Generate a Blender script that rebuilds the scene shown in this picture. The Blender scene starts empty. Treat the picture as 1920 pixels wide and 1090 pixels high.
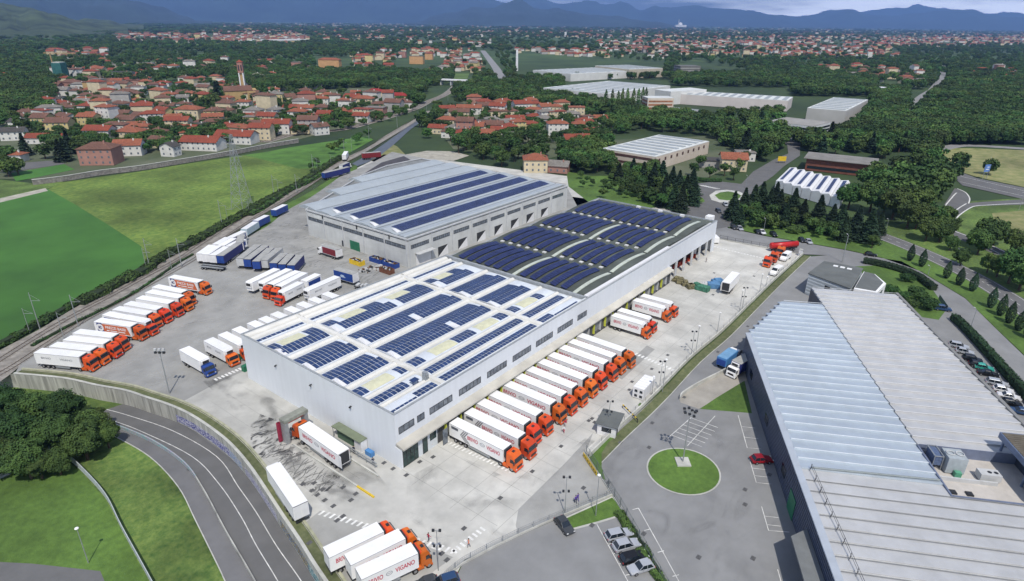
import bpy, bmesh, math, random
from mathutils import Vector, Matrix, noise
from mathutils.geometry import tessellate_polygon
random.seed(7)
PI = math.pi
SC = bpy.context.scene
COL = SC.collection
# ------------------------------------------------------------------ camera
CAM = Vector((-62.014, -74.177, 77.025)); YAW, PITCH, ROLL, FPX = .6555, .4074, .0120, 1171.0
_F = Vector((math.cos(YAW)*math.cos(PITCH), math.sin(YAW)*math.cos(PITCH), -math.sin(PITCH)))
_r = Vector((math.sin(YAW), -math.cos(YAW), 0)); _u = _r.cross(_F)
_R = _r*math.cos(ROLL)+_u*math.sin(ROLL); _U = -_r*math.sin(ROLL)+_u*math.cos(ROLL)
cd = bpy.data.cameras.new('camera'); cam = bpy.data.objects.new('camera', cd); COL.objects.link(cam)
m = Matrix((_R, _U, -_F)).transposed().to_4x4(); m.translation = CAM
cam.matrix_world = m
cd.sensor_width = 36; cd.sensor_fit = 'HORIZONTAL'; cd.lens = FPX/1920*36
cd.clip_start = 1; cd.clip_end = 120000
SC.camera = cam
# ------------------------------------------------------------------ world and sun
SUN_AZ, SUN_EL = math.radians(228), math.radians(56)
w = bpy.data.worlds.new('World'); SC.world = w; w.use_nodes = True
nt = w.node_tree; nt.nodes.clear()
N = nt.nodes.new; Lk = nt.links.new
out = N('ShaderNodeOutputWorld'); bg = N('ShaderNodeBackground'); bg.inputs[1].default_value = .062
sky = N('ShaderNodeTexSky'); sky.sky_type = 'NISHITA'; sky.sun_disc = False
sky.sun_elevation = SUN_EL; sky.sun_rotation = PI/2-SUN_AZ; sky.altitude = 200
sky.air_density = 1.2; sky.dust_density = .8
tc = N('ShaderNodeTexCoord'); mp = N('ShaderNodeMapping'); mp.inputs['Scale'].default_value = (1, 1, 9)
nz = N('ShaderNodeTexNoise'); nz.inputs['Scale'].default_value = 3.2; nz.inputs['Detail'].default_value = 8; nz.inputs['Roughness'].default_value = .62
cr = N('ShaderNodeValToRGB'); cr.color_ramp.elements[0].position = .36; cr.color_ramp.elements[1].position = .60
mx = N('ShaderNodeMix'); mx.data_type = 'RGBA'; mx.inputs[7].default_value = (70, 72, 78, 1)
Lk(tc.outputs['Generated'], mp.inputs[0]); Lk(mp.outputs[0], nz.inputs[0]); Lk(nz.outputs[0], cr.inputs[0])
sx = N('ShaderNodeSeparateXYZ'); Lk(tc.outputs['Generated'], sx.inputs[0]); mz = N('ShaderNodeMapRange'); mz.inputs[1].default_value = .03; mz.inputs[2].default_value = .16; mz.inputs[3].default_value = 1; mz.inputs[4].default_value = .12; Lk(sx.outputs[2], mz.inputs[0])
mm = N('ShaderNodeMath'); mm.operation = 'MULTIPLY'; Lk(cr.outputs[0], mm.inputs[0]); Lk(mz.outputs[0], mm.inputs[1]); Lk(mm.outputs[0], mx.inputs[0]); Lk(sky.outputs[0], mx.inputs[6]); Lk(mx.outputs[2], bg.inputs[0]); Lk(bg.outputs[0], out.inputs[0])
sl = bpy.data.lights.new('sun', 'SUN'); sl.energy = 4.8; sl.angle = math.radians(.53); sl.color = (1, .945, .865)
so = bpy.data.objects.new('sun', sl); COL.objects.link(so)
sd = Vector((math.cos(SUN_AZ)*math.cos(SUN_EL), math.sin(SUN_AZ)*math.cos(SUN_EL), math.sin(SUN_EL)))
so.rotation_euler = sd.to_track_quat('Z', 'Y').to_euler(); so.location = sd*200
SC.view_settings.view_transform = 'Standard'; SC.view_settings.look = 'None'
SC.view_settings.gamma = 1; SC.view_settings.exposure = 0.12
# ------------------------------------------------------------------ measuring helpers: photo pixel (1920 wide) <-> world
def ray(x, y): return _F+_R*((x-960)/FPX)-_U*((y-545)/FPX)
def G(x, y, z=0.0):
    d = ray(x, y); return CAM+d*((z-CAM.z)/d.z)
def GY(x, y, Y):
    d = ray(x, y); return CAM+d*((Y-CAM.y)/d.y)
def PX(p):
    d = Vector(p)-CAM; z = d.dot(_F); return (960+FPX*d.dot(_R)/z, 545-FPX*d.dot(_U)/z)
# ------------------------------------------------------------------ materials
MATS = {}
def mat(name, col, rough=.7, var=.12, scale=.5, metal=0, bump=0, bscale=None, spec=.4, inst=0, detail=6, col2=None, big=0, coord='Object'):
    if name in MATS: return MATS[name]
    M = bpy.data.materials.new(name); M.use_nodes = True; t = M.node_tree; b = t.nodes['Principled BSDF']
    b.inputs['Roughness'].default_value = rough; b.inputs['Metallic'].default_value = metal
    b.inputs['Specular IOR Level'].default_value = spec
    N = t.nodes.new; L = t.links.new
    if var or inst or col2:
        c = N('ShaderNodeTexCoord'); n = N('ShaderNodeTexNoise'); n.inputs['Scale'].default_value = scale; n.inputs['Detail'].default_value = detail
        n.inputs['Roughness'].default_value = .6; L(c.outputs[coord], n.inputs[0])
        r = N('ShaderNodeValToRGB'); r.color_ramp.elements[0].position = .3; r.color_ramp.elements[1].position = .7
        a = Vector(col[:3]); d = Vector((col2 or [v*(1-2*var) for v in col])[:3]); e = a if col2 else a*(1+var)
        r.color_ramp.elements[0].color = (*d, 1); r.color_ramp.elements[1].color = (*e, 1)
        L(n.outputs[0], r.inputs[0]); src = r.outputs[0]
        if big:
            n2 = N('ShaderNodeTexNoise'); n2.inputs['Scale'].default_value = scale*.07; n2.inputs['Detail'].default_value = 4; L(c.outputs[coord], n2.inputs[0])
            mr = N('ShaderNodeMapRange'); mr.inputs[1].default_value = .35; mr.inputs[2].default_value = .65; mr.inputs[3].default_value = 1-big; mr.inputs[4].default_value = 1+big
            L(n2.outputs[0], mr.inputs[0]); vm = N('ShaderNodeVectorMath'); vm.operation = 'SCALE'; L(src, vm.inputs[0]); L(mr.outputs[0], vm.inputs[3]); src = vm.outputs[0]
        if inst:
            ge = N('ShaderNodeNewGeometry'); n5 = N('ShaderNodeTexNoise'); n5.inputs['Scale'].default_value = .022; n5.inputs['Detail'].default_value = 3; L(ge.outputs['Position'], n5.inputs[0])
            m5 = N('ShaderNodeMapRange'); m5.inputs[1].default_value = .35; m5.inputs[2].default_value = .65; m5.inputs[3].default_value = .68; m5.inputs[4].default_value = 1.38; L(n5.outputs[0], m5.inputs[0])
            v5 = N('ShaderNodeVectorMath'); v5.operation = 'SCALE'; L(src, v5.inputs[0]); L(m5.outputs[0], v5.inputs[3]); src = v5.outputs[0] if inst > .5 else src
            oi = N('ShaderNodeObjectInfo'); hs = N('ShaderNodeHueSaturation')
            m1 = N('ShaderNodeMapRange'); m1.inputs[3].default_value = .5-.035*inst; m1.inputs[4].default_value = .5+.035*inst
            m2 = N('ShaderNodeMapRange'); m2.inputs[3].default_value = 1-.38*inst; m2.inputs[4].default_value = 1+.42*inst
            L(oi.outputs['Random'], m1.inputs[0]); L(m1.outputs[0], hs.inputs['Hue'])
            ml = N('ShaderNodeMath'); ml.operation = 'MULTIPLY'; ml.inputs[1].default_value = 7.31; fr = N('ShaderNodeMath'); fr.operation = 'FRACT'
            L(oi.outputs['Random'], ml.inputs[0]); L(ml.outputs[0], fr.inputs[0]); L(fr.outputs[0], m2.inputs[0]); L(m2.outputs[0], hs.inputs['Value'])
            L(src, hs.inputs['Color']); src = hs.outputs[0]
        L(src, b.inputs['Base Color'])
        if bump:
            n3 = N('ShaderNodeTexNoise'); n3.inputs['Scale'].default_value = bscale or scale*4; n3.inputs['Detail'].default_value = 5; L(c.outputs[coord], n3.inputs[0])
            bp = N('ShaderNodeBump'); bp.inputs['Strength'].default_value = bump; bp.inputs['Distance'].default_value = .1; L(n3.outputs[0], bp.inputs['Height']); L(bp.outputs[0], b.inputs['Normal'])
    else: b.inputs['Base Color'].default_value = (*col[:3], 1)
    MATS[name] = M; return M
WHITE = mat('white_paint', (.82, .82, .81), .45, .04, .35, inst=.12)
WHITE2 = mat('white_sheet', (.72, .72, .72), .5, .05, .6)
PANELW = mat('facade_white', (.74, .77, .80), .5, .035, .06, big=.05)
CREAM = mat('cream_membrane', (.66, .65, .60), .6, .06, .35, big=.06)
ORANGE = mat('orange_paint', (.62, .095, .018), .35, .06, .8, inst=.42)
RED = mat('red_paint', (.48, .02, .02), .35, .05, 1)
BLUE = mat('blue_paint', (.02, .06, .26), .4, .08, .8)
LBLUE = mat('light_blue_paint', (.07, .22, .48), .5, .08, .8)
NAVY = mat('navy_cloth', (.025, .035, .17), .6, .1, .6)
GREYB = mat('grey_tarp', (.36, .36, .34), .7, .12, .7)
LGREY = mat('light_grey', (.5, .51, .51), .6, .08, .7)
DARK = mat('dark_metal', (.03, .032, .036), .5, .15, 2)
BLACK = mat('black_rubber', (.012, .012, .013), .8, .1, 3)
RIM = mat('wheel_rim', (.35, .35, .36), .35, .1, 4, metal=.6)
GLASS = mat('dark_glass', (.012, .018, .025), .12, 0, spec=.7)
GLASSB = mat('window_glass', (.19, .22, .25), .15, .35, .9, spec=.7, col2=(.06, .07, .09))
STEEL = mat('galvanised_steel', (.36, .38, .39), .45, .1, 2, metal=.4)
PV = mat('solar_cell', (.022, .047, .135), .30, .2, .6, spec=.4)
PV2 = mat('solar_cell_grey', (.030, .045, .125), .42, .2, .5, spec=.4)
PV3 = mat('solar_cell_dark', (.022, .032, .105), .4, .2, .5, spec=.35)
YEL = mat('skylight_yellow', (.62, .61, .42), .45, .08, .8)
YELLOW = mat('yellow_paint', (.70, .48, .03), .5, .1, 1)
LIME = mat('lime_flap', (.58, .62, .07), .6, .1, 1)
GREENP = mat('green_paint', (.02, .16, .08), .5, .1, 1)
REDTXT = mat('red_lettering', (.50, .03, .07), .5, 0)
GRTXT = mat('grey_lettering', (.22, .23, .25), .5, 0)
PTILE = mat('light_tile', (.62, .62, .60), .6, .08, .8)
CONC = mat('wall_concrete', (.36, .36, .33), .85, .28, .35, big=.15, bump=.2)
CONCL = mat('pale_concrete', (.47, .47, .43), .85, .14, .4, big=.1)
ASPH = mat('yard_asphalt', (.30, .30, .285), .9, .12, .14, big=.14, bump=.1, bscale=6, coord='Object')
ASPH2 = mat('car_park_asphalt', (.215, .218, .218), .9, .09, .15, big=.10, bump=.1, bscale=6)
ROADM = mat('road_asphalt', (.130, .130, .130), .9, .08, .2, big=.08)
APRON = mat('apron_concrete', (.475, .47, .435), .85, .13, .14, big=.14, detail=10)
BALL = mat('rail_ballast', (.27, .25, .22), .95, .22, .5, big=.1, bump=.4)
RAILM = mat('rail_steel', (.14, .10, .08), .5, .1, 1)
MARK = mat('road_marking', (.66, .66, .63), .7, .2, .8)
MARKF = mat('faded_marking', (.74, .74, .71), .8, .14, .8)
TAR = mat('dark_stain', (.20, .20, .19), .7, .5, 1.2, col2=(.06, .06, .058))
GRASS = mat('mown_grass', (.100, .180, .032), .9, .2, .9, big=.25, bump=.8, bscale=3, col2=(.06, .115, .022))
GRASS2 = mat('rough_grass', (.135, .19, .045), .95, .35, 1.0, col2=(.05, .105, .022), big=.38, bump=1, bscale=2.5, detail=9)
WEED = mat('weed_olive', (.15, .16, .08), .95, .3, .8, col2=(.07, .09, .035), big=.25, bump=.8, bscale=3)
MEADOW = mat('green_meadow', (.062, .180, .028), .9, .12, .035, big=.25, bump=.4, bscale=3, col2=(.036, .110, .018))
CORN = mat('corn_field', (.155, .21, .040), .95, .35, .45, col2=(.06, .12, .022), big=.35, bump=1, bscale=1.4)
DRY = mat('dry_grass', (.26, .24, .11), .95, .25, .2, big=.25, bump=.5, col2=(.12, .15, .045))
LAND = mat('far_land', (.06, .10, .03), .95, .3, .012, col2=(.020, .042, .016), detail=10, big=.35)
GRAV = mat('gravel', (.38, .36, .30), .95, .15, .3, big=.1)
LEAF = mat('leaf_green', (.075, .135, .026), .8, .3, .55, inst=.8, col2=(.018, .050, .012))
LEAFB = mat('leaf_bush', (.060, .12, .024), .8, .3, .8, inst=.8, col2=(.028, .066, .016))
LEAFD = mat('leaf_conifer', (.020, .050, .020), .8, .3, .8, inst=.8, col2=(.012, .030, .013))
BARK = mat('bark', (.10, .07, .045), .9, .3, 2)
SKIN = mat('skin', (.5, .3, .2), .6, 0)
def joints(M, step, w, dark):                     # fine vertical panel joints and faint streaks on cladding
    t = M.node_tree; b = t.nodes['Principled BSDF']; N = t.nodes.new; L = t.links.new; src = b.inputs['Base Color'].links[0].from_socket
    c = N('ShaderNodeTexCoord'); sp = N('ShaderNodeSeparateXYZ'); L(c.outputs['Object'], sp.inputs[0]); prev = None
    for ax in (0, 1):
        a = N('ShaderNodeMath'); a.operation = 'DIVIDE'; a.inputs[1].default_value = step; L(sp.outputs[ax], a.inputs[0]); f = N('ShaderNodeMath'); f.operation = 'FRACT'; L(a.outputs[0], f.inputs[0])
        l = N('ShaderNodeMath'); l.operation = 'LESS_THAN'; l.inputs[1].default_value = w/step; L(f.outputs[0], l.inputs[0]); prev = (prev, l) if prev is None else (prev[1], l)
    mx_ = N('ShaderNodeMath'); mx_.operation = 'MAXIMUM'; L(prev[0].outputs[0], mx_.inputs[0]); L(prev[1].outputs[0], mx_.inputs[1])
    mp_ = N('ShaderNodeMapping'); mp_.inputs['Scale'].default_value = (.9, .9, .06); n = N('ShaderNodeTexNoise'); n.inputs['Scale'].default_value = 1.2; n.inputs['Detail'].default_value = 6; L(c.outputs['Object'], mp_.inputs[0]); L(mp_.outputs[0], n.inputs[0])
    r = N('ShaderNodeMapRange'); r.inputs[1].default_value = .3; r.inputs[2].default_value = .7; r.inputs[3].default_value = .96; r.inputs[4].default_value = 1.02; L(n.outputs[0], r.inputs[0])
    k = N('ShaderNodeMath'); k.operation = 'MULTIPLY_ADD'; k.inputs[1].default_value = -dark; L(mx_.outputs[0], k.inputs[0]); L(r.outputs[0], k.inputs[2])
    v = N('ShaderNodeVectorMath'); v.operation = 'SCALE'; L(src, v.inputs[0]); L(k.outputs[0], v.inputs[3]); L(v.outputs[0], b.inputs['Base Color'])
joints(PANELW, 2.45, .04, .06)
# ------------------------------------------------------------------ mesh building
class MB:
    def __init__(s): s.v = []; s.f = []; s.m = []; s.M = None; s.mi = 0
    def add(s, vs, fs):
        o = len(s.v)
        for p in vs:
            p = Vector(p); s.v.append(tuple(s.M @ p) if s.M else tuple(p))
        for f in fs: s.f.append([i+o for i in f]); s.m.append(s.mi)
        return s
    def box(s, x0, x1, y0, y1, z0, z1):
        if x0 > x1: x0, x1 = x1, x0
        if y0 > y1: y0, y1 = y1, y0
        return s.add([(x0,y0,z0),(x1,y0,z0),(x1,y1,z0),(x0,y1,z0),(x0,y0,z1),(x1,y0,z1),(x1,y1,z1),(x0,y1,z1)],
            [(3,2,1,0),(4,5,6,7),(0,1,5,4),(1,2,6,5),(2,3,7,6),(3,0,4,7)])
    def quad(s, *p): return s.add(p, [tuple(range(len(p)))])
    def prism(s, poly, z0, z1):                 # polygon in xy, counter-clockwise
        a = sum(poly[i][0]*poly[(i+1)%len(poly)][1]-poly[(i+1)%len(poly)][0]*poly[i][1] for i in range(len(poly)))
        if a < 0: poly = poly[::-1]
        n = len(poly); tri = tessellate_polygon([[Vector((p[0], p[1], 0)) for p in poly]])
        vs = [(p[0], p[1], z0) for p in poly]+[(p[0], p[1], z1) for p in poly]
        fs = [(i, (i+1)%n, n+(i+1)%n, n+i) for i in range(n)]
        for t in tri:
            A, B, D = [Vector(poly[i][:2]) for i in t]
            if (B-A).cross(D-A) < 0: t = t[::-1]
            fs.append(tuple(n+i for i in t)); fs.append(tuple(reversed(t)))
        return s.add(vs, fs)
    def xprism(s, prof, x0, x1):                # closed profile in yz extruded along x
        n = len(prof)
        vs = [(x0, p[0], p[1]) for p in prof]+[(x1, p[0], p[1]) for p in prof]
        return s.add(vs, [(i, (i+1)%n, n+(i+1)%n, n+i) for i in range(n)]+[tuple(reversed(range(n))), tuple(range(n, 2*n))])
    def yprism(s, prof, y0, y1):                # closed profile in xz extruded along y
        n = len(prof)
        vs = [(p[0], y0, p[1]) for p in prof]+[(p[0], y1, p[1]) for p in prof]
        return s.add(vs, [(i, (i+1)%n, n+(i+1)%n, n+i) for i in range(n)]+[tuple(reversed(range(n))), tuple(range(n, 2*n))])
    def tube(s, a, b, r, n=6, r2=None):
        a = Vector(a); b = Vector(b); d = (b-a).normalized(); r2 = r if r2 is None else r2
        x = d.orthogonal().normalized(); y = d.cross(x)
        vs = [a+(x*math.cos(2*PI*i/n)+y*math.sin(2*PI*i/n))*r for i in range(n)]+[b+(x*math.cos(2*PI*i/n)+y*math.sin(2*PI*i/n))*r2 for i in range(n)]
        return s.add(vs, [(i, (i+1)%n, n+(i+1)%n, n+i) for i in range(n)]+[tuple(reversed(range(n))), tuple(range(n, 2*n))])
    def ball(s, c, rx, ry=None, rz=None, n=8, k=6):
        ry = ry or rx; rz = rz or rx; vs = []; fs = []
        for j in range(k+1):
            t = PI*j/k
            for i in range(n): vs.append((c[0]+rx*math.sin(t)*math.cos(2*PI*i/n), c[1]+ry*math.sin(t)*math.sin(2*PI*i/n), c[2]+rz*math.cos(t)))
        for j in range(k):
            for i in range(n): fs.append((j*n+i, (j+1)*n+i, (j+1)*n+(i+1)%n, j*n+(i+1)%n))
        return s.add(vs, fs)
    def mesh(s, name, mats, smooth=False):
        me = bpy.data.meshes.new(name); me.from_pydata(s.v, [], s.f)
        for x in (mats if isinstance(mats, (list, tuple)) else [mats]): me.materials.append(x)
        me.polygons.foreach_set('material_index', s.m)
        if smooth: me.polygons.foreach_set('use_smooth', [True]*len(s.f))
        me.update(); return me
    def build(s, name, mats, parent=None, smooth=False, loc=None, rz=0):
        o = bpy.data.objects.new(name, s.mesh(name, mats, smooth)); COL.objects.link(o)
        if parent: o.parent = parent
        if loc is not None: o.location = loc
        o.rotation_euler[2] = rz
        return o
def tag(o, label, cat, group=None):
    o['label'] = label; o['category'] = cat
    if group: o['group'] = group
    return o
def thing(name, label, cat, loc=(0,0,0), rz=0, group=None):
    o = bpy.data.objects.new(name, None); COL.objects.link(o); o.location = loc; o.rotation_euler[2] = rz
    o.empty_display_size = .5
    return tag(o, label, cat, group)
KIDS = {}
def kids(o):
    return [c for c in o.children]
def dup(root, loc, rz=None, label=None, group=None, scale=None):
    r = root.copy(); COL.objects.link(r); r.location = loc
    if rz is not None: r.rotation_euler[2] = rz
    if label: r['label'] = label
    if group: r['group'] = group
    if scale is not None: r.scale = scale if hasattr(scale, '__len__') else (scale,)*3
    for ch in KIDS[root.name]:
        c = ch.copy(); COL.objects.link(c); c.parent = r
        for g in KIDS.get(ch.name, []):
            d = g.copy(); COL.objects.link(d); d.parent = c
    return r
def reg(root):                                   # remember the family of a prototype so copies are quick
    KIDS[root.name] = list(root.children)
    for c in root.children: KIDS[c.name] = list(c.children)
    return root
def stru(o): o['kind'] = 'structure'; return o
def sheet(name, pts, z, m, px=True, holes=(), kind='structure'):
    P = [[(G(*p, z) if px else Vector((p[0], p[1], z))) for p in ring] for ring in [pts, *holes]]
    tri = tessellate_polygon(P); vs = [p for r in P for p in r]; fs = []
    for t in tri:
        A, B, D = [vs[i] for i in t]
        fs.append(t if (B-A).cross(D-A).z > 0 else t[::-1])
    b = MB(); b.add(vs, fs); o = b.build(name, m)
    if kind: o['kind'] = kind
    return o
def smoothline(pts, n=6):                        # Catmull-Rom through points
    P = [Vector(p) for p in pts]; out = []
    for i in range(len(P)-1):
        p0 = P[max(i-1, 0)]; p1 = P[i]; p2 = P[i+1]; p3 = P[min(i+2, len(P)-1)]
        for k in range(n):
            t = k/n; out.append(.5*((2*p1)+(p2-p0)*t+(2*p0-5*p1+4*p2-p3)*t*t+(3*p1-p0-3*p2+p3)*t**3))
    out.append(P[-1]); return out
def strip(b, line, w, z, off=0, zs=None):        # flat ribbon along a world polyline
    n = len(line); vs = []
    for i, p in enumerate(line):
        d = (line[min(i+1, n-1)]-line[max(i-1, 0)]); d.z = 0; d.normalize(); s = Vector((-d.y, d.x, 0))
        for k in (off+w/2, off-w/2):
            q = p+s*k; vs.append((q.x, q.y, z))
    b.add(vs, [(2*i+1, 2*i+3, 2*i+2, 2*i) for i in range(n-1)])
def wallstrip(b, line, w, z0, z1, off=0):        # solid ribbon wall along a polyline
    n = len(line); vs = []
    for i, p in enumerate(line):
        d = (line[min(i+1, n-1)]-line[max(i-1, 0)]); d.z = 0; d.normalize(); s = Vector((-d.y, d.x, 0))
        for k, zz in ((off+w/2, z0), (off-w/2, z0), (off-w/2, z1), (off+w/2, z1)):
            q = p+s*k; vs.append((q.x, q.y, zz))
    fs = [(3, 2, 1, 0), tuple(4*(n-1)+i for i in range(4))]
    for i in range(n-1):
        for k in range(4): fs.append((4*i+k, 4*i+(k+1)%4, 4*i+4+(k+1)%4, 4*i+4+k))
    b.add(vs, fs)
def pline(pts, z=0, n=5): return smoothline([G(*p, z) for p in pts], n)
_TX = {}
def text2d(s, size=1.0, off=0.0):
    k = (s, off)
    if k not in _TX:
        cu = bpy.data.curves.new('t', 'FONT'); cu.body = s; cu.size = 1; cu.offset = off; cu.resolution_u = 3
        o = bpy.data.objects.new('t', cu); COL.objects.link(o); dg = bpy.context.evaluated_depsgraph_get()
        me = bpy.data.meshes.new_from_object(o.evaluated_get(dg)); vs = [v.co.copy() for v in me.vertices]; fs = [tuple(p.vertices) for p in me.polygons]
        bpy.data.objects.remove(o); bpy.data.curves.remove(cu); bpy.data.meshes.remove(me)
        _TX[k] = (vs, fs, max(v.x for v in vs), max(v.y for v in vs))
    return _TX[k]
def put_text(b, s, x0, x1, z0, z1, y, side, off=.012):
    # text on the plane y, reading left to right for a viewer on that side; side=-1: seen from -y (x grows right), +1: seen from +y
    vs, fs, W, H = text2d(s, 1, off); pts = []
    for v in vs:
        u = v.x/W; x = x0+(x1-x0)*u if side < 0 else x1-(x1-x0)*u
        pts.append((x, y, z0+(z1-z0)*v.y/H))
    b.add(pts, fs)
def inpoly(x, y, P):
    c = False; j = len(P)-1
    for i in range(len(P)):
        if (P[i][1] > y) != (P[j][1] > y) and x < (P[j][0]-P[i][0])*(y-P[i][1])/(P[j][1]-P[i][1])+P[i][0]: c = not c
        j = i
    return c
def scatter(P, n, rnd=random):
    xs = [p[0] for p in P]; ys = [p[1] for p in P]; o = []; t = 0
    while len(o) < n and t < n*40:
        t += 1; x = rnd.uniform(min(xs), max(xs)); y = rnd.uniform(min(ys), max(ys))
        if inpoly(x, y, P): o.append((x, y))
    return o

def stainmat(name, col, scale, lo, hi, dist, alpha=.85, stretch=(1, 1, 1)):
    M = bpy.data.materials.new(name); M.use_nodes = True; t = M.node_tree; b = t.nodes['Principled BSDF']; N = t.nodes.new; L = t.links.new
    c = N('ShaderNodeTexCoord'); mp_ = N('ShaderNodeMapping'); mp_.inputs['Scale'].default_value = stretch; n = N('ShaderNodeTexNoise'); n.inputs['Scale'].default_value = scale; n.inputs['Detail'].default_value = 9; n.inputs['Distortion'].default_value = dist
    r = N('ShaderNodeMapRange'); r.inputs[1].default_value = lo; r.inputs[2].default_value = hi; r.inputs[4].default_value = alpha
    n2 = N('ShaderNodeTexNoise'); n2.inputs['Scale'].default_value = .12; L(c.outputs['Object'], n2.inputs[0]); r2 = N('ShaderNodeMapRange'); r2.inputs[1].default_value = .42; r2.inputs[2].default_value = .56; L(n2.outputs[0], r2.inputs[0])
    m_ = N('ShaderNodeMath'); m_.operation = 'MULTIPLY'
    L(c.outputs['Object'], mp_.inputs[0]); L(mp_.outputs[0], n.inputs[0]); L(n.outputs[0], r.inputs[0]); L(r.outputs[0], m_.inputs[0]); L(r2.outputs[0], m_.inputs[1]); L(m_.outputs[0], b.inputs['Alpha']); b.inputs['Base Color'].default_value = (*col, 1); b.inputs['Roughness'].default_value = .6; return M
# ================================================================== ground
ZL = -3.6
T = [(-40,700),(27,702),(120,711),(180,724),(235,734),(275,747),(320,762),(362,782),(410,815),(440,842),(470,878),(500,922),(530,968),(560,1012),(590,1060),(620,1105),(660,1170),(700,1240)]
Tw = [G(*p) for p in T]
low = [p.to_2d() for p in Tw]+[Vector((-60, -30)), Vector((-110, 0)), Vector((-120, 60)), Vector((-90, 110))]
R0 = 42000
circ = [(R0*math.cos(2*PI*i/48), R0*math.sin(2*PI*i/48)) for i in range(48)]
sheet('ground', circ, -.25, LAND, px=False, holes=[[(p.x, p.y) for p in low]])
sheet('lower_ground', [(p.x, p.y) for p in low], ZL, GRASS2, px=False)
# bank under the railway side of the cutting
b = MB(); P = [Vector((low[i].x, low[i].y, 0)) for i in list(range(len(T)-1, len(low)))+[0]]
for i in range(len(P)-1): b.quad((P[i].x, P[i].y, ZL), (P[i].x, P[i].y, -.24), (P[i+1].x, P[i+1].y, -.24), (P[i+1].x, P[i+1].y, ZL))
b.quad((Tw[0].x, Tw[0].y, ZL), (Tw[0].x, Tw[0].y, .05), (Tw[1].x, Tw[1].y, .05), (Tw[1].x, Tw[1].y, ZL))
stru(b.build('embankment', CONC))
# --- lower-left cutting
sheet('lawn', [(-80,905),(0,893),(105,850),(150,884),(197,936),(228,997),(278,1090),(330,1200),(100,1300),(-150,1200)], ZL+.01, GRASS)
sheet('path', [(-60,1052),(0,1054),(60,1057),(188,1071),(196,1090),(205,1130),(-60,1150)], ZL+.016, ROADM)
Z2 = ZL+.02
rightl = pline([(200,768),(240,779),(324,808),(406,856),(447,913),(480,960),(518,1023),(565,1090),(620,1180)], Z2)
cent = pline([(170,775),(215,790),(267,810),(360,856),(411,908),(452,969),(480,1022),(521,1090),(570,1180)], Z2)
lefte = pline([(150,785),(200,797),(244,812),(295,836),(347,874),(380,920),(424,1002),(475,1090),(520,1180)], Z2)
side = pline([(140,795),(180,806),(221,822),(282,858),(334,913),(367,977),(411,1066),(421,1088),(460,1170)], Z2)
def band(name, A, B, z, m, kind='structure'):
    P = [(p.x, p.y) for p in A]+[(p.x, p.y) for p in reversed(B)]
    return sheet(name, P, z, m, px=False, kind=kind)
wallbase = smoothline([Vector((p.x, p.y, 0)) for p in Tw[1:]], 5)
def shift(line, k):
    o = []
    for i, p in enumerate(line):
        d = line[min(i+1, len(line)-1)]-line[max(i-1, 0)]; d.z = 0; d.normalize(); o.append(p+Vector((-d.y, d.x, 0))*k)
    return o
band('road', shift(wallbase, -.0)[14:], lefte, Z2+.001, ROADM)
band('pavement', lefte, side, Z2+.002, mat('pavement_asphalt', (.155, .155, .158), .9, .1, .2, big=.1))
b = MB(); strip(b, rightl, .14, Z2+.006); strip(b, cent, .14, Z2+.006); stru(b.build('lane_marking', MARK))
b = MB(); wallstrip(b, side, .16, ZL, Z2+.12); stru(b.build('kerb', CONCL))
# --- yard
fenceSE = [(1105,857),(1150,813),(1200,768),(1237,732),(1295,672),(1350,626),(1400,577),(1450,528),(1505,478)]
sheet('yard_concrete', [(27,702)]+T[2:16]+[(640,1140),(760,1120),(850,1088),(870,1050),(975,1002),(1060,965),(1150,927),(1097,851)]+fenceSE+[(1440,463),(1346,447),(1310,470),(1290,440),(1250,330),(1060,330),(790,295),(720,290),(640,330),(538,395),(456,446),(440,440),(365,480),(330,495),(250,545),(130,620),(40,680)], 0, APRON)
sheet('yard', [(27,702),(60,705),(120,710),(180,722),(240,732),(280,744),(318,758),(345,752),(400,722),(470,690),(700,610),(900,480),(1100,420),(1060,345),(790,296),(735,285),(704,302),(670,317),(639,331),(615,348),(578,373),(538,395),(500,425),(456,446),(365,480),(330,495),(250,545),(130,620),(40,680)], .006, ASPH)
sheet('yard_asphalt', [(1112,812),(1060,868),(972,955),(967,985),(972,1003),(1060,965),(1150,927),(1097,853)], .006, ASPH)
sheet('yard_repair', [(600,958),(560,990),(590,1045),(630,1120),(760,1110),(850,1045),(740,1000)], .006, mat('old_asphalt', (.33, .33, .31), .9, .12, .15, big=.1))
sheet('drain_strip', [(1152,704),(1213,648),(1228,655),(1166,712)], .007, ASPH)
# car parks and roads east of the yard
sheet('car_park', [(850,1095),(870,1052),(975,1004),(1060,967),(1150,929),(1099,853),(1152,812),(1238,737),(1300,683),(1360,627),(1436,556),(1500,497),(1512,482),(1560,478),(1640,498),(1760,540),(1806,608),(1861,667),(1925,735),(2100,930),(2300,1500),(1200,1700),(600,1300)], -.01, ASPH2)
sheet('side_road', [(1345,447),(1290,425),(1300,400),(1345,400),(1365,428),(1440,444),(1522,458),(1590,470),(1652,484),(1690,490),(1727,510),(1777,540),(1810,560),(1869,618),(1925,672),(2000,770),(2000,860),(1920,733),(1861,668),(1806,609),(1760,555),(1700,515),(1640,500),(1560,479),(1505,477),(1440,463)], .0, ASPH2)
GL = [GRASS, GRASS2]
sheet('grass_bank', [(1365,426),(1350,390),(1380,380),(1460,405),(1560,430),(1645,448),(1715,474),(1790,513),(1840,539),(1900,580),(1960,630),(2000,770),(1925,670),(1869,617),(1810,559),(1777,539),(1727,509),(1652,483),(1590,469),(1522,457),(1440,443)], .0, GRASS)
sheet('grass_field', [(1640,430),(1690,420),(1760,395),(1825,377),(1920,372),(2000,390),(2100,640),(1960,580),(1870,535),(1740,468)], -.02, GRASS2)
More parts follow.
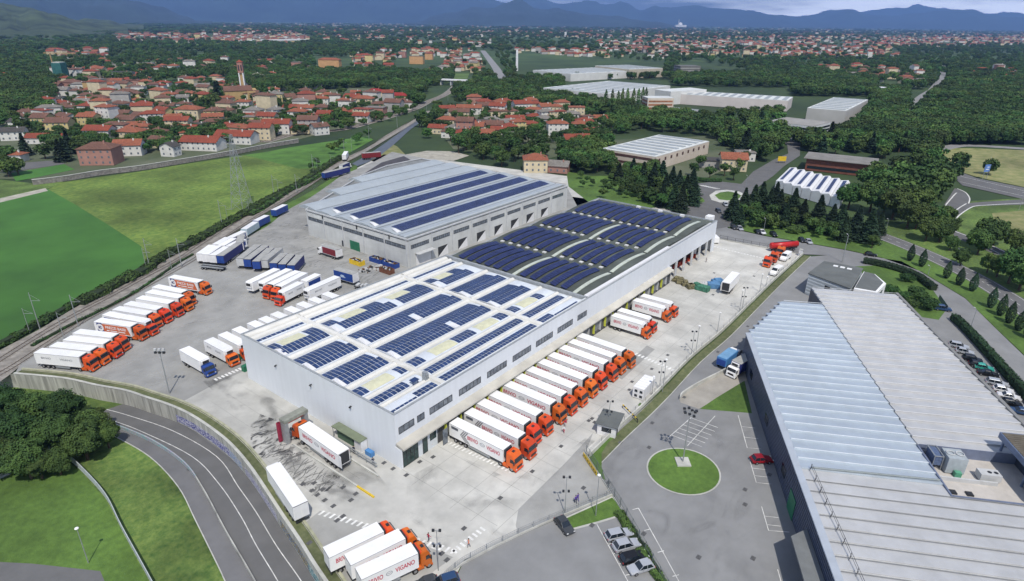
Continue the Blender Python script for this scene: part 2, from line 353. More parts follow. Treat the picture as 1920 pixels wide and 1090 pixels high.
sheet('dry_meadow', [(1765,278),(1815,278),(1920,282),(2040,290),(2040,380),(1920,351),(1835,333),(1800,322),(1770,300)], -.02, DRY)
sheet('dry_field', [(1860,400),(1920,395),(2000,400),(2000,510),(1920,470),(1870,440)], -.016, DRY)
mainroad = pline([(1560,412),(1648,441),(1727,472),(1810,511),(1860,539),(1920,578),(2000,640)], .01)
b = MB(); strip(b, mainroad, 8.5, .012); stru(b.build('main_road', ROADM))
b = MB(); strip(b, mainroad, .16, .017, 3.6); strip(b, mainroad, .16, .017, -3.6)
for i in range(0, len(mainroad)-1): 
    seg = [mainroad[i], mainroad[i].lerp(mainroad[i+1], .45)]; strip(b, seg, .14, .018)
stru(b.build('road_marking', MARK))
sheet('motorway', [(1798,322),(1835,335),(1920,352),(2040,378),(2040,402),(1920,374),(1805,348),(1790,335)], .0, ROADM)
b = MB()
for off in ([(1802,331),(1920,358),(2040,386)], [(1800,341),(1920,368),(2040,396)]): strip(b, [G(*p) for p in off], .3, .02)
stru(b.build('motorway_marking', MARK))
ramp1 = pline([(1752,412),(1775,385),(1800,366),(1812,368),(1812,378),(1803,392),(1793,410)], .0)
sheet('slip_road', [(1742,418),(1765,392),(1782,366),(1790,353),(1805,357),(1817,370),(1817,381),(1840,379),(1920,374),(1920,384),(1845,386),(1824,388),(1800,402),(1784,420),(1765,423)], .004, ROADM)
sheet('slip_road', [(1785,430),(1810,440),(1850,455),(1920,487),(1990,520),(1990,540),(1920,503),(1845,468),(1790,445)], .004, ROADM)
b = MB()
for l in ([(1744,418),(1767,392),(1790,365),(1795,362)], [(1795,354),(1810,361),(1818,372),(1816,382)], [(1784,420),(1800,403),(1824,388),(1850,385),(1920,381)], [(1777,410),(1796,392),(1812,382)], [(1785,432),(1850,457),(1920,489)], [(1845,461),(1920,500)]): strip(b, pline(l), .55, .035)
stru(b.build('kerb_marking', MARK))
b = MB(); strip(b, pline([(1762,281),(1780,276),(1815,273),(1920,279),(2040,288)]), 9, .03); stru(b.build('upper_road', mat('pale_road', (.24, .24, .24), .9, .1, .2)))
b = MB(); strip(b, pline([(1690,222),(1700,210),(1712,197),(1732,180),(1750,168),(1762,152),(1765,143),(1768,130),(1772,118)]), 11, .03); stru(b.build('far_road', mat('pale_road', (.24, .24, .24))))
b = MB(); strip(b, pline([(1560,268),(1590,262),(1625,240),(1640,232),(1690,222)]), 7, .03); stru(b.build('estate_road', mat('pale_road', (.24, .24, .24))))
b = MB(); strip(b, pline([(905,95),(918,112),(930,128),(938,142),(950,160)], 0), 14, .03); stru(b.build('far_road', mat('pale_road', (.24, .24, .24))))
# roundabout north east of the sheds
sheet('roundabout_road', [(1255,400),(1300,345),(1345,340),(1390,345),(1412,322),(1450,300),(1478,288),(1476,272),(1462,262),(1500,255),(1500,292),(1470,312),(1450,330),(1420,352),(1400,372),(1370,425),(1330,432),(1290,430),(1280,440),(1250,420)], .002, ROADM)
sheet('roundabout_island', [(1330,366),(1342,358),(1362,356),(1385,359),(1398,365),(1396,374),(1375,380),(1350,380),(1334,375)], .012, CONCL)
sheet('roundabout_lawn', [(1340,366),(1350,361),(1365,359),(1382,362),(1390,367),(1385,373),(1365,376),(1348,374)], .03, GRASS)
sheet('verge', [(1255,370),(1300,362),(1318,372),(1322,378),(1310,382),(1285,378),(1260,382)], .014, GRASS)
b = MB()
for i in range(8):
    a = G(1307+i*4.2, 347+i*.9, .02); strip(b, [a, a+Vector((1.5, -3.2, 0))], .6, .02)
stru(b.build('zebra_crossing', MARK))
sheet('back_lawn', [(1062,322),(1110,330),(1150,330),(1180,345),(1290,362),(1260,385),(1150,400),(1105,380),(1066,350)], .004, GRASS)
sheet('back_road', [(1064,368),(1110,374),(1160,385),(1120,395),(1060,395)], .0, ASPH2)
sheet('gravel_lot', [(760,290),(800,283),(850,284),(880,292),(850,302),(800,298)], .004, GRAV)
sheet('dry_verge', [(690,300),(735,270),(745,275),(760,290),(745,300),(715,308)], .0, DRY)
# fields and railway west of the yard
sheet('green_meadow', [(-120,395),(0,370),(50,360),(90,355),(140,383),(200,420),(265,462),(275,505),(225,538),(150,570),(75,612),(0,650),(-100,700)], -.02, MEADOW)
sheet('corn_field', [(90,355),(115,342),(260,322),(360,306),(440,294),(458,291),(500,301),(560,317),(600,314),(560,348),(500,378),(455,402),(420,428),(350,466),(275,505),(265,462),(200,420),(140,383)], -.018, CORN)
sheet('bright_meadow', [(458,291),(500,285),(540,277),(600,268),(640,262),(690,256),(700,262),(650,290),(600,314),(560,317),(500,301)], -.016, mat('bright_meadow_grass', (.085, .19, .03), .9, .2, .1, big=.2))
sheet('farm_track', [(-60,385),(0,372),(85,353),(90,358),(0,380),(-60,395)], -.01, GRAV)
sheet('field_margin', [(-60,345),(0,337),(62,344),(120,340),(90,354),(0,371),(-60,384)], -.016, GRASS2)
sheet('village_lawn', [(20,325),(120,308),(140,318),(62,334),(30,340)], -.012, MEADOW)
sheet('village_street', [(-40,302),(30,306),(120,300),(120,308),(20,322),(-40,320)], -.01, ROADM)
rl = pline([(-60,692),(0,657),(75,617),(150,572),(220,540),(287,502),(350,465),(412,430),(480,387),(517,367),(587,327),(635,301),(688,277),(735,247),(775,225),(800,208)])
rr = pline([(-60,750),(0,716),(62,668),(125,627),(225,570),(275,542),(337,510),(372,480),(430,440),(500,398),(566,359),(622,320),(656,301),(700,277),(745,250),(785,226),(808,208)])
band('railway_bed', rl, rr, .002, BALL)
mid = [a.lerp(c, .5) for a, c in zip(rl, rr[:len(rl)])] if len(rl) <= len(rr) else rl
cl = pline([(-60,718),(0,686),(69,642),(138,600),(222,555),(281,522),(345,487),(392,455),(455,414),(508,383),(576,343),(628,311),(672,289),(718,262),(760,237),(790,217)])
b = MB()
for off in (-3.3, 2.2):
    for r in (-.72, .72): wallstrip(b, cl, .08, .0, .16, off+r)
stru(b.build('rails', RAILM))
b = MB(); L = 0
for i in range(len(cl)-1):
    d = cl[i+1]-cl[i]; n = max(1, int(d.length/.75)); dn = d.normalized(); s = Vector((-dn.y, dn.x, 0))
    if (cl[i]-CAM).length > 330: break
    for k in range(n):
        p = cl[i]+d*(k/n)
        for off in (-3.3, 2.2):
            c = p+s*off; h = dn*.13; q = s*1.25
            b.add([(c-h-q).to_tuple()[:2]+(.05,), (c+h-q).to_tuple()[:2]+(.05,), (c+h+q).to_tuple()[:2]+(.05,), (c-h+q).to_tuple()[:2]+(.05,)], [(0, 1, 2, 3)])
stru(b.build('sleepers', mat('sleeper_concrete', (.21, .20, .18), .9, .15, 1)))
band('track_path', pline([(456,446),(500,425),(538,395),(578,373),(615,348),(639,331),(670,317)]), pline([(450,436),(495,412),(535,384),(574,364),(611,341),(636,324),(668,309)]), .012, GRASS)
band('blue_road', pline([(670,312),(704,297),(740,270),(770,243),(800,222)]), pline([(660,307),(690,290),(727,265),(757,243),(790,222)]), .01, mat('dark_asphalt', (.10, .12, .15), .8, .1, .3))
vr = pline([(495,267),(560,250),(640,243),(700,228),(745,215),(780,203),(805,190),(830,180),(845,170),(855,160)])
b = MB(); strip(b, vr, 9, -.005); stru(b.build('second_railway_bed', BALL))
b = MB()
for off in (-1.5, 2.2):
    for r in (-.7, .7): wallstrip(b, vr, .1, -.005, .18, off+r)
stru(b.build('second_rails', RAILM))
# lawns around the turning circle
cx, cy = 1281, 884
ring = lambda k, z: [(lambda p: (p.x, p.y))(G(1282+68*k*math.cos(a)+(0 if k == 1 else 0), 885+42.5*k*math.sin(a)+math.cos(a)*9*k, z)) for a in [2*PI*i/40 for i in range(40)]]
sheet('turning_island_kerb', ring(1.03, 0), .06, CONCL, px=False)
sheet('turning_island', ring(.985, 0), .09, GRASS, px=False)
sheet('triangle_lawn', [(1062,972),(1100,955),(1148,933),(1162,950),(1167,964),(1120,978),(1075,990)], .02, GRASS)
sheet('triangle_kerb', [(1056,972),(1100,952),(1149,930),(1166,950),(1171,966),(1120,982),(1073,994)], .012, CONCL)
sheet('hall_lawn', [(1312,767),(1345,745),(1396,714),(1410,775)], .01, GRASS)
sheet('dock_ramp', [(1274,744),(1300,725),(1400,665),(1420,700),(1396,716),(1345,747),(1310,767),(1276,755)], .005, mat('ramp_concrete', (.34, .32, .28), .9, .1, .3))
# verge between yard wall and access road
fw = [G(*p) for p in fenceSE]; fo = pline(fenceSE, 0, 3)
b = MB(); strip(b, fo, 2.2, .012, -1.6); stru(b.build('verge_grass', WEED))
b = MB(); wallstrip(b, fo, .14, -.02, .12, -2.75); stru(b.build('verge_kerb', CONCL))
sheet('corner_lawn', [(1097,853),(1103,853),(1150,815),(1163,812),(1140,830),(1128,850),(1128,875),(1135,900),(1120,893)], .014, GRASS)
# garden by the small office
sheet('office_garden', [(1600,500),(1640,498),(1700,512),(1750,545),(1775,580),(1760,600),(1700,590),(1665,560),(1640,530)], .01, GRASS)
sheet('grass_strip', [(1196,760),(1200,755)]+[(1203,757),(1199,762)], .02, GRASS)
# behind the retaining wall top: weeds strip
b = MB(); wl = wallbase; strip(b, wl, 1.7, .014, -1.05 if False else 1.05); 
stru(b.build('weed_strip', WEED))
# --- yard markings
def dashes(b, a, c, n, w, l, skew=0, z=.014, H=0):
    A = G(*a, H); B = G(*c, H); d = B-A; dn = d.normalized(); s = Vector((-dn.y, dn.x, 0))
    for i in range(n):
        p = A+d*(i/(n-1)); q = s+dn*skew; e = dn*w/2
        b.add([(p-e-q*l/2), (p+e-q*l/2), (p+e+q*l/2), (p-e+q*l/2)], [(0, 1, 2, 3)]); k = len(b.v)
        for j in range(k-4, k): b.v[j] = (b.v[j][0], b.v[j][1], z)
b = MB()
dashes(b, (838,829), (958,884), 19, .38, 1.0, .2); dashes(b, (603,962), (850,1034), 24, .42, 1.15, .3); dashes(b, (852,1034), (905,992), 8, .4, 1.1)
dashes(b, (1193,664), (1262,694), 12, .5, 1.2); dashes(b, (1340,463), (1462,492), 22, .7, .7); dashes(b, (405,712), (450,692), 8, .5, 1.2)
stru(b.build('crossing_marks', MARKF))
def pl(b, pts, w, z=.014, n=1):
    strip(b, [G(*p) for p in pts], w, z)
b = MB()
pl(b, [(1119,983),(1180,1095)], .13); 
for t in (.19, .34, .5, .67, .86): 
    x, y = 1119+61*t, 983+112*t; pl(b, [(x, y), (x+14, y-3)], .12)
pl(b, [(1197,953),(1240,1030),(1300,1140)], .13); pl(b, [(1186,956),(1197,953)], .12)
for x, y in ((1220,992),(1245,1033),(1273,1078)): pl(b, [(x-12, y+3), (x, y)], .12)
pl(b, [(1253,821),(1296,783)], .13); pl(b, [(1289,836),(1341,780)], .13)
for i in range(6):
    t = i/5; pl(b, [(1259+37*t, 816-32*t), (1316+30*t, 838-36*t)], .12)
pl(b, [(1384,779),(1401,840),(1427,842)], .13); pl(b, [(1405,860),(1418,905),(1445,908)], .13); pl(b, [(1428,950),(1441,995),(1480,998)], .13); pl(b, [(1458,1068),(1470,1110)], .13)
for a in ((1390,800),(1396,820),(1410,878),(1414,892),(1434,968),(1438,984)): pl(b, [a, (a[0]+26, a[1]+3)], .1)
stru(b.build('parking_lines', MARK))
# concrete joints in the apron
b = MB()
for i in range(-3, 36):
    x = i*4.6; y0 = -28 if x > 6 else -24
    if x > 45: y0 = -22
    if x > 95: y0 = -26
    strip(b, [Vector((x, -1.2, 0)), Vector((x, y0, 0))], .06, .004) if x > -2 else None
for k in range(1, 6): strip(b, [Vector((-2, -1-4.7*k, 0)), Vector((150 if k < 5 else 20, -1-4.7*k, 0))], .06, .0045)
for k in range(0, 5): strip(b, [Vector((-18+3.8*k, 3, 0)), Vector((-18+3.8*k, 48, 0))], .05, .0045)
stru(b.build('concrete_joints', mat('joint', (.27, .27, .25), .9, .1, 1)))
# oily stains by the wash bay, tyre arcs
rnd = random.Random(3)
sheet('oil_stains', [(470,770),(525,790),(560,825),(640,895),(650,915),(590,925),(540,890),(500,870),(470,835)], .009, stainmat('wet_stain', (.04, .04, .04), .34, .49, .66, 1.5, .9, (1, 2.0, 1)))
b = MB()
def squig(x, y, ang, n, st, w):
    L = [Vector((x, y, 0))]
    for i in range(n): ang += rnd.uniform(-.35, .35); L.append(L[-1]+Vector((math.cos(ang), math.sin(ang), 0))*st)
    strip(b, L, w, .0125+rnd.random()*.004)
for i in range(70):
    p = G(rnd.uniform(525, 640), rnd.uniform(800, 900)); p.x = min(p.x, -8.6-rnd.random()*2)
    squig(p.x, p.y, PI+rnd.uniform(-.3, .45), rnd.randint(4, 10), .5, rnd.uniform(.05, .2))
stru(b.build('oil_trickles', TAR))
sheet('oil_stains', [(380,715),(455,700),(540,770),(700,880),(770,960),(900,1000),(820,1010),(620,960),(560,900),(470,800)], .0085, stainmat('soft_stain', (.12, .12, .115), .22, .46, .70, .8, .55, (1, .5, 1)))
sheet('oil_stains', [(765,895),(850,850),(960,900),(1060,850),(1180,760),(1280,680),(1300,660),(1240,720),(1090,850),(960,960),(965,1000),(850,1040),(760,960)], .0087, stainmat('soft_stain2', (.20, .20, .19), .15, .48, .76, 1.2, .38, (1, 1, 1)))
sheet('tyre_marks', [(60,690),(240,560),(360,500),(600,520),(560,620),(460,660),(340,735),(180,715)], .0088, stainmat('pale_tracks', (.52, .52, .49), .10, .50, .66, 4.5, .38, (1, 3, 1)))
sheet('tyre_marks', [(640,440),(560,400),(700,330),(570,330),(480,440),(480,470),(600,560),(760,540)], .0088, stainmat('dark_tracks', (.16, .16, .155), .12, .50, .68, 3.5, .4, (1, 3, 1)))
sheet('road_stains', [(1110,830),(1240,750),(1390,720),(1420,790),(1480,1000),(1500,1100),(1250,1100),(1150,920)], -.004, stainmat('carpark_tracks', (.15, .15, .15), .10, .50, .75, 2.0, .22, (1, 2, 1)))
b = MB()
for k in range(10):
    c = G(rnd.uniform(330, 480), rnd.uniform(520, 640)); r = rnd.uniform(6, 15); a0 = rnd.uniform(-1, 1)
    strip(b, [c+Vector((math.cos(a0+j*.16), math.sin(a0+j*.16), 0))*r for j in range(9)], rnd.uniform(.15, .35), .0095)
stru(b.build('tyre_marks', mat('tyre_mark', (.335, .33, .315), .9, .1, 1)))
# drain covers
cov = []
dc = MB(); dc.box(-.45, .45, -.35, .35, 0, .02); dcm = dc.mesh('drain_cover', mat('cast_iron', (.10, .10, .10), .6, .2, 3))
for x, y in [(632,976),(643,968),(667,926),(658,938),(625,949),(609,938),(595,928),(585,920),(568,908),(589,906),(605,918),(643,914),(737,879),(720,868),(762,891),(787,866),(812,857),(870,991),(998,884),(938,934),(1052,837),(1094,915),(1110,985),(828,1038),(838,1050),(530,920),(580,1018),(1185,716),(1180,731),(1110,785),(1115,792),(1104,789),(1252,666),(1222,692),(1346,660),(1402,612),(1283,745),(1223,793),(1224,739),(1337,553),(1339,512),(1414,518),(1163,830),(1141,905),(1217,839),(1397,946),(1397,918),(1310,1045),(1207,1001),(1412,1047),(1443,890),(355,880)]:
    z = ZL+.03 if (x, y) == (355, 880) else .016
    p = G(x, y, z); o = bpy.data.objects.new('drain_cover', dcm); COL.objects.link(o); o.location = (p.x, p.y, z)
    tag(o, 'small dark iron drain cover let into the paving', 'drain cover', 'iron drain covers in the paving')
# ================================================================== white warehouse (x 0..66.5)
W1 = thing('warehouse', 'long white warehouse with barrel vaulted cream roof, blue solar panels and loading docks', 'warehouse')
def win(parent, x0, x1, z0, z1, y=0.0, n=3, face='y', depth=.06):
    f = MB(); p = MB(); e = .09; s = -1
    def bx(b, a0, a1, c0, c1, d0, d1):
        if face == 'y': b.box(a0, a1, y-d1, y-d0, c0, c1)
        else: b.box(y-d1, y-d0, a0, a1, c0, c1)
    bx(f, x0, x1, z0, z0+e, 0, depth); bx(f, x0, x1, z1-e, z1, 0, depth); bx(f, x0, x0+e, z0+e, z1-e, 0, depth); bx(f, x1-e, x1, z0+e, z1-e, 0, depth)
    for i in range(1, n): c = x0+(x1-x0)*i/n; bx(f, c-.05, c+.05, z0+e, z1-e, 0, depth)
    bx(p, x0+e, x1-e, z0+e, z1-e, .004, .02)
    o = f.build('window', DARK, parent); p.build('pane', GLASSB, o); return o
b = MB()
b.box(0, 66.5, 0, .35, 4.95, 11.5); b.box(0, .3, .35, 50.6, 0, 11.5); b.box(.3, 66.5, 50.3, 50.6, 0, 11.5); b.box(0, .3, -1.15, .35, 0, 4.3)
b.build('wall', PANELW, W1)
b = MB(); b.box(-.05, 66.5, -.05, .40, 11.5, 11.58); b.box(-.05, .38, .4, 50.65, 11.5, 11.58); b.box(.38, 66.5, 50.25, 50.65, 11.5, 11.58); b.build('roof_flashing', mat('flashing', (.30, .32, .33), .5, .1, 1), W1)
b = MB(); b.box(.3, 66.5, .35, 50.3, 10.6, 10.9); b.build('roof_deck', mat('roof_deck', (.50, .53, .56), .6, .08, .3, big=.08), W1)
# canopy over the docks
for (t, x0, x1) in ((W1, -.02, 66.5),):
    b = MB(); b.xprism([(0, 5.35), (-1.95, 4.75), (-1.95, 4.45), (0, 4.85)], x0, x1); b.build('canopy', mat('canopy_sheet', (.50, .48, .42), .6, .10, .25, big=.1), t)
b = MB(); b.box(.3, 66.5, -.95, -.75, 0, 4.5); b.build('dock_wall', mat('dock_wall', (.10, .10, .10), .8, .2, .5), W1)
b = MB(); b.box(.3, 9.6, -1.05, -.951, 0, 4.5); b.build('entrance_wall', mat('entrance_wall', (.62, .66, .68), .6, .05, .5), W1)
def glazing(x0, x1, z0, z1, n, k, parent=W1, y=-1.06):
    f = MB(); p = MB()
    for i in range(n+1): c = x0+(x1-x0)*i/n; f.box(c-.05, c+.05, y-.06, y, z0, z1)
    for i in range(k+1): c = z0+(z1-z0)*i/k; f.box(x0, x1, y-.05, y-.01, c-.04, c+.04)
    p.box(x0, x1, y-.02, y-.002, z0, z1)
    o = f.build('window', DARK, parent); p.build('pane', mat('green_glass', (.03, .06, .055), .1, .2, 1), o)
glazing(.5, 4.3, .05, 4.3, 4, 2); glazing(5.6, 6.8, .05, 4.3, 1, 1)
glazing(7.6, 9.2, 2.0, 4.2, 2, 1)
for x in (9.9,):
    b = MB(); b.box(x, x+1.3, -2.3, -2.22, 0.05, 3.6); b.build('open_door', GLASSB, W1)
# upper windows
for x0, x1, n in ((.8,4.7,3),(5.5,7.4,2),(8.8,15.2,5),(17.2,24.0,6),(26.1,32.8,6),(35.0,41.9,6),(43.9,50.8,6),(52.9,59.7,6),(62.0,66.4,4)): win(W1, x0, x1, 6.85, 8.35, 0, n)
# gully lamps on the blind west wall
for y in (37.4, 25.0, 12.4):
    b = MB(); b.box(-.45, 0, y-.12, y+.12, 8.2, 8.35); b.box(-.5, -.3, y-.2, y+.2, 8.0, 8.2); b.build('wall_lamp', DARK, W1)
SH = [(34.9, 41.9, .36), (25.0, 32.2, .36), (15.2, 22.6, .36)]
def shz(y, s): ym = (s[0]+s[1])/2; hw = (s[1]-s[0])/2; return 11.0+s[2]*(1-((y-ym)/hw)**2)
SEG = [(.5, 12.9), (14.7, 46.4), (48.3, 65.3)]
nseg = 10
for s in SH+[(9.6, 13.2, .25), (5.3, 8.0, .2), (.9, 3.9, .12), (44.4, 46.2, .1)]:
    b = MB()
    for x0, x1 in SEG:
        P = [(s[0]+(s[1]-s[0])*i/nseg) for i in range(nseg+1)]
        prof = [(y, shz(y, s)) for y in P]+[(s[1], 10.89), (s[0], 10.89)]
        b.xprism(prof[::-1], x0, x1)
    b.build('roof_vault', mat('vault_sheet', (.62, .66, .70), .5, .05, .5, big=.06), W1)
for y, r in ((43.0, .66), (33.3, .68), (23.7, .68), (14.3, .62), (8.8, .5), (4.6, .45), (47.4, .7), (49.2, .9)):
    for x0, x1 in SEG:
        b = MB(); pr = [(y+r*math.cos(PI*i/8), 10.9+r*.95*math.sin(PI*i/8)) for i in range(9)]; b.xprism(pr, x0-.3, x1+.35); b.build('roof_beam', CREAM, W1)
for xc in (13.8, 47.35): b = MB(); b.yprism([(xc-.62, 10.9), (xc+.62, 10.9), (xc+.45, 11.45), (xc-.45, 11.45)], .6, 50); b.build('cross_gutter', CREAM, W1)
for xc in (13.8, 47.35):
    for s in SH: 
        for k in (-1, 1):
            b = MB(); b.box(xc+k*.95-.02, xc+k*.95+.02, s[0]+.8, s[1]-1.8, 11.0, 11.2)
            for i in range(14): y = s[0]+.8+(s[1]-s[0]-2.6)*i/13; b.box(xc+k*.95-.03, xc+k*.95+.03, y, y+.16, 11.1, shz(y, s)+.02)
            b.build('vent_grille', DARK, W1)
def pvgrid(b, x0, x1, y0, y1, nx, ny, zf, gap=.065, lift=.07):
    for i in range(nx):
        for j in range(ny):
            xa = x0+(x1-x0)*i/nx+gap; xb = x0+(x1-x0)*(i+1)/nx-gap; ya = y0+(y1-y0)*j/ny+gap; yb = y0+(y1-y0)*(j+1)/ny-gap
            q = [(xa, ya), (xb, ya), (xb, yb), (xa, yb)]
            t = [(u, v, zf(u, v)+lift) for u, v in q]; d = [(u, v, z-.05) for u, v, z in t]
            b.add(t+d, [(0, 1, 2, 3), (4, 5, 1, 0), (5, 6, 2, 1), (6, 7, 3, 2), (7, 4, 0, 3)])
def arr(parent, x0, x1, y0, y1, zf, px=1.04, py=1.62, name='solar_array', m=PV):
    b = MB(); pvgrid(b, x0, x1, y0, y1, max(1, round((x1-x0)/px)), max(1, round((y1-y0)/py)), zf); return b.build(name, m, parent)
def skyl(parent, x0, x1, y0, y1, s, m=YEL):
    b = MB(); n = 6
    for i in range(n):
        ya = y0+(y1-y0)*i/n; yb = y0+(y1-y0)*(i+1)/n; za = shz(ya, s)+.05; zb = shz(yb, s)+.05
        b.quad((x0, ya, za), (x1, ya, za), (x1, yb, zb), (x0, yb, zb))
    return b.build('roof_light', m, parent)
for k, s in enumerate(SH):
    f = lambda x, y, s=s: shz(y, s); ym = s[0]+3.6; a, c = s[0]+.15, s[1]-.1
    if k == 0:
        for x0, x1, l in ((1.2, 12.7, 0), (17, 33.3, 0), (35.2, 46.2, 0), (51, 62.5, 0)): arr(W1, x0, x1, a, ym, f)
        for x0, x1 in ((.6, 2.7), (9.6, 12.7), (14.9, 17.9), (26.4, 31.5), (41, 46.2), (48.5, 51.5), (57.5, 61.5)): arr(W1, x0, x1, ym, c, f)
        for x0, x1 in ((3, 9), (20, 26.2), (34.5, 40.8), (52, 57.3)): skyl(W1, x0, x1, ym+.1, c, s)
    else:
        t = 30.5 if k == 1 else 33
        arr(W1, 1.7, 12.8, a, ym, f); arr(W1, .6, 12.0, ym, c, f)
        arr(W1, 16.2, t, a, ym, f); arr(W1, t+1.8, 46.3, a, ym, f); arr(W1, 14.9, 45.5, ym, c, f)
        arr(W1, 50, 64.8 if k == 1 else 63, a, ym, f); arr(W1, 48.5, 63.5 if k == 1 else 62, ym, c, f)
        b = MB(); b.box(t+.1, t+1.6, a, a+2.4, shz(a, s)+.1, shz(a+1.5, s)+.12); b.build('roof_hatch', WHITE2, W1)
s4 = (9.6, 13.2, .25); f4 = lambda x, y: shz(y, s4)
for x0, x1 in ((.6, 2.9), (11, 12.9), (14.9, 18.2), (28.2, 34.5), (43, 46.3), (48.5, 51.3), (58.8, 61.6)): arr(W1, x0, x1, 9.9, 13.0, f4)
for x0, x1 in ((3.1, 9.4), (21, 28), (36, 42.5), (52.3, 58.5)): skyl(W1, x0, x1, 9.9, 13.0, s4)
s5 = (5.3, 8.0, .2); f5 = lambda x, y: shz(y, s5)
for x0, x1 in ((.6, 9.2), (15, 46.3), (48.6, 64.2)): arr(W1, x0, x1, 5.4, 7.9, f5, py=1.3)
s6 = (.9, 3.9, .12); f6 = lambda x, y: shz(y, s6)
arr(W1, .7, 7.2, 1.0, 1.9, f6, py=1); arr(W1, 7.4, 12.8, 1.0, 3.2, f6, py=1.2); arr(W1, 14.8, 46.2, 1.0, 3.4, f6, py=1.2); arr(W1, 48.5, 53.5, 1.0, 3.4, f6, py=1.2); arr(W1, 53.7, 64, 1.0, 1.9, f6, py=1)
s0 = (44.4, 46.2, .1); f0 = lambda x, y: shz(y, s0)
arr(W1, .7, 12.8, 44.8, 45.9, f0, py=1.1, px=1.2); arr(W1, 14.8, 46.2, 44.8, 45.9, f0, py=1.1, px=1.2); arr(W1, 48.5, 65, 44.8, 45.9, f0, py=1.1, px=1.2)
# raised light end sheets at the vault ends
for s in SH:
    for x0 in (.5, 14.7, 48.3):
        b = MB(); ya, yb = s[0]+.1, s[0]+3.0
        b.add([(x0+.02, ya, shz(ya, s)+.1), (x0+1.2, ya, shz(ya, s)+.1), (x0+1.2, yb, shz(yb, s)+.12), (x0+.02, yb, shz(yb, s)+.5), (x0+.02, ya, 11.0), (x0+.02, yb, 11.0)], [(0, 1, 2, 3), (4, 0, 3, 5)]); b.build('vault_end_sheet', WHITE2, W1)
b = MB(); b.box(12.2, 13.0, 4.3, 5.2, 11, 12.9); b.box(12.3, 12.9, 4.0, 4.3, 12.0, 12.7); b.build('roof_vent', STEEL, W1)
b = MB(); b.box(9.4, 11.0, 4.7, 6.0, 12.0, 12.08); b.box(9.5, 9.6, 5, 5.1, 11, 12); b.box(10.8, 10.9, 5, 5.1, 11, 12); b.build('loose_panel', PV, W1)
b = MB(); b.box(.6, 66.4, .4, .7, 11.2, 11.66); b.build('edge_gutter', mat('gutter_white', (.66, .68, .68), .5, .1, 6), W1)
# dock doors: lime flaps and shelters
DK = [12.1, 16.5, 20.7, 24.9, 29.7, 33.9, 38.1, 42.4, 46.8, 51.3, 55.4, 59.6]
def dock(parent, xc, n=0):
    for k in (-1, 1): b = MB(); b.box(xc+k*1.72, xc+k*1.5, -1.5, -.96, .9, 3.7); b.build('dock_flap', LIME if k < 0 else LGREY, parent)
    b = MB(); b.box(xc-1.4, xc+1.4, -1.02, -.955, 1.1, 4.0); b.build('dock_door', mat('dock_door', (.20, .21, .21), .6, .1, 1), parent)
for x in DK+[64.2]: dock(W1, x+1.3 if x < 60 else x)
# ================================================================== green-grey roofed shed (x 66.5..156)
W2 = thing('warehouse', 'white walled shed with dark grey arched roof carrying tilted solar panel rows', 'warehouse', (0, 0, 0))
b = MB()
b.box(66.5, 116.5, 0, .35, 4.95, 11.5); b.box(116.5, 156, 0, .35, 5.4, 11.5); b.box(155.7, 156, .35, 49.6, 0, 11.3); b.box(66.5, 155.7, 49.3, 49.6, 0, 11.3)
b.box(116.5, 116.9, -.9, .35, 0, 5.4); b.box(153.6, 156, 0, .35, 0, 5.4)
b.build('wall', PANELW, W2)
b = MB(); b.xprism([(0, 5.35), (-1.95, 4.75), (-1.95, 4.45), (0, 4.85)], 66.5, 116.6); b.build('canopy', MATS['canopy_sheet'], W2)
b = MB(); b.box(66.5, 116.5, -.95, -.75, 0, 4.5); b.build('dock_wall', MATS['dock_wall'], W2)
for x in (70.2, 76.1, 80.1, 88.4, 92.6, 99, 105, 111): dock(W2, x)
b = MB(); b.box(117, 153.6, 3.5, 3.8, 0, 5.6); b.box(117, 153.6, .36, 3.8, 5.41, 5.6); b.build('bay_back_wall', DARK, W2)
for x in (123, 129.5, 136, 142.5, 149): b = MB(); b.box(x-.7, x+.7, .02, .33, 0, 5.39); b.build('bay_pillar', LGREY, W2)
ROOFD = mat('bitumen_roof', (.085, .098, .085), .85, .22, .12, big=.18)
VB = [66.6, 87.0, 108.5, 130.0, 152.2]
def vz(x):
    for i in range(4):
        if VB[i] <= x <= VB[i+1]: xm = (VB[i]+VB[i+1])/2; hw = (VB[i+1]-VB[i])/2; return 11.0+.8*(1-((x-xm)/hw)**2)
    return 11.0
b = MB()
for i in range(4):
    xs = [VB[i]+(VB[i+1]-VB[i])*k/14 for k in range(15)]
    b.yprism([(VB[i], 10.6)]+[(VB[i+1], 10.6)]+[(x, vz(x)) for x in reversed(xs)], 1.7, 49.2)
b.box(152.2, 155.7, .4, 49.2, 10.6, 11.0); b.box(66.6, 152.2, .4, 1.7, 10.6, 10.95)
b.build('roof', ROOFD, W2)
b = MB(); b.box(66.5, 156.1, -.05, .40, 11.5, 11.57); b.box(66.5, 156.1, 49.25, 49.7, 11.3, 11.37); b.box(155.6, 156.1, .4, 49.25, 11.3, 11.37); b.box(66.3, 67.1, .5, 50.4, 11.0, 11.75); b.build('roof_flashing', MATS['flashing'], W2)
b = MB(); b.box(67.2, 117, .42, 1.5, 11.0, 11.9); b.build('roof_upstand', WHITE2, W2)
b = MB(); b.box(67.2, 152, 1.9, 2.3, 11.0, 12.2) if False else b.box(117.2, 152, .5, 1.2, 11.0, 11.45); b.build('roof_gutter', LGREY, W2)
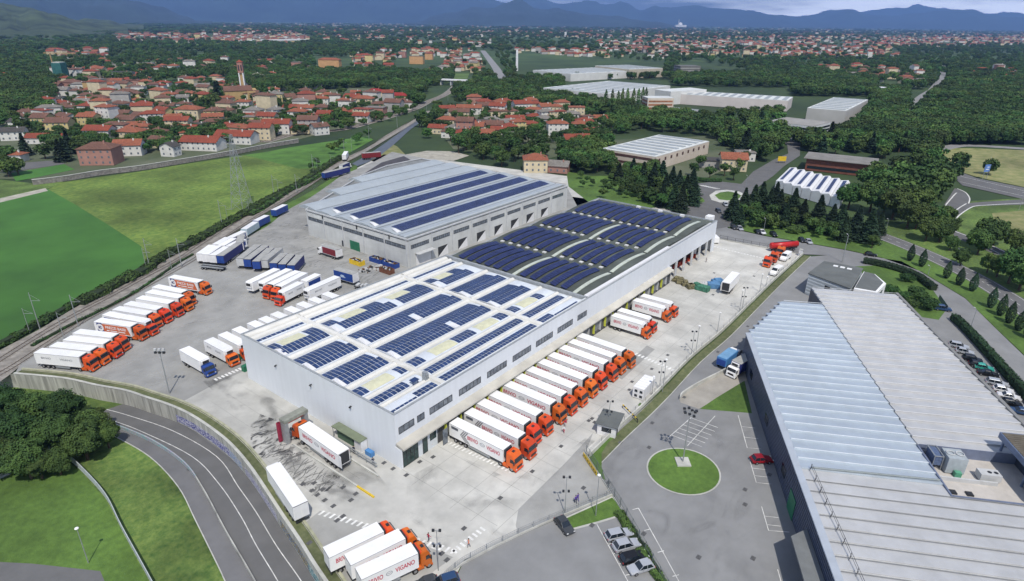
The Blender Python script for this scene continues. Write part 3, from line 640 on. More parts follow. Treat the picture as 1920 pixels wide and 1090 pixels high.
for y, vs in ((5.0, (0, 1, 2, 3)), (25.3, (0, 1, 2))):
    for i in vs:
        b = MB(); xs = [VB[i]+.5+(VB[i+1]-VB[i]-1)*k/14 for k in range(15)]
        for k in range(14): b.quad((xs[k], y-.55, vz(xs[k])+.16), (xs[k+1], y-.55, vz(xs[k+1])+.16), (xs[k+1], y+.55, vz(xs[k+1])+.16), (xs[k], y+.55, vz(xs[k])+.16))
        for k in range(14): b.quad((xs[k], y-.55, vz(xs[k])), (xs[k+1], y-.55, vz(xs[k+1])), (xs[k+1], y-.55, vz(xs[k+1])+.16), (xs[k], y-.55, vz(xs[k])+.16))
        b.build('roof_light', mat('skylight_pale', (.50, .54, .46), .45, .1, .5), W2)
PVX = [(68, 86), (89.3, 107.3), (111.3, 129.6), (132.3, 151.3)]
def pvrow(i, yc):
    x0, x1 = PVX[i]; n = 17; b = MB(); w = 1.8; tl = math.radians(14)
    for k in range(n):
        xa = x0+(x1-x0)*k/n+.05; xb = x0+(x1-x0)*(k+1)/n-.05
        for j in range(1):
            ya = yc-w/2; yb = yc+w/2; za = .42; zb = .42+w*math.sin(tl)
            t = [(xa, ya, vz(xa)+za), (xb, ya, vz(xb)+za), (xb, yb, vz(xb)+zb), (xa, yb, vz(xa)+zb)]
            b.add(t+[(u, v, z-.06) for u, v, z in t], [(0, 1, 2, 3), (4, 5, 1, 0), (5, 6, 2, 1), (6, 7, 3, 2), (7, 4, 0, 3)])
    o = b.build('solar_array', PV3, W2)
    x = x0-.7; b = MB(); b.box(x-.5, x+.5, yc-.2, yc+.9, vz(x), vz(x)+.32); b.build('ballast_block', PTILE, o)
for i in range(4):
    for yc in ((22.3, 18.9, 15.4, 12.1, 8.6) if i < 3 else (25.7, 22.4, 19, 15.5, 12.1, 8.6)): pvrow(i, yc)
    for yc in (45.4, 42.1, 38.7, 35.4, 32.1, 28.8): pvrow(i, yc)
for x, y in ((153.8, 30), (154, 21), (153.6, 12)): b = MB(); b.box(x, x+1.2, y, y+1.5, 11, 11.7); b.build('roof_vent', WHITE2, W2)
b = MB(); b.box(155.8, 158.8, 2.2, 4.6, 10.6, 12.4); b.build('corner_box', WHITE, W2)
# ================================================================== older grey factory north of the yard
G1 = thing('factory', 'older grey factory with high band windows, pale ridged roof and four solar strips', 'factory')
GX0, GY0 = 72.6, 73.2
FP = [(GX0, GY0), (169.2, GY0), (169.2, 165), (146, 165.2), (123.3, 157.8), (GX0, 129)]
WALLG = mat('factory_wall', (.56, .57, .55), .8, .10, .12, big=.10); joints(WALLG, 5.2, .06, .16)
b = MB(); n = len(FP)
for i in range(n):
    a, c = FP[i], FP[(i+1)%n]; b.quad((*a, 0), (*c, 0), (*c, 9.9), (*a, 9.9))
b.build('wall', WALLG, G1)
b = MB()
for i in range(n):
    a, c = FP[i], FP[(i+1)%n]; wallstrip(b, [Vector((*a, 0)), Vector((*c, 0))], .5, 9.88, 10.3)
b.build('parapet', LGREY, G1)
b = MB(); b.prism(FP, 9.4, 9.6); b.build('roof_deck', mat('roof_grey', (.22, .23, .23), .8, .15, .3), G1)
bays = [(75.6, 79.2), (79.2, 90.5), (90.5, 102), (102, 113.5), (113.5, 125), (125, 136.2), (136.2, 147.2), (147.2, 157.5)]
xl = [73.4, 73.4, 73.4, 73.4, 73.4, 74.4, 95, 115.2]
ROOFS = mat('factory_sheet', (.40, .44, .46), .5, .05, .25, metal=.15, big=.05)
for (y0, y1), xs in zip(bays, xl):
    ye = y1-.45; xr = 168.8
    if y1-y0 < 5: pr = [(y0, 9.7), (ye, 9.7), (ye, 10.3), (y0+.4, 10.5), (y0, 10.2)]
    else: pr = [(y0+.3, 9.6), (ye, 9.6), (ye, 10.15), (y0+7.2, 11.0), (y0+4, 10.8), (y0+.3, 10.15)]
    b = MB(); b.xprism([(p[0], p[1]) for p in pr], xs, xr); b.build('roof_bay', ROOFS, G1)
for y0, x0, x1 in ((79.2, 77, 166), (90.5, 77, 165.5), (102, 77.4, 165), (113.5, 78.6, 164.8)):
    zf = lambda x, y, y0=y0: (10.15+(y-y0-.3)*(.65/3.7) if y-y0 < 4 else 10.8+(y-y0-4)*(.2/3.2))+.02
    arr(G1, x0, x1, y0+1.5, y0+6.9, zf, px=1.25, py=1.35, m=PV2)
    b = MB(); b.add([(x0-2.2, y0+1.5, zf(0, y0+1.5)), (x0-.3, y0+1.5, zf(0, y0+1.5)+.05), (x0-.3, y0+4.5, 10.95), (x0-2.2, y0+4.2, 11.35)], [(0, 1, 2, 3)]); b.build('end_sheet', WHITE2, G1)
ys = [128.3, 118.5, 107.4, 96, 84.9, 74]
for i in range(5): win(G1, ys[i+1]+.5, ys[i]-.4, 6.4, 7.7, GX0, 8, 'x', .08)
for i in range(9):
    x0 = 73.7+i*10.45; win(G1, x0+.2, x0+8.6, 6.45, 7.75, GY0, 8, 'y', .08)
for y in ys: b = MB(); b.box(GX0-.12, GX0, y-.3, y+.3, 0, 9.88); b.build('pilaster', LGREY, G1)
for i in range(10): x = 73.2+i*10.45; b = MB(); b.box(x-.25, x+.25, GY0-.12, GY0, 0, 9.88); b.build('pilaster', LGREY, G1)
b = MB(); b.box(GX0-.1, GX0, 98.6, 103.9, 0, 3.4); b.build('door', GREENP, G1)
b = MB(); b.box(GX0-.1, GX0, 107.5, 108.6, 0, 2.2); b.build('door', DARK, G1)
for i in range(1, 8):
    x = 76.2+i*10.45; b = MB(); b.box(x, x+5.0, GY0-.1, GY0, 0, 3.6); o = b.build('gate', DARK, G1)
    b = MB(); b.add([(x, GY0-.14, .2), (x+4.9, GY0-.14, 3.6), (x+5.0, GY0-.14, 0), (x, GY0-.14, 0)], [(0, 3, 2, 1)]); b.build('shutter', WHITE2, o)
b = MB(); b.box(76, 83, GY0-.14, GY0, 0, 4.0); b.build('door', WHITE2, G1)
b = MB(); b.box(75.5, 83.5, GY0-2.2, GY0-.1, 4.4, 4.55); b.build('door_canopy', LGREY, G1)
for y in (118.5, 99, 82): 
    b = MB(); b.box(GX0-.55, GX0-.14, y-.1, y+.1, 8.6, 10.0); b.build('downpipe', DARK, G1)
# dark lean-to on the railway side
b = MB(); b.prism([(74.5, 131), (95, 141.6), (115, 151.8), (123, 158.5), (150, 172), (172, 185), (176, 176), (169.5, 166), (146, 166), (123.6, 158.6), (96, 143.2)] if False else [(146, 166), (169, 166), (180, 190), (160, 186), (124, 165), (123.3, 159)], 0, 6.5)
o = b.build('annex', mat('annex_dark', (.07, .065, .07), .8, .2, .3), G1)
b = MB(); b.box(148, 174, 168, 171, 6.5, 7.6); b.build('annex_rooflight', WHITE2, G1)
# ================================================================== ribbed metal hall on the right (rotated 27.7 degrees)
RA = math.radians(27.7); HB = 8.0
H0 = G(1399.6, 623.8, HB); 
HALL = thing('ribbed_hall', 'huge pale metal hall with ribbed roof and dark blue corrugated wall', 'hall', (H0.x, H0.y, 0), RA)
inv = Matrix.Rotation(-RA, 4, 'Z') @ Matrix.Translation((-H0.x, -H0.y, 0))
def HL(x, y, z=HB): p = inv @ G(x, y, z); return (p.x, p.y)
# hall body in its own axes: x along the blue wall, y negative to the right
XN = -110.0
HROOF = mat('hall_sheet_blue', (.46, .52, .57), .38, .05, .3, metal=.25, big=.05)
HROOF2 = mat('hall_sheet_grey', (.50, .505, .505), .5, .06, .3, metal=.1, big=.06)
HBLUE = mat('hall_wall_blue', (.045, .055, .085), .5, .08, .8)
def ribs(b, x0, x1, y0, y1, z, step, h):
    n = int(round((x1-x0)/step)); st = (x1-x0)/n
    for i in range(n):
        a = x0+st*i; c = a+st; yy1 = y1(a) if callable(y1) else y1
        b.add([(a, y0, z), (a, yy1, z), (a, y0, z+h), (a, yy1, z+h), (a+.25, y0, z+h), (a+.25, yy1, z+h), (c, y0, z), (c, (y1(c) if callable(y1) else y1), z), (a, y0, z-.3), (a, yy1, z-.3), (c, y0, z-.3), (c, yy1, z-.3)],
              [(0, 1, 3, 2)[::-1], (2, 3, 5, 4)[::-1], (4, 5, 7, 6)[::-1], (8, 2, 4, 6, 10)[::-1] if y0 > 0 else (8, 2, 4, 6, 10), (9, 3, 5, 7, 11)])
b = MB(); cut = lambda x: -.9 if x < 0 else -.9-x*12.1/21.7
ribs(b, -51, 21.7, -22.9, cut, HB-.1, 2.72, .26); b.build('roof', HROOF, HALL)
b = MB(); ribs(b, -40.5, 33.2, -45.2, -23.1, HB-.1, 2.72, .30); b.build('roof', HROOF2, HALL)
b = MB(); ribs(b, XN, -53.8, -60, -.9, HB-.1, 2.72, .16); ribs(b, -53.8, -51.02, -22.9, -.9, HB-.1, 2.72, .16); b.build('roof', HROOF2, HALL)
for i in range(27):  # white cap strips put the specular glint of the rib risers into colour
    x = 21.7-2.69*i; b = MB(); b.box(x-.02, x+.11, -22.9, cut(x)-.1, HB+.17, HB+.23); b.build('glint_cap', mat('glint_white', (.75, .78, .80), .3, .05, 1, metal=.2), HALL)
for i in range(27):  # duller strips paint the same riser glint on the right half
    x = 33.2-2.73*i; b = MB(); b.box(x-.02, x+.08, -45.1, -23.2, HB+.21, HB+.25); b.build('glint_cap', mat('glint_grey', (.68, .68, .67), .4, .05, 1), HALL)
for i in range(19):
    x = -54-2.72*i; b = MB(); b.box(x-.06, x+.10, -60, -1, HB+.08, HB+.11); b.build('roof_joint', mat('joint_grey', (.24, .24, .23), .6, .1, 1), HALL)
for i in range(40):
    x = 32-2.73*i; b = MB(); b.box(x-.45, x+.45, -46.1, -45.92, HB-1.0, HB+.1); b.build('parapet_fin', DARK, HALL)
b = MB()
b.box(XN, 0, -.9, 0, 0, HB-.45); b.prism([(0, -.9), (0, 0), (21.9, -12.2), (21.9, -22.9), (0, -22.9)], 0, HB-.45); b.box(0, 33.4, -45.4, -22.95, 0, HB-.46)
b.box(XN, 0, -45.4, -.9, 0, HB-2.0)
b.build('wall', HBLUE, HALL)
b = MB()
for z in [.6+.62*i for i in range(11)]: b.box(XN, -.2, 0, .10, z, z+.26)
b.build('wall_cladding', mat('cladding_blue', (.085, .105, .155), .45, .08, .8), HALL)
b = MB(); b.xprism([(.02, HB-.5), (.18, HB-.4), (.18, HB-.1), (-.9, HB+.1), (-.9, HB-.5)], XN, .1); b.build('fascia', mat('fascia_blue', (.40, .44, .49), .5, .05, .4), HALL)
b = MB(); b.xprism([(-45.2, HB-.5), (-45.2, HB+.35), (-45.9, HB+.35), (-45.9, HB-1.6), (-45.4, HB-1.6)], -95, 33.4)
b.build('parapet', mat('parapet_grey', (.22, .22, .21), .6, .1, .5), HALL)
for x in (-12, -30, -46, -66):
    b = MB(); b.box(x-1.3, x+1.3, .105, .16, 2.4, 4.2); b.build('window', GLASS, HALL)
b = MB(); b.box(-55, -51.5, .11, .2, 0, 4); b.build('gate', GREENP, HALL)
b = MB(); b.prism([(-62, .2), (-62, .3), (-64, 3), (XN, 3.4), (XN, .2)], 4.6, 4.9); b.build('awning', mat('awning_grey', (.17, .18, .18), .6, .1, .4), HALL)
b = MB(); b.box(-40.6, -40.5, -45, -23.1, HB-1.6, HB+.45); b.box(-53.9, -53.75, -46, -23.1, HB-1.6, HB+.35); b.box(-53.9, -40.5, -23.1, -22.85, HB-1.6, HB+.25); b.build('pit_wall', mat('pit_wall_blue', (.15, .18, .26), .5, .1, .6), HALL)
b = MB(); b.box(-53.7, -40.6, -46, -23.2, HB-1.75, HB-1.6); b.build('pit_floor', mat('pit_floor', (.50, .47, .43), .8, .08, .4), HALL)
b = MB(); b.box(-47.6, -47.3, -33, -23.2, HB-1.6, HB-.9); b.build('pit_kerb', LGREY, HALL)
# plant on the roof: separate machines
def at_h(x, y, z): v = Matrix.Translation((H0.x, H0.y, 0)) @ Matrix.Rotation(RA, 4, 'Z') @ Vector((x, y, z)); return v
cu = thing('cooling_unit', 'tall grey cooling unit with two round fan rings on the metal hall roof', 'cooling unit', at_h(-44.2, -27.2, HB-1.6), RA)
b = MB(); b.box(-1.4, 1.6, -1.5, 1.5, .2, 3.2); b.build('casing', mat('casing_grey', (.36, .40, .42), .5, .1, 1), cu)
for y in (-.75, .75):
    b = MB()
    for k in range(12): a = 2*PI*k/12; c = 2*PI*(k+1)/12; b.tube((.1+.62*math.cos(a), y+.62*math.sin(a), 3.35), (.1+.62*math.cos(c), y+.62*math.sin(c), 3.35), .09, 5)
    b.build('fan_ring', LGREY, cu)
b = MB(); b.box(-2.3, -1.5, -.7, .3, 0, 1.0); b.build('pump', mat('pump_green', (.10, .32, .20), .5, .1, 1), cu)
fr = thing('frame_rack', 'black steel frame with blue panels beside the roof cooling unit', 'frame', at_h(-43.2, -24.6, HB-1.6), RA)
b = MB()
for x in (-1.6, 1.6):
    for y in (-.7, .7): b.tube((x, y, 0), (x, y, 2.8), .07, 5)
b.box(-1.6, 1.6, -.77, -.63, 2.7, 2.84); b.box(-1.6, 1.6, .63, .77, 2.7, 2.84); b.box(-1.67, -1.53, -.7, .7, 2.7, 2.84); b.box(1.53, 1.67, -.7, .7, 2.7, 2.84); b.build('frame', STEEL, fr)
b = MB(); b.box(-1.5, 1.5, -.6, .6, .9, 2.6); b.build('coil', mat('coil_blue', (.10, .14, .24), .5, .2, 3), fr)
ac = thing('air_conditioner', 'low white air conditioner box with two fans on the hall roof pit', 'air conditioner', at_h(-45.9, -32.2, HB-1.6), RA)
b = MB(); b.box(-.9, .9, -1.6, 1.6, .25, 1.5); b.build('casing', LGREY, ac)
for y in (-1.0, .0): b = MB(); b.tube((0, y, 1.5), (0, y, 1.53), .35, 10); b.build('fan', DARK, ac)
sh = thing('roof_shelter', 'dark blue roof shelter with brown corrugated top beside the plant pit', 'shelter', at_h(-45, -40.5, HB-1.6), RA)
b = MB(); b.box(-8.5, 6.5, -8, 4.2, 3.9, 5.0); b.build('roof', mat('shelter_blue', (.13, .17, .26), .5, .08, .6), sh)
b = MB()
for i in range(24): b.box(-8.3+i*.61, -8.0+i*.61, -7.9, 4.0, 5.0, 5.12)
b.box(-8.3, 6.3, -7.9, 4.0, 4.9, 5.03); b.build('roof_sheet', mat('shelter_brown', (.13, .115, .09), .8, .15, .6), sh)
for x in (-7.5, -2, 5.5): b = MB(); b.box(x, x+.3, 3.4, 3.7, 0, 3.9); b.build('post', mat('shelter_blue', (.13, .17, .26)), sh)
b = MB(); b.box(-7, 5, -7.5, 1.5, 0, 3.9); b.build('plant_room', mat('plant_dark', (.05, .06, .08), .6, .1, .6), sh)
for i, y in enumerate((-24.9, -27.4)):
    b = MB(); b.box(-.5, .5, -.5, .5, 0, .25); b.box(-.4, .4, -.4, .4, .25, .3); o = b.build('roof_hatch', DARK, None, loc=at_h(-50.6, y, HB-1.6), rz=RA); tag(o, ('left' if i == 0 else 'right')+' of two small dark hatches in the pale floor of the roof pit', 'hatch', 'dark hatches in the roof pit')
# guard rail along the roof edge
gr = thing('guard_rail', 'black handrail running along the metal hall roof edge toward the camera', 'railing', at_h(0, 0, 0), RA)
b = MB(); b.tube((-51, -2.4, HB+1.1), (-85, -3.4, HB+1.1), .035, 5); b.tube((-51, -2.4, HB+.6), (-85, -3.4, HB+.6), .03, 5); b.build('rail', DARK, gr)
for i in range(13): x = -51-i*2.75; y = -2.4-(i/12)*1.0; b = MB(); b.tube((x, y, HB), (x, y, HB+1.12), .045, 5); b.tube((x, y, HB+.9), (x-.5, y+.35, HB), .03, 4); b.build('post', DARK, gr)
cr_ = thing('gutter_pipe', 'long grey pipe lying across the metal hall roof', 'pipe', at_h(0, 0, 0), RA)
b = MB(); b.tube((-50.9, -2.6, HB+.35), (-50.3, -22.6, HB+.35), .17, 6); b.build('pipe', mat('pipe_grey', (.22, .25, .25), .6, .1, 1), cr_)
# ---------------------------------------------------------------- small office behind the hall
OF = thing('office_building', 'small office with grey flat roof, striped facade and bright white cube annex', 'office')
b = MB(); fpo = [(135.2, -37.5), (149.4, -38.7), (150.3, -49.6), (130.2, -50.0), (130.8, -40)]
b.prism(fpo[:4], 0, 6.7); b.build('wall', mat('office_wall', (.42, .46, .48), .5, .1, .3), OF)
b = MB(); b.prism([(135.0, -37.3), (149.6, -38.5), (150.5, -49.8), (129.9, -50.2)], 6.7, 7.0); b.build('roof', mat('office_roof', (.13, .14, .135), .8, .12, .2), OF)
for i in range(3): b = MB(); b.box(146.2, 147.4, -43.2-i*2.0, -41.9-i*2.0, 7.0, 7.15); b.build('roof_light', WHITE, OF)
b = MB()
for k in range(6): z = .8+k*1.0; b.add([(134.9, -37.6, z), (129.95, -50, z), (129.95, -50, z+.45), (134.9, -37.6, z+.45)], [(0, 1, 2, 3)]); 
b.build('facade_stripe', mat('stripe_white', (.60, .64, .66), .5, .05, .4), OF)
b = MB(); b.add([(132.7, -43, 3.5), (132.0, -44.6, 3.5), (132.0, -44.6, 5.2), (132.7, -43, 5.2)], [(0, 1, 2, 3)]); b.build('window', GLASS, OF)
b = MB(); b.prism([(131.5, -50.9), (148.6, -50.4), (148.4, -53.5), (142.0, -57.6), (132.5, -56.7)], 0, 6.6); b.build('annex', WHITE, OF)
b = MB(); b.prism([(132.5, -51.0), (148.4, -50.6), (148.2, -53.3), (142.0, -56.8), (133.4, -56.2)], 6.6, 6.7); b.build('annex_roof', mat('office_roof', (.13, .14, .135)), OF)
b = MB(); b.add([(131.9, -53.1, 2.2), (132.45, -56.5, 2.2), (132.45, -56.5, 5.6), (131.9, -53.1, 5.6)], [(0, 1, 2, 3)]); b.add([(132.6, -56.8, 2.2), (139, -57.4, 2.2), (139, -57.4, 5.6), (132.6, -56.8, 5.6)], [(0, 1, 2, 3)]); b.build('window', mat('teal_glass', (.02, .09, .09), .1, .2, 1), OF)
# ---------------------------------------------------------------- far industrial buildings: three roof corners in the photo give each its place
def shed3(name, label, A, B_, C_, h, wallm, roofm, cat='warehouse', bands=0, ribsn=0, doors=(), over=0, bandm=None):
    a = G(*A, h); p = G(*B_, h); q = G(*C_, h); u = (q-a); u.z = 0; W = u.length; ang = math.atan2(u.y, u.x); un = u.normalized(); vn = Vector((-un.y, un.x, 0)); D = (p-a).dot(vn)
    t = thing(name, label, cat, (a.x, a.y, 0), ang)
    lo, hi = (0, D) if D > 0 else (D, 0)
    b = MB(); b.box(0, W, lo, hi, 0, h-.3); b.build('wall', wallm, t)
    b = MB(); b.box(-over, W+over, lo-over, hi+over, h-.3, h); b.build('roof', roofm, t)
    if ribsn:
        b = MB()
        for i in range(ribsn): x = W*(i+.5)/ribsn; w_ = W/ribsn*.22; b.box(x-w_, x+w_, lo+abs(D)*.06, hi-abs(D)*.06, h, h+.35)
        b.build('roof_light', mat('rooflight_grey', (.33, .36, .37), .5, .1, .3), t)
    near = lo if D > 0 else hi; s = -1 if D > 0 else 1
    for k in range(bands):
        z0 = 1.2+(h-2)*k/max(1, bands); z1 = z0+min(1.5, (h-2)/bands*.55)
        for face in (0, 1):
            b = MB()
            if face == 0: b.box(1, W-1, near+s*.02, near+s*.12, z0, z1)
            else: b.box(-.12, -.02, lo+1, hi-1, z0, z1)
            b.build('window', bandm or GLASS, t)
    return t, W, D
wl_ = mat('works_wall', (.62, .62, .60), .7, .06, .1); wr_ = mat('works_roof', (.60, .62, .60), .6, .08, .05, big=.06)
pk = mat('pinkish_wall', (.58, .50, .42), .7, .06, .1)
t, W, D = shed3('factory', 'beige factory with white roof and brown window bands behind the fir trees', (1230, 294), (1155, 272), (1330, 265), 8, pk, wr_, 'factory', 0, 8)
for z in (1.5, 5.2): b = MB(); b.box(-.12, -.02, 2, abs(D)-2, z, z+1.4) if D > 0 else b.box(-.12, -.02, D+2, -2, z, z+1.4); b.build('window', mat('brown_glass', (.10, .055, .05), .3, .2, .4), t)
for i in range(9): b = MB(); x = W*(i+.6)/9.6; b.box(x-1, x+1, -.1, -.02, 4.5, 6.3) if D > 0 else b.box(x-1, x+1, .02, .1, 4.5, 6.3); b.build('window', mat('brown_glass', (.10, .055, .05)), t)
shed3('warehouse', 'big white warehouse behind the row of poplars, left of the striped offices', (1140, 176), (1062, 160), (1257, 161), 11, wl_, wr_, 'warehouse', 0, 9)
shed3('warehouse', 'long low white warehouse with a red door, right of the striped offices', (1478, 189), (1470, 181), (1252, 175), 10, mat('works_wall_pink', (.60, .55, .52), .7, .05, .1), wr_, 'warehouse', 0, 14)
shed3('warehouse', 'pale raised roof block rising behind the long low white warehouse', (1325, 168), (1318, 163), (1258, 172), 13, wl_, wr_, 'warehouse')
shed3('warehouse', 'bright white warehouse with dark loading window on the estate at right', (1587, 208), (1512, 203), (1628, 187), 11, mat('works_wall_grey', (.45, .44, .42), .7, .05, .1), wr_, 'warehouse', 0, 8)
t, W, D = shed3('office_building', 'low white office block with dark bands in front of the estate warehouse', (1525, 237), (1463, 222), (1558, 229), 7, mat('office_white', (.62, .64, .66), .6, .05, .2), mat('roof_brownish', (.30, .29, .27), .8, .1, .2), 'office', 2)
t, W, D = shed3('office_building', 'five storey office block striped with orange and beige balconies', (1215, 184), (1186, 180), (1264, 184), 14, mat('office_beige', (.52, .46, .38), .7, .05, .2), wr_, 'office', 4, 0, bandm=mat('orange_shade', (.30, .13, .06), .6, .3, .3))
shed3('warehouse', 'low grey and blue canopy shed below the striped offices', (1270, 217), (1213, 207), (1320, 207), 4, mat('shed_blue', (.10, .20, .42), .6, .1, .2), mat('roof_brownish', (.30, .29, .27)), 'shed', 0, 9)
shed3('warehouse', 'distant long white works roof beside the white chimney', (1070, 139), (968, 133), (1230, 131), 10, wl_, wr_, 'warehouse', 0, 14)
shed3('warehouse', 'distant pale works roof raised behind the long white works', (1180, 130), (1090, 124), (1243, 128), 13, mat('works_wall_tan', (.42, .38, .30), .7, .05, .1), wr_, 'warehouse', 0, 8)
shed3('office_building', 'isolated dark concrete office block with yellow end wall on a green field', (1276, 124), (1279, 122), (1314, 124), 16, mat('dark_concrete', (.14, .14, .13), .7, .1, .2), mat('dark_concrete', (.14, .14, .13)), 'office', 4, bandm=mat('band_pale', (.30, .30, .28), .7, .1, .2))
shed3('warehouse', 'small white warehouse among trees left of the far road', (1684, 168), (1640, 165), (1690, 165), 9, WHITE2, WHITE2, 'warehouse')
shed3('warehouse', 'wide white flat roofed works far behind the left village', (470, 76), (400, 76), (580, 74), 9, wl_, wr_, 'warehouse')
shed3('greenhouse', 'row of white polytunnels far left behind the village', (206, 97), (127, 94), (217, 93), 5, WHITE2, WHITE2, 'greenhouse')
ch = thing('chimney', 'tall white factory chimney standing left of the distant works', 'chimney', (G(969, 133).x, G(969, 133).y, 0))
b = MB(); b.tube((0, 0, 0), (0, 0, 33), 2.2, 10, 1.8); b.build('stack', WHITE2, ch)
# brick building and sawtooth shed by the plane trees
t, W, D = shed3('office_building', 'long low brick building with brown overhanging roof beside the plane trees', (1513, 296), (1522, 286), (1640, 309), 7, mat('red_brick', (.20, .075, .05), .8, .15, .5), mat('roof_taupe', (.22, .21, .19), .8, .12, .2), 'building', 1, over=1.5)
st = thing('sawtooth_shed', 'white low sawtooth roofed workshop with dark solar strips beside the plane trees', 'workshop')
a0 = G(1455, 338, 5); a1 = G(1578, 372, 5); dx = G(1478, 316, 5)-a0; n = 7
ux = (a1-a0)/n
for i in range(n):
    p = a0+ux*i; q = p+ux*.96; d = dx*1.15
    b = MB(); P = [Vector((v.x, v.y, 0)) for v in (p, q, q+d, p+d)]; mid1 = p.lerp(q, .78); mid2 = mid1+d
    top = [Vector((p.x, p.y, 4.6)), Vector((q.x, q.y, 4.6)), Vector((q.x+d.x, q.y+d.y, 4.6)), Vector((p.x+d.x, p.y+d.y, 4.6)), Vector((mid1.x, mid1.y, 5.5)), Vector((mid2.x, mid2.y, 5.5))]
    b.add(P+top, [(0, 1, 5, 8, 4), (1, 2, 6, 5), (2, 3, 7, 9, 6), (3, 0, 4, 7), (4, 8, 9, 7), (8, 5, 6, 9)]); b.build('roof_bay', WHITE2, st)
    if i in (0, 1, 2, 3, 4, 5, 6):
        A, B_, C_, D_ = top[0].lerp(top[4], .35), top[0].lerp(top[4], .85), top[3].lerp(top[5], .85), top[3].lerp(top[5], .35)
        b = MB(); b.add([v+Vector((0, 0, .08)) for v in (A.lerp(D_, .1), B_.lerp(C_, .1), C_.lerp(B_, .05), D_.lerp(A, .05))], [(0, 1, 2, 3)]); b.build('solar_array', PV2, st)
# ================================================================== vehicles
def bev(b, w=.06, seg=1):
    bm = bmesh.new(); vs = [bm.verts.new(v) for v in b.v]
    for f, mi in zip(b.f, b.m):
        try: q = bm.faces.new([vs[i] for i in f]); q.material_index = mi
        except ValueError: pass
    bmesh.ops.remove_doubles(bm, verts=bm.verts, dist=.001); bmesh.ops.recalc_face_normals(bm, faces=bm.faces)
    bmesh.ops.bevel(bm, geom=[e for e in bm.edges if e.is_manifold and e.calc_face_angle(0) > .3], offset=w, segments=seg, affect='EDGES', clamp_overlap=True)
    b.v = [tuple(v.co) for v in bm.verts]; bm.verts.index_update(); b.f = [[v.index for v in f.verts] for f in bm.faces]; b.m = [f.material_index for f in bm.faces]; bm.free(); return b
WH = {}
def wheel(parent, x, y, r=.5, w=.3):
    k = (r, w, y > 0)
    if k not in WH:
        b = MB(); s = 1 if y > 0 else -1; b.tube((0, -w/2, 0), (0, w/2, 0), r, 14); b.mi = 1; b.tube((0, s*(w/2-.02), 0), (0, s*(w/2+.015), 0), r*.55, 10); WH[k] = b.mesh('wheel', [BLACK, RIM])
    o = bpy.data.objects.new('wheel', WH[k]); COL.objects.link(o); o.parent = parent; o.location = (x, y, r); return o
def one(parent, name, m, *boxes, bv=0):
    b = MB()
    for q in boxes: b.box(*q)
    if bv: bev(b, bv)
    return b.build(name, m, parent)
def cab(t, x0, col, H=3.75, L=2.35, big=True):
    # side profile, x forward
    if big: pr = [(0, .95), (0, H-.25), (.35, H), (1.35, H-.12), (1.85, 2.95), (2.12, 1.9), (2.28, 1.25), (2.3, .45), (.9, .45), (.9, .95)]
    else: pr = [(0, .9), (0, 2.75), (.9, 2.85), (1.6, 2.7), (1.95, 1.75), (2.1, 1.2), (2.12, .45), (.8, .45), (.8, .9)]
    k = L/2.35; b = MB(); b.yprism([(x0+p[0]*k, p[1]) for p in pr], -1.24, 1.24); bev(b, .09, 2); c = b.build('cab', col, t, smooth=False)
    i = 4 if big else 3; A, B_ = pr[i], pr[i+1]
    def on(s, off=.02): 
        q = (A[0]+(B_[0]-A[0])*s, A[1]+(B_[1]-A[1])*s); return x0+q[0]*k+off, q[1]
    b = MB(); (xa, za), (xb, zb) = on(.06), on(.92); b.quad((xa, -1.08, za), (xb, -1.12, zb), (xb, 1.12, zb), (xa, 1.08, za)); b.build('windscreen', GLASS, t)
    b = MB(); z0, z1 = (1.95, 2.75) if big else (1.75, 2.45)
    for s in (-1, 1):
        b = MB(); y = s*1.252; xx = x0+k*(1.95 if big else 1.75); q = [(x0+.95*k, y, z0), (xx, y, z0), (xx-.22, y, z1), (x0+1.0*k, y, z1)]; b.quad(*(q if s < 0 else q[::-1])); b.build('side_window', GLASS, t)
    xf = x0+(2.31 if big else 2.13)*k
    one(t, 'grille', mat('grille_dark', (.035, .03, .03), .5, .2, 3), (xf-.06, xf+.015, -.75, .75, .85, 1.35)) if True else 0
    one(t, 'bumper', col, (xf-.25, xf+.08, -1.23, 1.23, .32, .68), bv=.05)
    for s in (-1, 1):
        one(t, 'headlight', LGREY, (xf-.02, xf+.05, s*1.12, s*.80, .72, .92))
        one(t, 'mirror', DARK, (xf-.35, xf-.2, s*1.28, s*1.52, 1.9, 2.6))
    if big:
        one(t, 'roof_hatch', DARK, (x0+.55, x0+1.05, -.3, .3, H-.07, H+.03)); b = MB(); b.quad((x0+1.9*k, -1.1, 2.98), (x0+2.15*k, -1.1, 2.86), (x0+2.15*k, 1.1, 2.86), (x0+1.9*k, 1.1, 2.98)); b.build('sun_visor', DARK, t)
    return xf
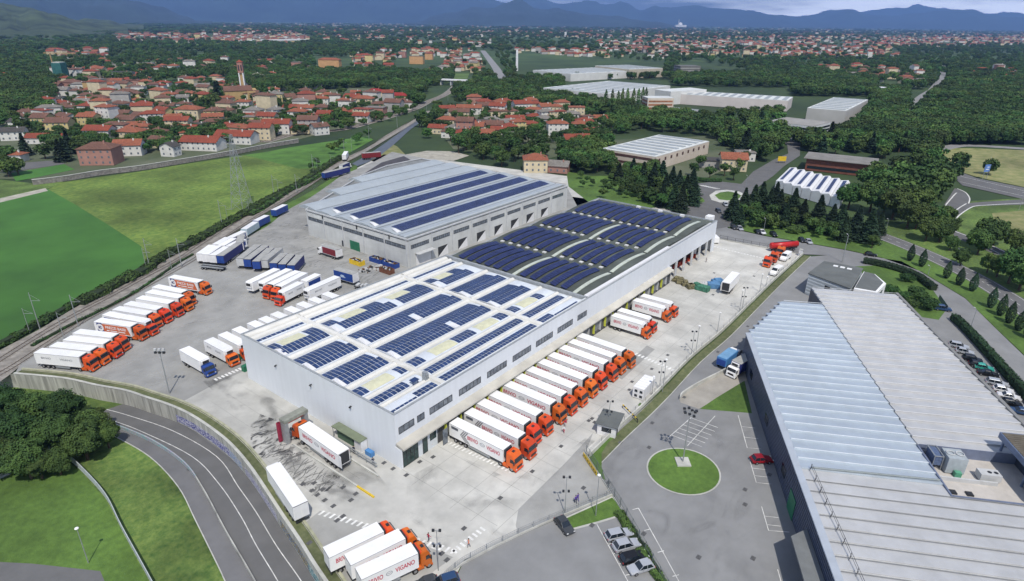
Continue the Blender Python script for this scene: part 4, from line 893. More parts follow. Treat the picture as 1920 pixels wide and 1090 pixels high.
def semi_body(t, L, boxm=WHITE, style='brand', reefer=True, z0=1.15, z1=4.0, trailer_only=False, doors=WHITE2, openrear=False):
    b = MB(); b.box(0, L, -1.275, 1.275, z0, z1); o = b.build('cargo_box', boxm, t)
    for s in (-1, 1): 
        one(o, 'edge_trim', mat('trim_grey', (.22, .23, .24), .5, .1, 1), (.02, L-.02, s*1.276, s*1.295, z1-.10, z1-.04)); 
    if style != 'curtain': one(o, 'roof_panel', boxm, (.06, L-.06, -1.2, 1.2, z1, z1+.02))
    else: one(o, 'roof_panel', GREYB, (.0, L, -1.27, 1.27, z1, z1+.03))
    if openrear:
        one(o, 'dark_opening', DARK, (-.02, -.005, -1.12, 1.12, z0+.15, z1-.2)); one(o, 'door', doors, (-.9, -.01, 1.2, 1.26, z0+.1, z1-.1))
    else:
        for s in (-1, 1): one(o, 'rear_door', doors, (-.03, -.004, s*.04, s*1.2, z0+.1, z1-.14))
        one(o, 'rear_frame', DARK, (-.045, -.004, -1.27, 1.27, z1-.13, z1-.05))
    one(t, 'chassis', DARK, (.2, L-.1, -.55, .55, .78, z0-.002)); one(t, 'rear_bar', DARK, (0, .15, -1.15, 1.15, .5, .68))
    one(t, 'side_guard', STEEL, (4.9, L-3.2, -1.24, -1.18, .5, .95)) if L > 9 else 0
    if L > 9: one(t, 'side_guard', STEEL, (4.9, L-3.2, 1.18, 1.24, .5, .95))
    for x in ((1.6, 2.9, 4.2) if L > 9.5 else (1.5, 2.8)):
        for s in (-1, 1): wheel(t, x, s*1.08)
    if reefer: one(t, 'cooling_unit', DARK if not trailer_only else WHITE2, (L, L+.42, -1.0, 1.0, z1-1.75, z1-.1), bv=.05)
    if trailer_only:
        one(t, 'cooling_grille', DARK, (L+.421, L+.45, -.8, .8, z1-1.2, z1-.35)) if reefer else 0
        for s in (-1, 1): one(t, 'landing_leg', DARK, (L-2.6, L-2.4, s*.8, s*.65, 0, .8))
    H = z1-z0; y = 1.302
    for s in (-1, 1):
        if style in ('brand', 'chevron'):
            e = {'brand': 0, 'chevron': .10}[style]*L
            # read direction: seen from -y x grows to the right, so the first word sits at the rear on that side
            wa = (L*.10+e*1.5, L*.36+e, L*.41+e, L*.53+e*.6, L*.58+e*.6, L*.93+e*.1)
            if style == 'chevron': wa = (L*.35, L*.55, L*.585, L*.68, L*.71, L*.95)
            if s < 0: sp = wa
            else: sp = wa if False else (L*.64, L*.90, L*.47, L*.59, L*.07, L*.42)
            zt0, zt1 = z0+H*.42, z0+H*.72
            b = MB(); put_text(b, 'BRIVIO', sp[0], sp[1], zt0, zt1, s*y, s, .02); b.build('lettering', REDTXT, o)
            b = MB(); put_text(b, 'VIGAN\u00d2' if False else 'VIGANO', sp[4], sp[5], zt0, zt1, s*y, s, .02); b.build('lettering', REDTXT, o)
            b = MB(); c = (sp[2]+sp[3])/2; rx = (sp[3]-sp[2])/2; n = 20
            for i in range(n):
                a, d = 2*PI*i/n, 2*PI*(i+1)/n; q = [(c+rx*k*math.cos(u), s*y, (zt0+zt1)/2+H*.14*k*math.sin(u)) for k, u in ((1, a), (1, d), (.72, d), (.72, a))]; b.add(q, [(0, 1, 2, 3) if s > 0 else (3, 2, 1, 0)])
            b.box(c-rx*.5, c+rx*.5, s*y-.003, s*y+.003, (zt0+zt1)/2-.06, (zt0+zt1)/2+.06); b.build('emblem', mat('emblem_grey', (.36, .37, .39), .5, 0), o)
            if style == 'chevron':
                for k in range(3):
                    xa = L*(.215+.035*k); w_ = L*.022; zm = (z0+z1)/2; q = [(xa+.9, z1-.2), (xa+.9+w_, z1-.2), (xa+w_, zm), (xa+1.3+w_, z0+.15), (xa+1.3, z0+.15), (xa, zm)]
                    if s > 0: q = [(L-u, v) for u, v in q]
                    b = MB(); b.add([(u, s*y, v) for u, v in q], [(0, 1, 2, 5), (5, 2, 3, 4)]); b.build('chevron', mat('chevron_grey', (.20, .20, .21), .5, 0), o)
                b = MB(); xa = .6 if s < 0 else L-2.4; b.box(xa, xa+1.8, s*y-.003, s*y+.003, z1-.95, z1-.35); b.build('label_panel', mat('label_grey', (.10, .11, .13), .5, 0), o)
        if style == 'logo':
            B1 = lambda x: x if s < 0 else L-x
            b = MB(); q = [(B1(L*.22), s*y, z0+.25), (B1(L*.97), s*y, z0+.25), (B1(L*.90), s*y, z1-.3), (B1(L*.22), s*y, z1-.3)]; b.add(q, [(0, 1, 2, 3) if s < 0 else (3, 2, 1, 0)]); b.build('side_banner', mat('banner_orange', (.58, .14, .05), .5, .05, 1), o)
            b = MB(); q = [(B1(L*.07), s*(y+.003), z0+.1), (B1(L*.25), s*(y+.003), z0+.1), (B1(L*.22), s*(y+.003), z1-.15), (B1(L*.07), s*(y+.003), z1-.15)]; b.add(q, [(0, 1, 2, 3)]); b.build('side_banner', NAVY, o)
            b = MB(); c = B1(L*.155); n = 24
            b.add([(c+1.05*math.cos(2*PI*i/n), s*(y+.008), (z0+z1)/2+1.05*math.sin(2*PI*i/n)) for i in range(n)], [tuple(range(n))]); b.build('badge', WHITE, o)
            b = MB(); put_text(b, 'MD', c-.6, c+.6, (z0+z1)/2-.4, (z0+z1)/2+.45, s*(y+.012), s, .03); b.build('badge_letters', NAVY, o)
            b = MB(); xs = sorted((B1(L*.30), B1(L*.86))); put_text(b, 'PREZZI BASSI', xs[0], xs[1], z0+1.35, z0+2.1, s*(y+.006), s, .02); [b.box(xs[0]+(xs[1]-xs[0])*u0, xs[0]+(xs[1]-xs[0])*u1, s*(y+.004), s*(y+.006), z0+.68, z0+.95) for u0, u1 in ((.04, .18), (.22, .56), (.61, .95))]; b.build('lettering', WHITE, o)
        if style == 'smalltext':
            b = MB(); put_text(b, 'BRIVIO', L*.14, L*.36, z0+1.45, z0+1.95, s*y, s, .01) if s < 0 else put_text(b, 'BRIVIO', L*.62, L*.84, z0+1.45, z0+1.95, s*y, s, .01); b.build('lettering', GRTXT, o)
            b = MB(); put_text(b, 'VIGANO', L*.56, L*.84, z0+1.45, z0+1.95, s*y, s, .01) if s < 0 else put_text(b, 'VIGANO', L*.14, L*.42, z0+1.45, z0+1.95, s*y, s, .01); b.build('lettering', GRTXT, o)
        if style == 'bluestripe':
            one(o, 'side_stripe', BLUE, (.6, L-.6, s*y-.004, s*y+.004, z0+.9, z1-.5))
    return o
def semi(label, L=13.6, cabm=ORANGE, style='brand', reefer=True, boxm=WHITE, openrear=False, name='articulated_lorry', short=.7, Lc=2.35):
    t = thing(name, label, 'lorry'); semi_body(t, L, boxm, style, reefer, openrear=openrear)
    x0 = L+short; cab(t, x0, cabm, L=Lc)
    one(t, 'tractor_frame', DARK, (L-2.6, x0+.3, -.5, .5, .55, .77)); one(t, 'fuel_tank', cabm, (x0-1.1, x0+.5, -1.2, -.7, .45, 1.0)); one(t, 'air_deflector', cabm, (x0-.05, x0+.25, -1.1, 1.1, 3.3, 3.85), bv=.08)
    for x in (L-.6, x0+1.35):
        for s in (-1, 1): wheel(t, x, s*1.08, .52)
    return reg(t)
def rigid(label, L=8.8, cabm=ORANGE, style='brand', z1=3.9, boxm=WHITE, openrear=False, name='box_lorry', doors=WHITE2):
    t = thing(name, label, 'lorry'); o = semi_body(t, L, boxm, style, False, z0=1.1, z1=z1, openrear=openrear, doors=doors)
    one(t, 'cooling_unit', WHITE2, (L, L+.55, -1.0, 1.0, 2.95, z1-.1), bv=.06); one(t, 'cooling_grille', DARK, (L+.551, L+.6, -.75, .75, 3.05, z1-.2)); 
    cab(t, L+.25, cabm, 2.9, 2.2, False)
    for s in (-1, 1): wheel(t, L+1.45, s*1.08, .5)
    return reg(t)
def trailer(label, L=12.4, boxm=WHITE, style='plain', name='semi_trailer', reefer=True, openrear=False, doors=WHITE2, z1=4.0):
    t = thing(name, label, 'trailer'); semi_body(t, L, boxm, style, reefer, trailer_only=True, openrear=openrear, doors=doors, z1=z1); return reg(t)
used = set()
def put(proto, rear, ang, label, group=None, sc=None, rside=None):
    x, y = rear
    if proto.name not in used: used.add(proto.name); o = proto; o.location = (x, y, 0); o.rotation_euler[2] = math.radians(ang); o['label'] = label; 
    else: o = dup(proto, (x, y, 0), math.radians(ang), label)
    if group: o['group'] = group
    if sc: o.scale = sc
    return o
def near2c(x, y, ang, side=1):        # measured near roof corner -> centre line
    a = math.radians(ang); return (x-math.sin(a)*1.275*side, y+math.cos(a)*1.275*side)
# --- dock row: cabs toward the camera's right, twelve articulated lorries backed onto the long wall
P_brand = semi('p', 13.6, ORANGE, 'brand'); P_chev = semi('p', 13.6, ORANGE, 'chevron')
nth = ['first', 'second', 'third', 'fourth', 'fifth', 'sixth', 'seventh', 'eighth', 'ninth', 'tenth', 'eleventh', 'twelfth', 'thirteenth']
ft = [(12.1,-15.5),(16.5,-15.5),(20.7,-13.7),(24.7,-13.8),(29.7,-13.8),(33.8,-13.8),(37.9,-13.9),(42.4,-13.8),(46.6,-13.8),(51.3,-14.0),(55.3,-13.9),(59.4,-14.3)]
for i, (x, y) in enumerate(ft):
    if i < 2: lab = 'orange cab lorry with grey chevron trailer, %s from the entrance along the dock wall' % nth[i]
    else: lab = 'orange cab lorry with red lettered white trailer, %s from the glass entrance corner' % nth[i]
    put(P_chev if i < 2 else P_brand, (x+1.275, y+13.6), -90, lab, 'orange lorries backed onto the loading docks')
# second dock group: rigid lorries
P_rb = rigid('p', 8.9, ORANGE, 'brand')
for i, (x, y) in enumerate(((75.6,-11.2),(79.6,-10.9),(88.4,-11.0),(92.6,-11.2))):
    put(P_rb, (x+1.275, y+8.9), -88.5, 'orange box lorry with black cooling grille, %s of four at the far dock doors' % nth[i], 'box lorries at the far docks')
# --- left row along the railway
P_wl = semi('p', 11.9, ORANGE, 'smalltext', Lc=2.1); P_pl = semi('p', 11.2, ORANGE, 'plain', Lc=2.1); P_lg = semi('p', 11.4, ORANGE, 'logo', Lc=2.1)
rows = [('L1',-28.6,93.6,-61,P_wl),('L2',-25.2,94.3,-62.5,P_pl),('L3',-21.9,95.5,-62.4,P_pl),('L4',-19.0,97.7,-63.5,P_pl),('L5',-13.0,100.8,-66.7,P_lg),('L7',-6.9,104.9,-68.8,P_pl),('L8',-3.5,106.1,-70.0,P_pl),('L9',.3,107.6,-69.3,P_pl),('L10',3.9,110.0,-71,P_wl),('L11',6.9,112.5,-73,P_pl),('L12',13.5,116.5,-72.2,P_lg)]
for i, (n_, x, y, a, pr) in enumerate(rows):
    lab = {'L1': 'orange lorry with grey lettered white trailer, nearest the retaining wall in the railway row', 'L5': 'orange lorry with navy badge and orange banner, midway along the railway row', 'L12': 'orange lorry with navy badge and orange banner, last and apart in the railway row', 'L10': 'orange lorry with small grey lettering near the far end of the railway row'}.get(n_, 'orange cab lorry with plain white trailer, %s in the row along the railway' % nth[i])
    put(pr, near2c(x, y, a, 1), a, lab, 'lorries parked in a row along the railway')
P_dt = trailer('p', 6.3, WHITE, 'bluestripe', 'drawbar_trailer', reefer=False)
P_bs = rigid('p', 7.6, ORANGE, 'bluestripe')
put(P_bs, near2c(-7.8, 97.8, -70.7), -70.7, 'orange box lorry with blue stripe coupled to a short trailer in the railway row')
put(P_dt, near2c(-10.0, 103.5, -72), -72, 'short white drawbar trailer with blue stripe behind a box lorry')
# --- lorries along the north wall of the warehouse
P_bl = rigid('p', 9.0, BLUE, 'plain'); 
put(P_bl, near2c(-6.5, 68.9, -88.6), -88.6, 'white box lorry with dark blue cab standing alone beside the warehouse corner')
P_rn = rigid('p', 8.8, ORANGE, 'smalltext')
o = put(P_rn, near2c(-.5, 68.8, -88.4), -88.4, 'orange box lorry parked next to the lone blue cabbed lorry', 'box lorries behind the white warehouse')
P_rp = rigid('p', 8.8, ORANGE, 'plain')
for i, x in enumerate((3.3, 7.1, 11.4, 14.7, 18.3, 22.6, 26.6, 30.6, 35.3)):
    put(P_rp, near2c(x, 69.1+i*.15, -88.5), -88.5, 'orange box lorry half hidden by the warehouse roof, %s of nine behind it' % nth[i], 'box lorries behind the white warehouse')
# --- centre group of the yard
P_tr = trailer('p', 12.2, WHITE, 'plain'); P_trs = trailer('p', 12.5, WHITE, 'smalltext')
P_co = semi('p', 11.9, ORANGE, 'plain', Lc=2.1)
put(P_tr, near2c(38.4, 98.9, -163.8), -163.8, 'white refrigerated trailer without cab, leftmost of the group in mid yard')
put(P_tr, near2c(40.7, 95.7, -164.2), -164.2, 'white refrigerated trailer wedged between a lone trailer and orange cabs')
put(P_co, near2c(41.5, 92.1, -165.5), -165.5, 'orange lorry with white trailer, leftmost of three cabs in mid yard')
put(P_co, near2c(42.0, 89.4, -163.5), -163.5, 'orange lorry with white trailer, middle of three cabs in mid yard')
P_r8 = rigid('p', 8.0, ORANGE, 'smalltext')
put(P_r8, near2c(36.7, 83.8, -166.6), -166.6, 'orange box lorry, rightmost of the three cabs in mid yard')
put(P_dt, near2c(43.9, 85.1, -167.8), -167.8, 'short white trailer coupled behind the rightmost orange lorry in mid yard')
put(P_trs, near2c(46.6, 78.9, -172.6), -172.6, 'white lettered refrigerated trailer without cab, nearest the white warehouse')
# --- blue, grey and white curtain trailers
P_cb = trailer('p', 13.0, NAVY, 'curtain', reefer=False, doors=BLUE); P_cg = trailer('p', 13, LGREY, 'curtain', reefer=False, doors=LGREY)
o3 = (360, 430, 8.386)
def zz(o, x, y): return (o[0]+x/o[2], o[1]+y/o[2])
blues = [('w', (62, 392), (240, 268)), ('w', (150, 405), (345, 275)), ('w', (262, 415), (470, 295)), ('b', (380, 425), (690, 215)),
         ('g', (690, 465), (985, 245)), ('b', (805, 480), (1100, 262)), ('b', (942, 515), (1180, 300)), ('g', (1070, 495), (1320, 300)), ('n', (1215, 540), (1390, 388)), ('n', (1350, 560), (1500, 400)), ('n', (1490, 575), (1640, 415))]
desc = {'w': 'white topped trailer', 'b': 'blue curtain trailer', 'g': 'grey curtain trailer', 'n': 'navy curtain trailer with grey top'}
for i, (k, r, f) in enumerate(blues):
    A = G(*zz(o3, *r), 3.6); B_ = G(*zz(o3, *f), 3.6); d = B_-A; a = math.degrees(math.atan2(d.y, d.x)); L = min(d.xy.length, 14)
    pr = {'w': P_tr, 'b': P_cb, 'g': P_cg, 'n': P_cb}[k]; c = Vector((A.x, A.y, 0))+Vector((math.sin(math.radians(a)), -math.cos(math.radians(a)), 0))*1.25
    L0 = {'w': 12.2}.get(k, 13.0)
    put(pr, (c.x, c.y), a, '%s, %s from the railway in the blue trailer rank' % (desc[k], nth[i]), 'curtain trailers ranked in the yard', (max(.75, L/L0), 1, .95))
for i, (k, r, f) in enumerate((('w', (315, 245), (480, 150)), ('w', (405, 262), (600, 150)), ('w', (530, 268), (740, 165)), ('w', (545, 135), (735, 45)))):
    A = G(*zz(o3, *r), 3.6); B_ = G(*zz(o3, *f), 3.6); d = B_-A; a = math.degrees(math.atan2(d.y, d.x)); c = Vector((A.x, A.y, 0))+Vector((math.sin(math.radians(a)), -math.cos(math.radians(a)), 0))*1.25
    put(P_bs if False else P_r8 if False else P_dt, (c.x, c.y), a, 'white short lorry body, %s of four beyond the blue trailer rank' % nth[i], 'short bodies beyond the blue trailers', (1.3, 1, .95))
P_wc = rigid('p', 9.5, WHITE, 'curtain', boxm=NAVY)
put(P_wc, (71.5, 119.5) if False else (lambda p: (p.x, p.y))(G(452, 475)), 55, 'white cabbed lorry with navy sides standing among the blue trailers')
# swap bodies along the railway path
o7 = (430, 270, 5.738)
sw = [((120, 915), (250, 835), 'g', 'pale blue box body beside the railway, next to the white lorries'), ((247, 825), (372, 765), 'b', 'blue swap body with white top beside the railway, left of two'), ((442, 710), (570, 650), 'b', 'blue swap body with white top beside the railway, right of two')]
for r, f, k, lab in sw:
    A = G(*zz(o7, *r), 3.4); B_ = G(*zz(o7, *f), 3.4); d = B_-A; a = math.atan2(d.y, d.x); L = d.xy.length
    t = thing('swap_body', lab, 'swap body', (A.x+math.sin(a)*1.3, A.y-math.cos(a)*1.3, 0), a)
    one(t, 'body', BLUE if k == 'b' else mat('pale_blue_box', (.40, .50, .55), .5, .06, 1), (0, L, -1.25, 1.25, .95, 3.4)); one(t, 'roof', WHITE2, (0.03, L-.03, -1.22, 1.22, 3.4, 3.45))
    for x in (.8, L-1): 
        for s in (-1, 1): one(t, 'leg', DARK, (x, x+.15, s*1.1, s*.95, 0, .95))
for (px_, ang, lab, pr, s) in (((607, 338), 5, 'blue curtain lorry body parked at the far end of the railway path, largest', P_cb, .95), ((625, 333), 8, 'blue lorry body just behind the largest blue one beside the factory', P_cb, .9), ((640, 322), 25, 'blue lorry with white cab beyond the blue bodies', P_wc, .9), ((646, 303), 45, 'long white topped trailer in the shade of the dark road', P_tr, .95), ((680, 300), -25, 'dark red tarpaulin trailer alone at the far tip of the yard', None, 1)):
    p = G(*px_)
    if pr: put(pr, (p.x, p.y), ang, lab, None, (s, s, s))
    else:
        q = trailer('p', 11, mat('dark_red_tarp', (.17, .015, .02), .7, .1, 1), 'curtain', reefer=False, doors=RED); put(q, (p.x, p.y), ang, lab); [setattr(c.data, 'materials', c.data.materials) for c in []]
# --- bottom trio, lone trailer, wash bay lorry
P_b3 = semi('p', 9.3, ORANGE, 'brand', Lc=2.0, short=.45)
for i, (x, y, a) in enumerate(((-23.6,-11.2,-15.6),(-22.5,-14.8,-16.1),(-23.2,-18.0,-18.7))):
    put(P_b3, near2c(x, y, a), a, 'orange lorry with red lettered trailer, %s of three at the bottom of the photo' % ('leftmost', 'middle', 'rightmost')[i], 'three lorries at the bottom of the yard', (.95, 1, 1))
put(P_tr, (-19.55, 1.7), 76.8, 'plain white trailer without cab standing alone beside the retaining wall', None, (1.03, 1, 1))
P_ws = semi('p', 12.9, ORANGE, 'brand', openrear=True)
put(P_ws, (-6.5, 7.2), 87.4, 'orange lorry with open rear doors driving through the lorry wash')
put(trailer('p', 10.6, WHITE, 'plain', openrear=True), near2c(129.4, -19.0, -176, -1) if False else (118.7, -18.2), 4, 'white trailer with open dark rear doors in the far yard corner', None)
# --- east yard vehicles
tk = thing('tanker', 'long red tanker trailer standing beside the far yard fence', 'tanker', (lambda p: (p.x, p.y, 0))(G(1444, 472)), math.radians(-38))
b = MB(); b.tube((0, 0, 2.3), (11, 0, 2.3), 1.15, 14); b.ball((0, 0, 2.3), .4, 1.12, 1.12); b.ball((11, 0, 2.3), .4, 1.12, 1.12); b.build('tank', RED, tk, True)
one(tk, 'chassis', DARK, (.5, 11, -.5, .5, .8, 1.2)); one(tk, 'catwalk', DARK, (1, 10, -.25, .25, 3.42, 3.5))
for x in (1.5, 2.8, 9):
    for s in (-1, 1): wheel(tk, x, s*1.05)
def tractor(label, m):
    t = thing('tractor_unit', label, 'lorry cab'); cab(t, 3.4, m); one(t, 'frame', DARK, (0, 3.6, -.5, .5, .6, .95)); one(t, 'fifth_wheel', DARK, (.8, 1.8, -.5, .5, .95, 1.1))
    for x in (1.2, 4.8):
        for s in (-1, 1): wheel(t, x, s*1.05, .52)
    return reg(t)
P_tc = tractor('p', ORANGE)
for i, (x, y) in enumerate(((1428, 499), (1440, 490), (1452, 480))): p = G(x+18, y-5); put(P_tc, (p.x, p.y), 178-(-1)*0, 'orange lorry cab without trailer, %s of three beside the red tanker' % ('nearest', 'middle', 'farthest')[i], 'orange cabs by the far fence')
# vans
def van(label, m=WHITE, L=6.0, txt=None):
    t = thing('van', label, 'van'); b = MB(); pr = [(0, .45), (0, 2.5), (.2, 2.6), (L-1.9, 2.6), (L-1.1, 1.75), (L-.15, 1.25), (L, .9), (L, .4)]; b.yprism(pr, -1, 1); bev(b, .1, 2); b.build('body', m, t)
    b = MB(); b.quad((L-1.8, -.85, 2.5), (L-1.1, -.9, 1.78), (L-1.1, .9, 1.78), (L-1.8, .85, 2.5)); 
    for i in range(len(b.v)): b.v[i] = (b.v[i][0]+.04, b.v[i][1], b.v[i][2]+.04)
    b.build('windscreen', GLASS, t)
    for s in (-1, 1):
        one(t, 'side_window', GLASS, (L-2.6, L-1.6, s*1.005, s*.99, 1.65, 2.2)); one(t, 'headlight', LGREY, (L-.1, L+.02, s*.9, s*.6, .8, 1.0))
        for x in (1.1, L-1.2): wheel(t, x, s*.92, .36, .24)
        if txt: b = MB(); put_text(b, txt, 1.0, 2.6, 1.2, 1.8, s*1.006, s, .02); b.build('lettering', GRTXT, t)
    return reg(t)
P_v = van('p'); P_vt = van('p', txt='ORO')
for pr, x, y, a, lab in ((P_vt, 1462, 510, 172, 'white van with dark lettering beside the orange cabs'), (P_v, 1478, 483, 175, 'white van parked between the orange cabs and the yard fence'), (P_v, 1343, 458, 40, 'white van with its nose to the road at the end of the open bays'), (P_v, 1304, 478, 120, 'white van backing out of an open bay in the shade')):
    p = G(x, y); put(pr, (p.x, p.y), a, lab)
# cars
def car(label, col, kind='hatch'):
    L = {'hatch': 4.1, 'wagon': 4.6, 'suv': 4.5, 'sedan': 4.5, 'small': 3.6}[kind]; h = {'hatch': 1.48, 'wagon': 1.48, 'suv': 1.68, 'sedan': 1.42, 'small': 1.5}[kind]
    t = thing('parked_car', label, 'car'); hw = .88; m = mat('car_'+col[0], col[1], .3, .05, .5, metal=.25, spec=.6)
    zb = .86 if kind != 'suv' else .98; rear = {'hatch': .25, 'wagon': .15, 'suv': .2, 'sedan': .95, 'small': .15}[kind]; fr = L-1.05-(.25 if kind != 'small' else 0)
    b = MB(); pr = [(0, .35), (0, zb-.1), (.1, zb), (L-1.0, zb), (L-.15, zb-.18), (L, .62), (L, .32)]; b.yprism(pr, -hw, hw); bev(b, .07, 2); b.build('body', m, t)
    b = MB(); x0, x1 = rear, fr; a, c = rear+(.45 if kind != 'sedan' else .65), fr-.75; ty = .66
    vs = [(x0, -hw+.07, zb-.02), (x1, -hw+.07, zb-.02), (x1, hw-.07, zb-.02), (x0, hw-.07, zb-.02), (a, -ty, h-.03), (c, -ty, h-.03), (c, ty, h-.03), (a, ty, h-.03)]
    b.add(vs, [(0, 1, 5, 4), (1, 2, 6, 5), (2, 3, 7, 6), (3, 0, 4, 7), (4, 5, 6, 7)]); b.build('windows', GLASS, t)
    b = MB(); b.box(a-.08, c+.08, -ty-.03, ty+.03, h-.035, h+.02); bev(b, .025); b.build('roof', m, t)
    for s in (-1, 1):
        b = MB(); xm = (a+c)/2
        for (u0, u1, v0, v1) in ((x1, c, hw-.075, ty), (x0, a, hw-.075, ty), (xm, xm, hw-.075, ty)): b.tube((u0, s*v0, zb-.01), (u1, s*v1, h-.02), .045, 4)
        b.build('pillars', m, t); wheel(t, .8, s*.8, .32, .2); wheel(t, L-.85, s*.8, .32, .2); one(t, 'headlight', LGREY, (L-.12, L+.01, s*.8, s*.5, .62, .76)); one(t, 'tail_light', RED, (-.012, .05, s*.82, s*.6, .62, .8)); one(t, 'mirror', m, (x1-.75, x1-.6, s*.86, s*1.02, zb, zb+.14))
    return reg(t)
CC = dict(silver=('silver', (.45, .47, .50)), black=('black', (.012, .012, .014)), white=('white', (.78, .78, .78)), red=('red', (.30, .01, .02)), grey=('grey', (.14, .15, .16)), blue=('blue', (.03, .07, .16)), teal=('teal', (.05, .38, .30)), dgrey=('dark_grey', (.06, .065, .07)))
CP = {}
def pc(px_, ang, col, kind, label, group=None, z=0):
    k = (col, kind)
    if k not in CP: CP[k] = car('p', CC[col], kind)
    p = G(*px_); L = {'hatch': 4.1, 'wagon': 4.6, 'suv': 4.5, 'sedan': 4.5, 'small': 3.6}[kind]; a = math.radians(ang)
    o = put(CP[k], (p.x-math.cos(a)*L/2, p.y-math.sin(a)*L/2), ang, label, group); o.location.z = z; return o
def pang(a, b): A = G(*a); B_ = G(*b); return math.degrees(math.atan2((B_-A).y, (B_-A).x))
g = 'cars parked in the bottom car park'
pc((1058, 990), pang((1046, 975), (1068, 1002)), 'dgrey', 'hatch', 'dark grey hatchback standing alone beside the triangular lawn')
pc((1160, 1007), pang((1142, 1010), (1182, 1001)), 'silver', 'wagon', 'silver estate car at the top of the parking row', g)
pc((1174, 1028), pang((1156, 1032), (1194, 1022)), 'silver', 'suv', 'silver compact car second in the row beside the grassy fence', g)
pc((1188, 1050), pang((1168, 1054), (1208, 1043)), 'black', 'wagon', 'black car with pale window trim in the row of four', g)
pc((1201, 1069), pang((1222, 1062), (1180, 1074)), 'silver', 'hatch', 'silver hatchback nearest the bottom of the parking row', g)
pc((833, 1096), 150, 'blue', 'wagon', 'blue grey car cut off by the bottom edge beside the fence'); pc((797, 1100), 150, 'dgrey', 'hatch', 'dark car cut off by the bottom edge left of the blue one')
pc((1427, 866), pang((1408, 868), (1446, 866)), 'red', 'hatch', 'red hatchback in the shade line beside the blue metal hall')
g = 'cars parked behind the metal hall'
for i, (x, y, c, k, l) in enumerate(((1797,652,'silver','wagon','silver estate at the top of the row behind the metal hall'),(1808,663,'silver','hatch','silver hatchback second in the row behind the metal hall'),(1822,678,'black','suv','black car between the silver and the teal cars'),(1833,688,'black','hatch','small black car touching the teal one on its left'),(1844,693,'teal','hatch','teal green hatchback parked behind the metal hall'),(1851,704,'black','sedan','black saloon on the near side of the teal car'),(1868,722,'silver','wagon','silver estate in the lower group behind the metal hall'),(1880,735,'white','hatch','white hatchback, upper of two white cars behind the hall'),(1890,747,'white','sedan','white saloon, lower of two white cars behind the hall'),(1895,760,'black','hatch','black hatchback just below the two white cars'),(1915,776,'blue','sedan','dark blue car cut off by the right edge of the photo'))):
    pc((x, y), pang((x-15, y-3), (x+15, y+3)), c, k, l, g)
for i, (x, y, c, k, l) in enumerate(((1376,429,'dgrey','hatch','grey car left of a pair parked along the side road'),(1387,431,'silver','hatch','pale silver car right of a pair along the side road'),(1420,437,'black','sedan','black car next to a white one along the side road'),(1429,438,'white','hatch','white car next to a black one along the side road'),(1450,442,'black','wagon','dark car alone along the side road above the tanker'),(1503,453,'black','hatch','dark car left of a pair near the street lamp'),(1516,456,'silver','hatch','silver car right of a pair near the street lamp'),(1632,480,'black','hatch','dark car with white roof patch beside the end of the side road'),(1296,384,'black','sedan','black car on the roundabout approach beside the fir trees'),(1347,398,'dgrey','wagon','dark car half hidden behind the firs at the roundabout'),(1360,386,'silver','hatch','silver car under the fir trees near the roundabout'),(1767,582,'blue','suv','dark blue van-like car parked at the garden gate'))):
    pc((x, y), pang((x-12, y-6), (x+8, y+10)) if x < 1560 else pang((x-10, y-1), (x+12, y+2)), c, k, l)
# lorries by the hall
put(P_wc, (lambda p: (p.x, p.y))(G(1408, 686)), pang((1404, 690), (1366, 712)), 'white cabbed lorry with purple sides docked against the blue hall', None, (.78, 1, .92))
t = thing('skip_lorry_body', 'light blue lorry body with open top beside the blue metal hall', 'lorry', (lambda p: (p.x, p.y, 0))(G(1350, 693)), math.radians(pang((1350, 693), (1378, 671))))
b = MB(); b.box(0, 6.2, -1.25, 1.25, 1.0, 3.2); bev(b, .08); b.build('body', LBLUE, t); one(t, 'rear_frame', BLUE, (-.06, 0, -1.1, 1.1, 1.2, 2.7)); one(t, 'roof', mat('pale_blue_top', (.16, .32, .50), .6, .1, 1), (.1, 6.1, -1.15, 1.15, 3.2, 3.26))
cab(t, 6.6, WHITE, 2.9, 2.0, False)
for x in (1.2, 2.4, 7.6):
    for s in (-1, 1): wheel(t, x, s*1.05)
# lorry and skips in front of the factory
P_rd = rigid('p', 8.2, WHITE, 'curtain', boxm=WHITE2)
o = put(P_rd, (lambda p: (p.x, p.y))(G(638, 487)), pang((640, 487), (612, 478)), 'white lorry with dark red curtain side parked in front of the factory'); 
for s in (-1, 1): one(o, 'curtain', mat('curtain_red', (.20, .02, .03), .6, .1, 1), (.6, 7.6, s*1.3, s*1.32, 1.3, 3.6))
t = put(trailer('p', 8.4, WHITE2, 'curtain', reefer=False), (lambda p: (p.x, p.y))(G(632, 525)), pang((632, 530), (668, 540)), 'blue sided box trailer with pale bird emblem beside a flatbed')
for s in (-1, 1): one(t, 'side_panel', BLUE, (.2, 8.3, s*1.3, s*1.32, 1.3, 3.9)); b = MB(); b.ball((3.9, s*1.325, 2.6), .9, .01, .45); b.box(3.2, 5.2, s*1.322, s*1.332, 2.2, 2.45); b.build('emblem', mat('emblem_pale', (.45, .55, .7), .5, 0), t)
t = thing('flatbed_trailer', 'empty flatbed trailer with small load beside the blue box trailer', 'trailer', (lambda p: (p.x, p.y, 0))(G(667, 540)), math.radians(pang((667, 533), (692, 536))))
one(t, 'bed', DARK, (0, 6, -1.2, 1.2, .8, 1.0)); one(t, 'load', LGREY, (.5, 1.5, -.9, .9, 1, 1.5), (2.0, 2.6, -.9, .7, 1, 1.4), (3.2, 4.0, -.8, .9, 1, 1.7))
for x in (1, 5):
    for s in (-1, 1): wheel(t, x, s*1.05, .42)
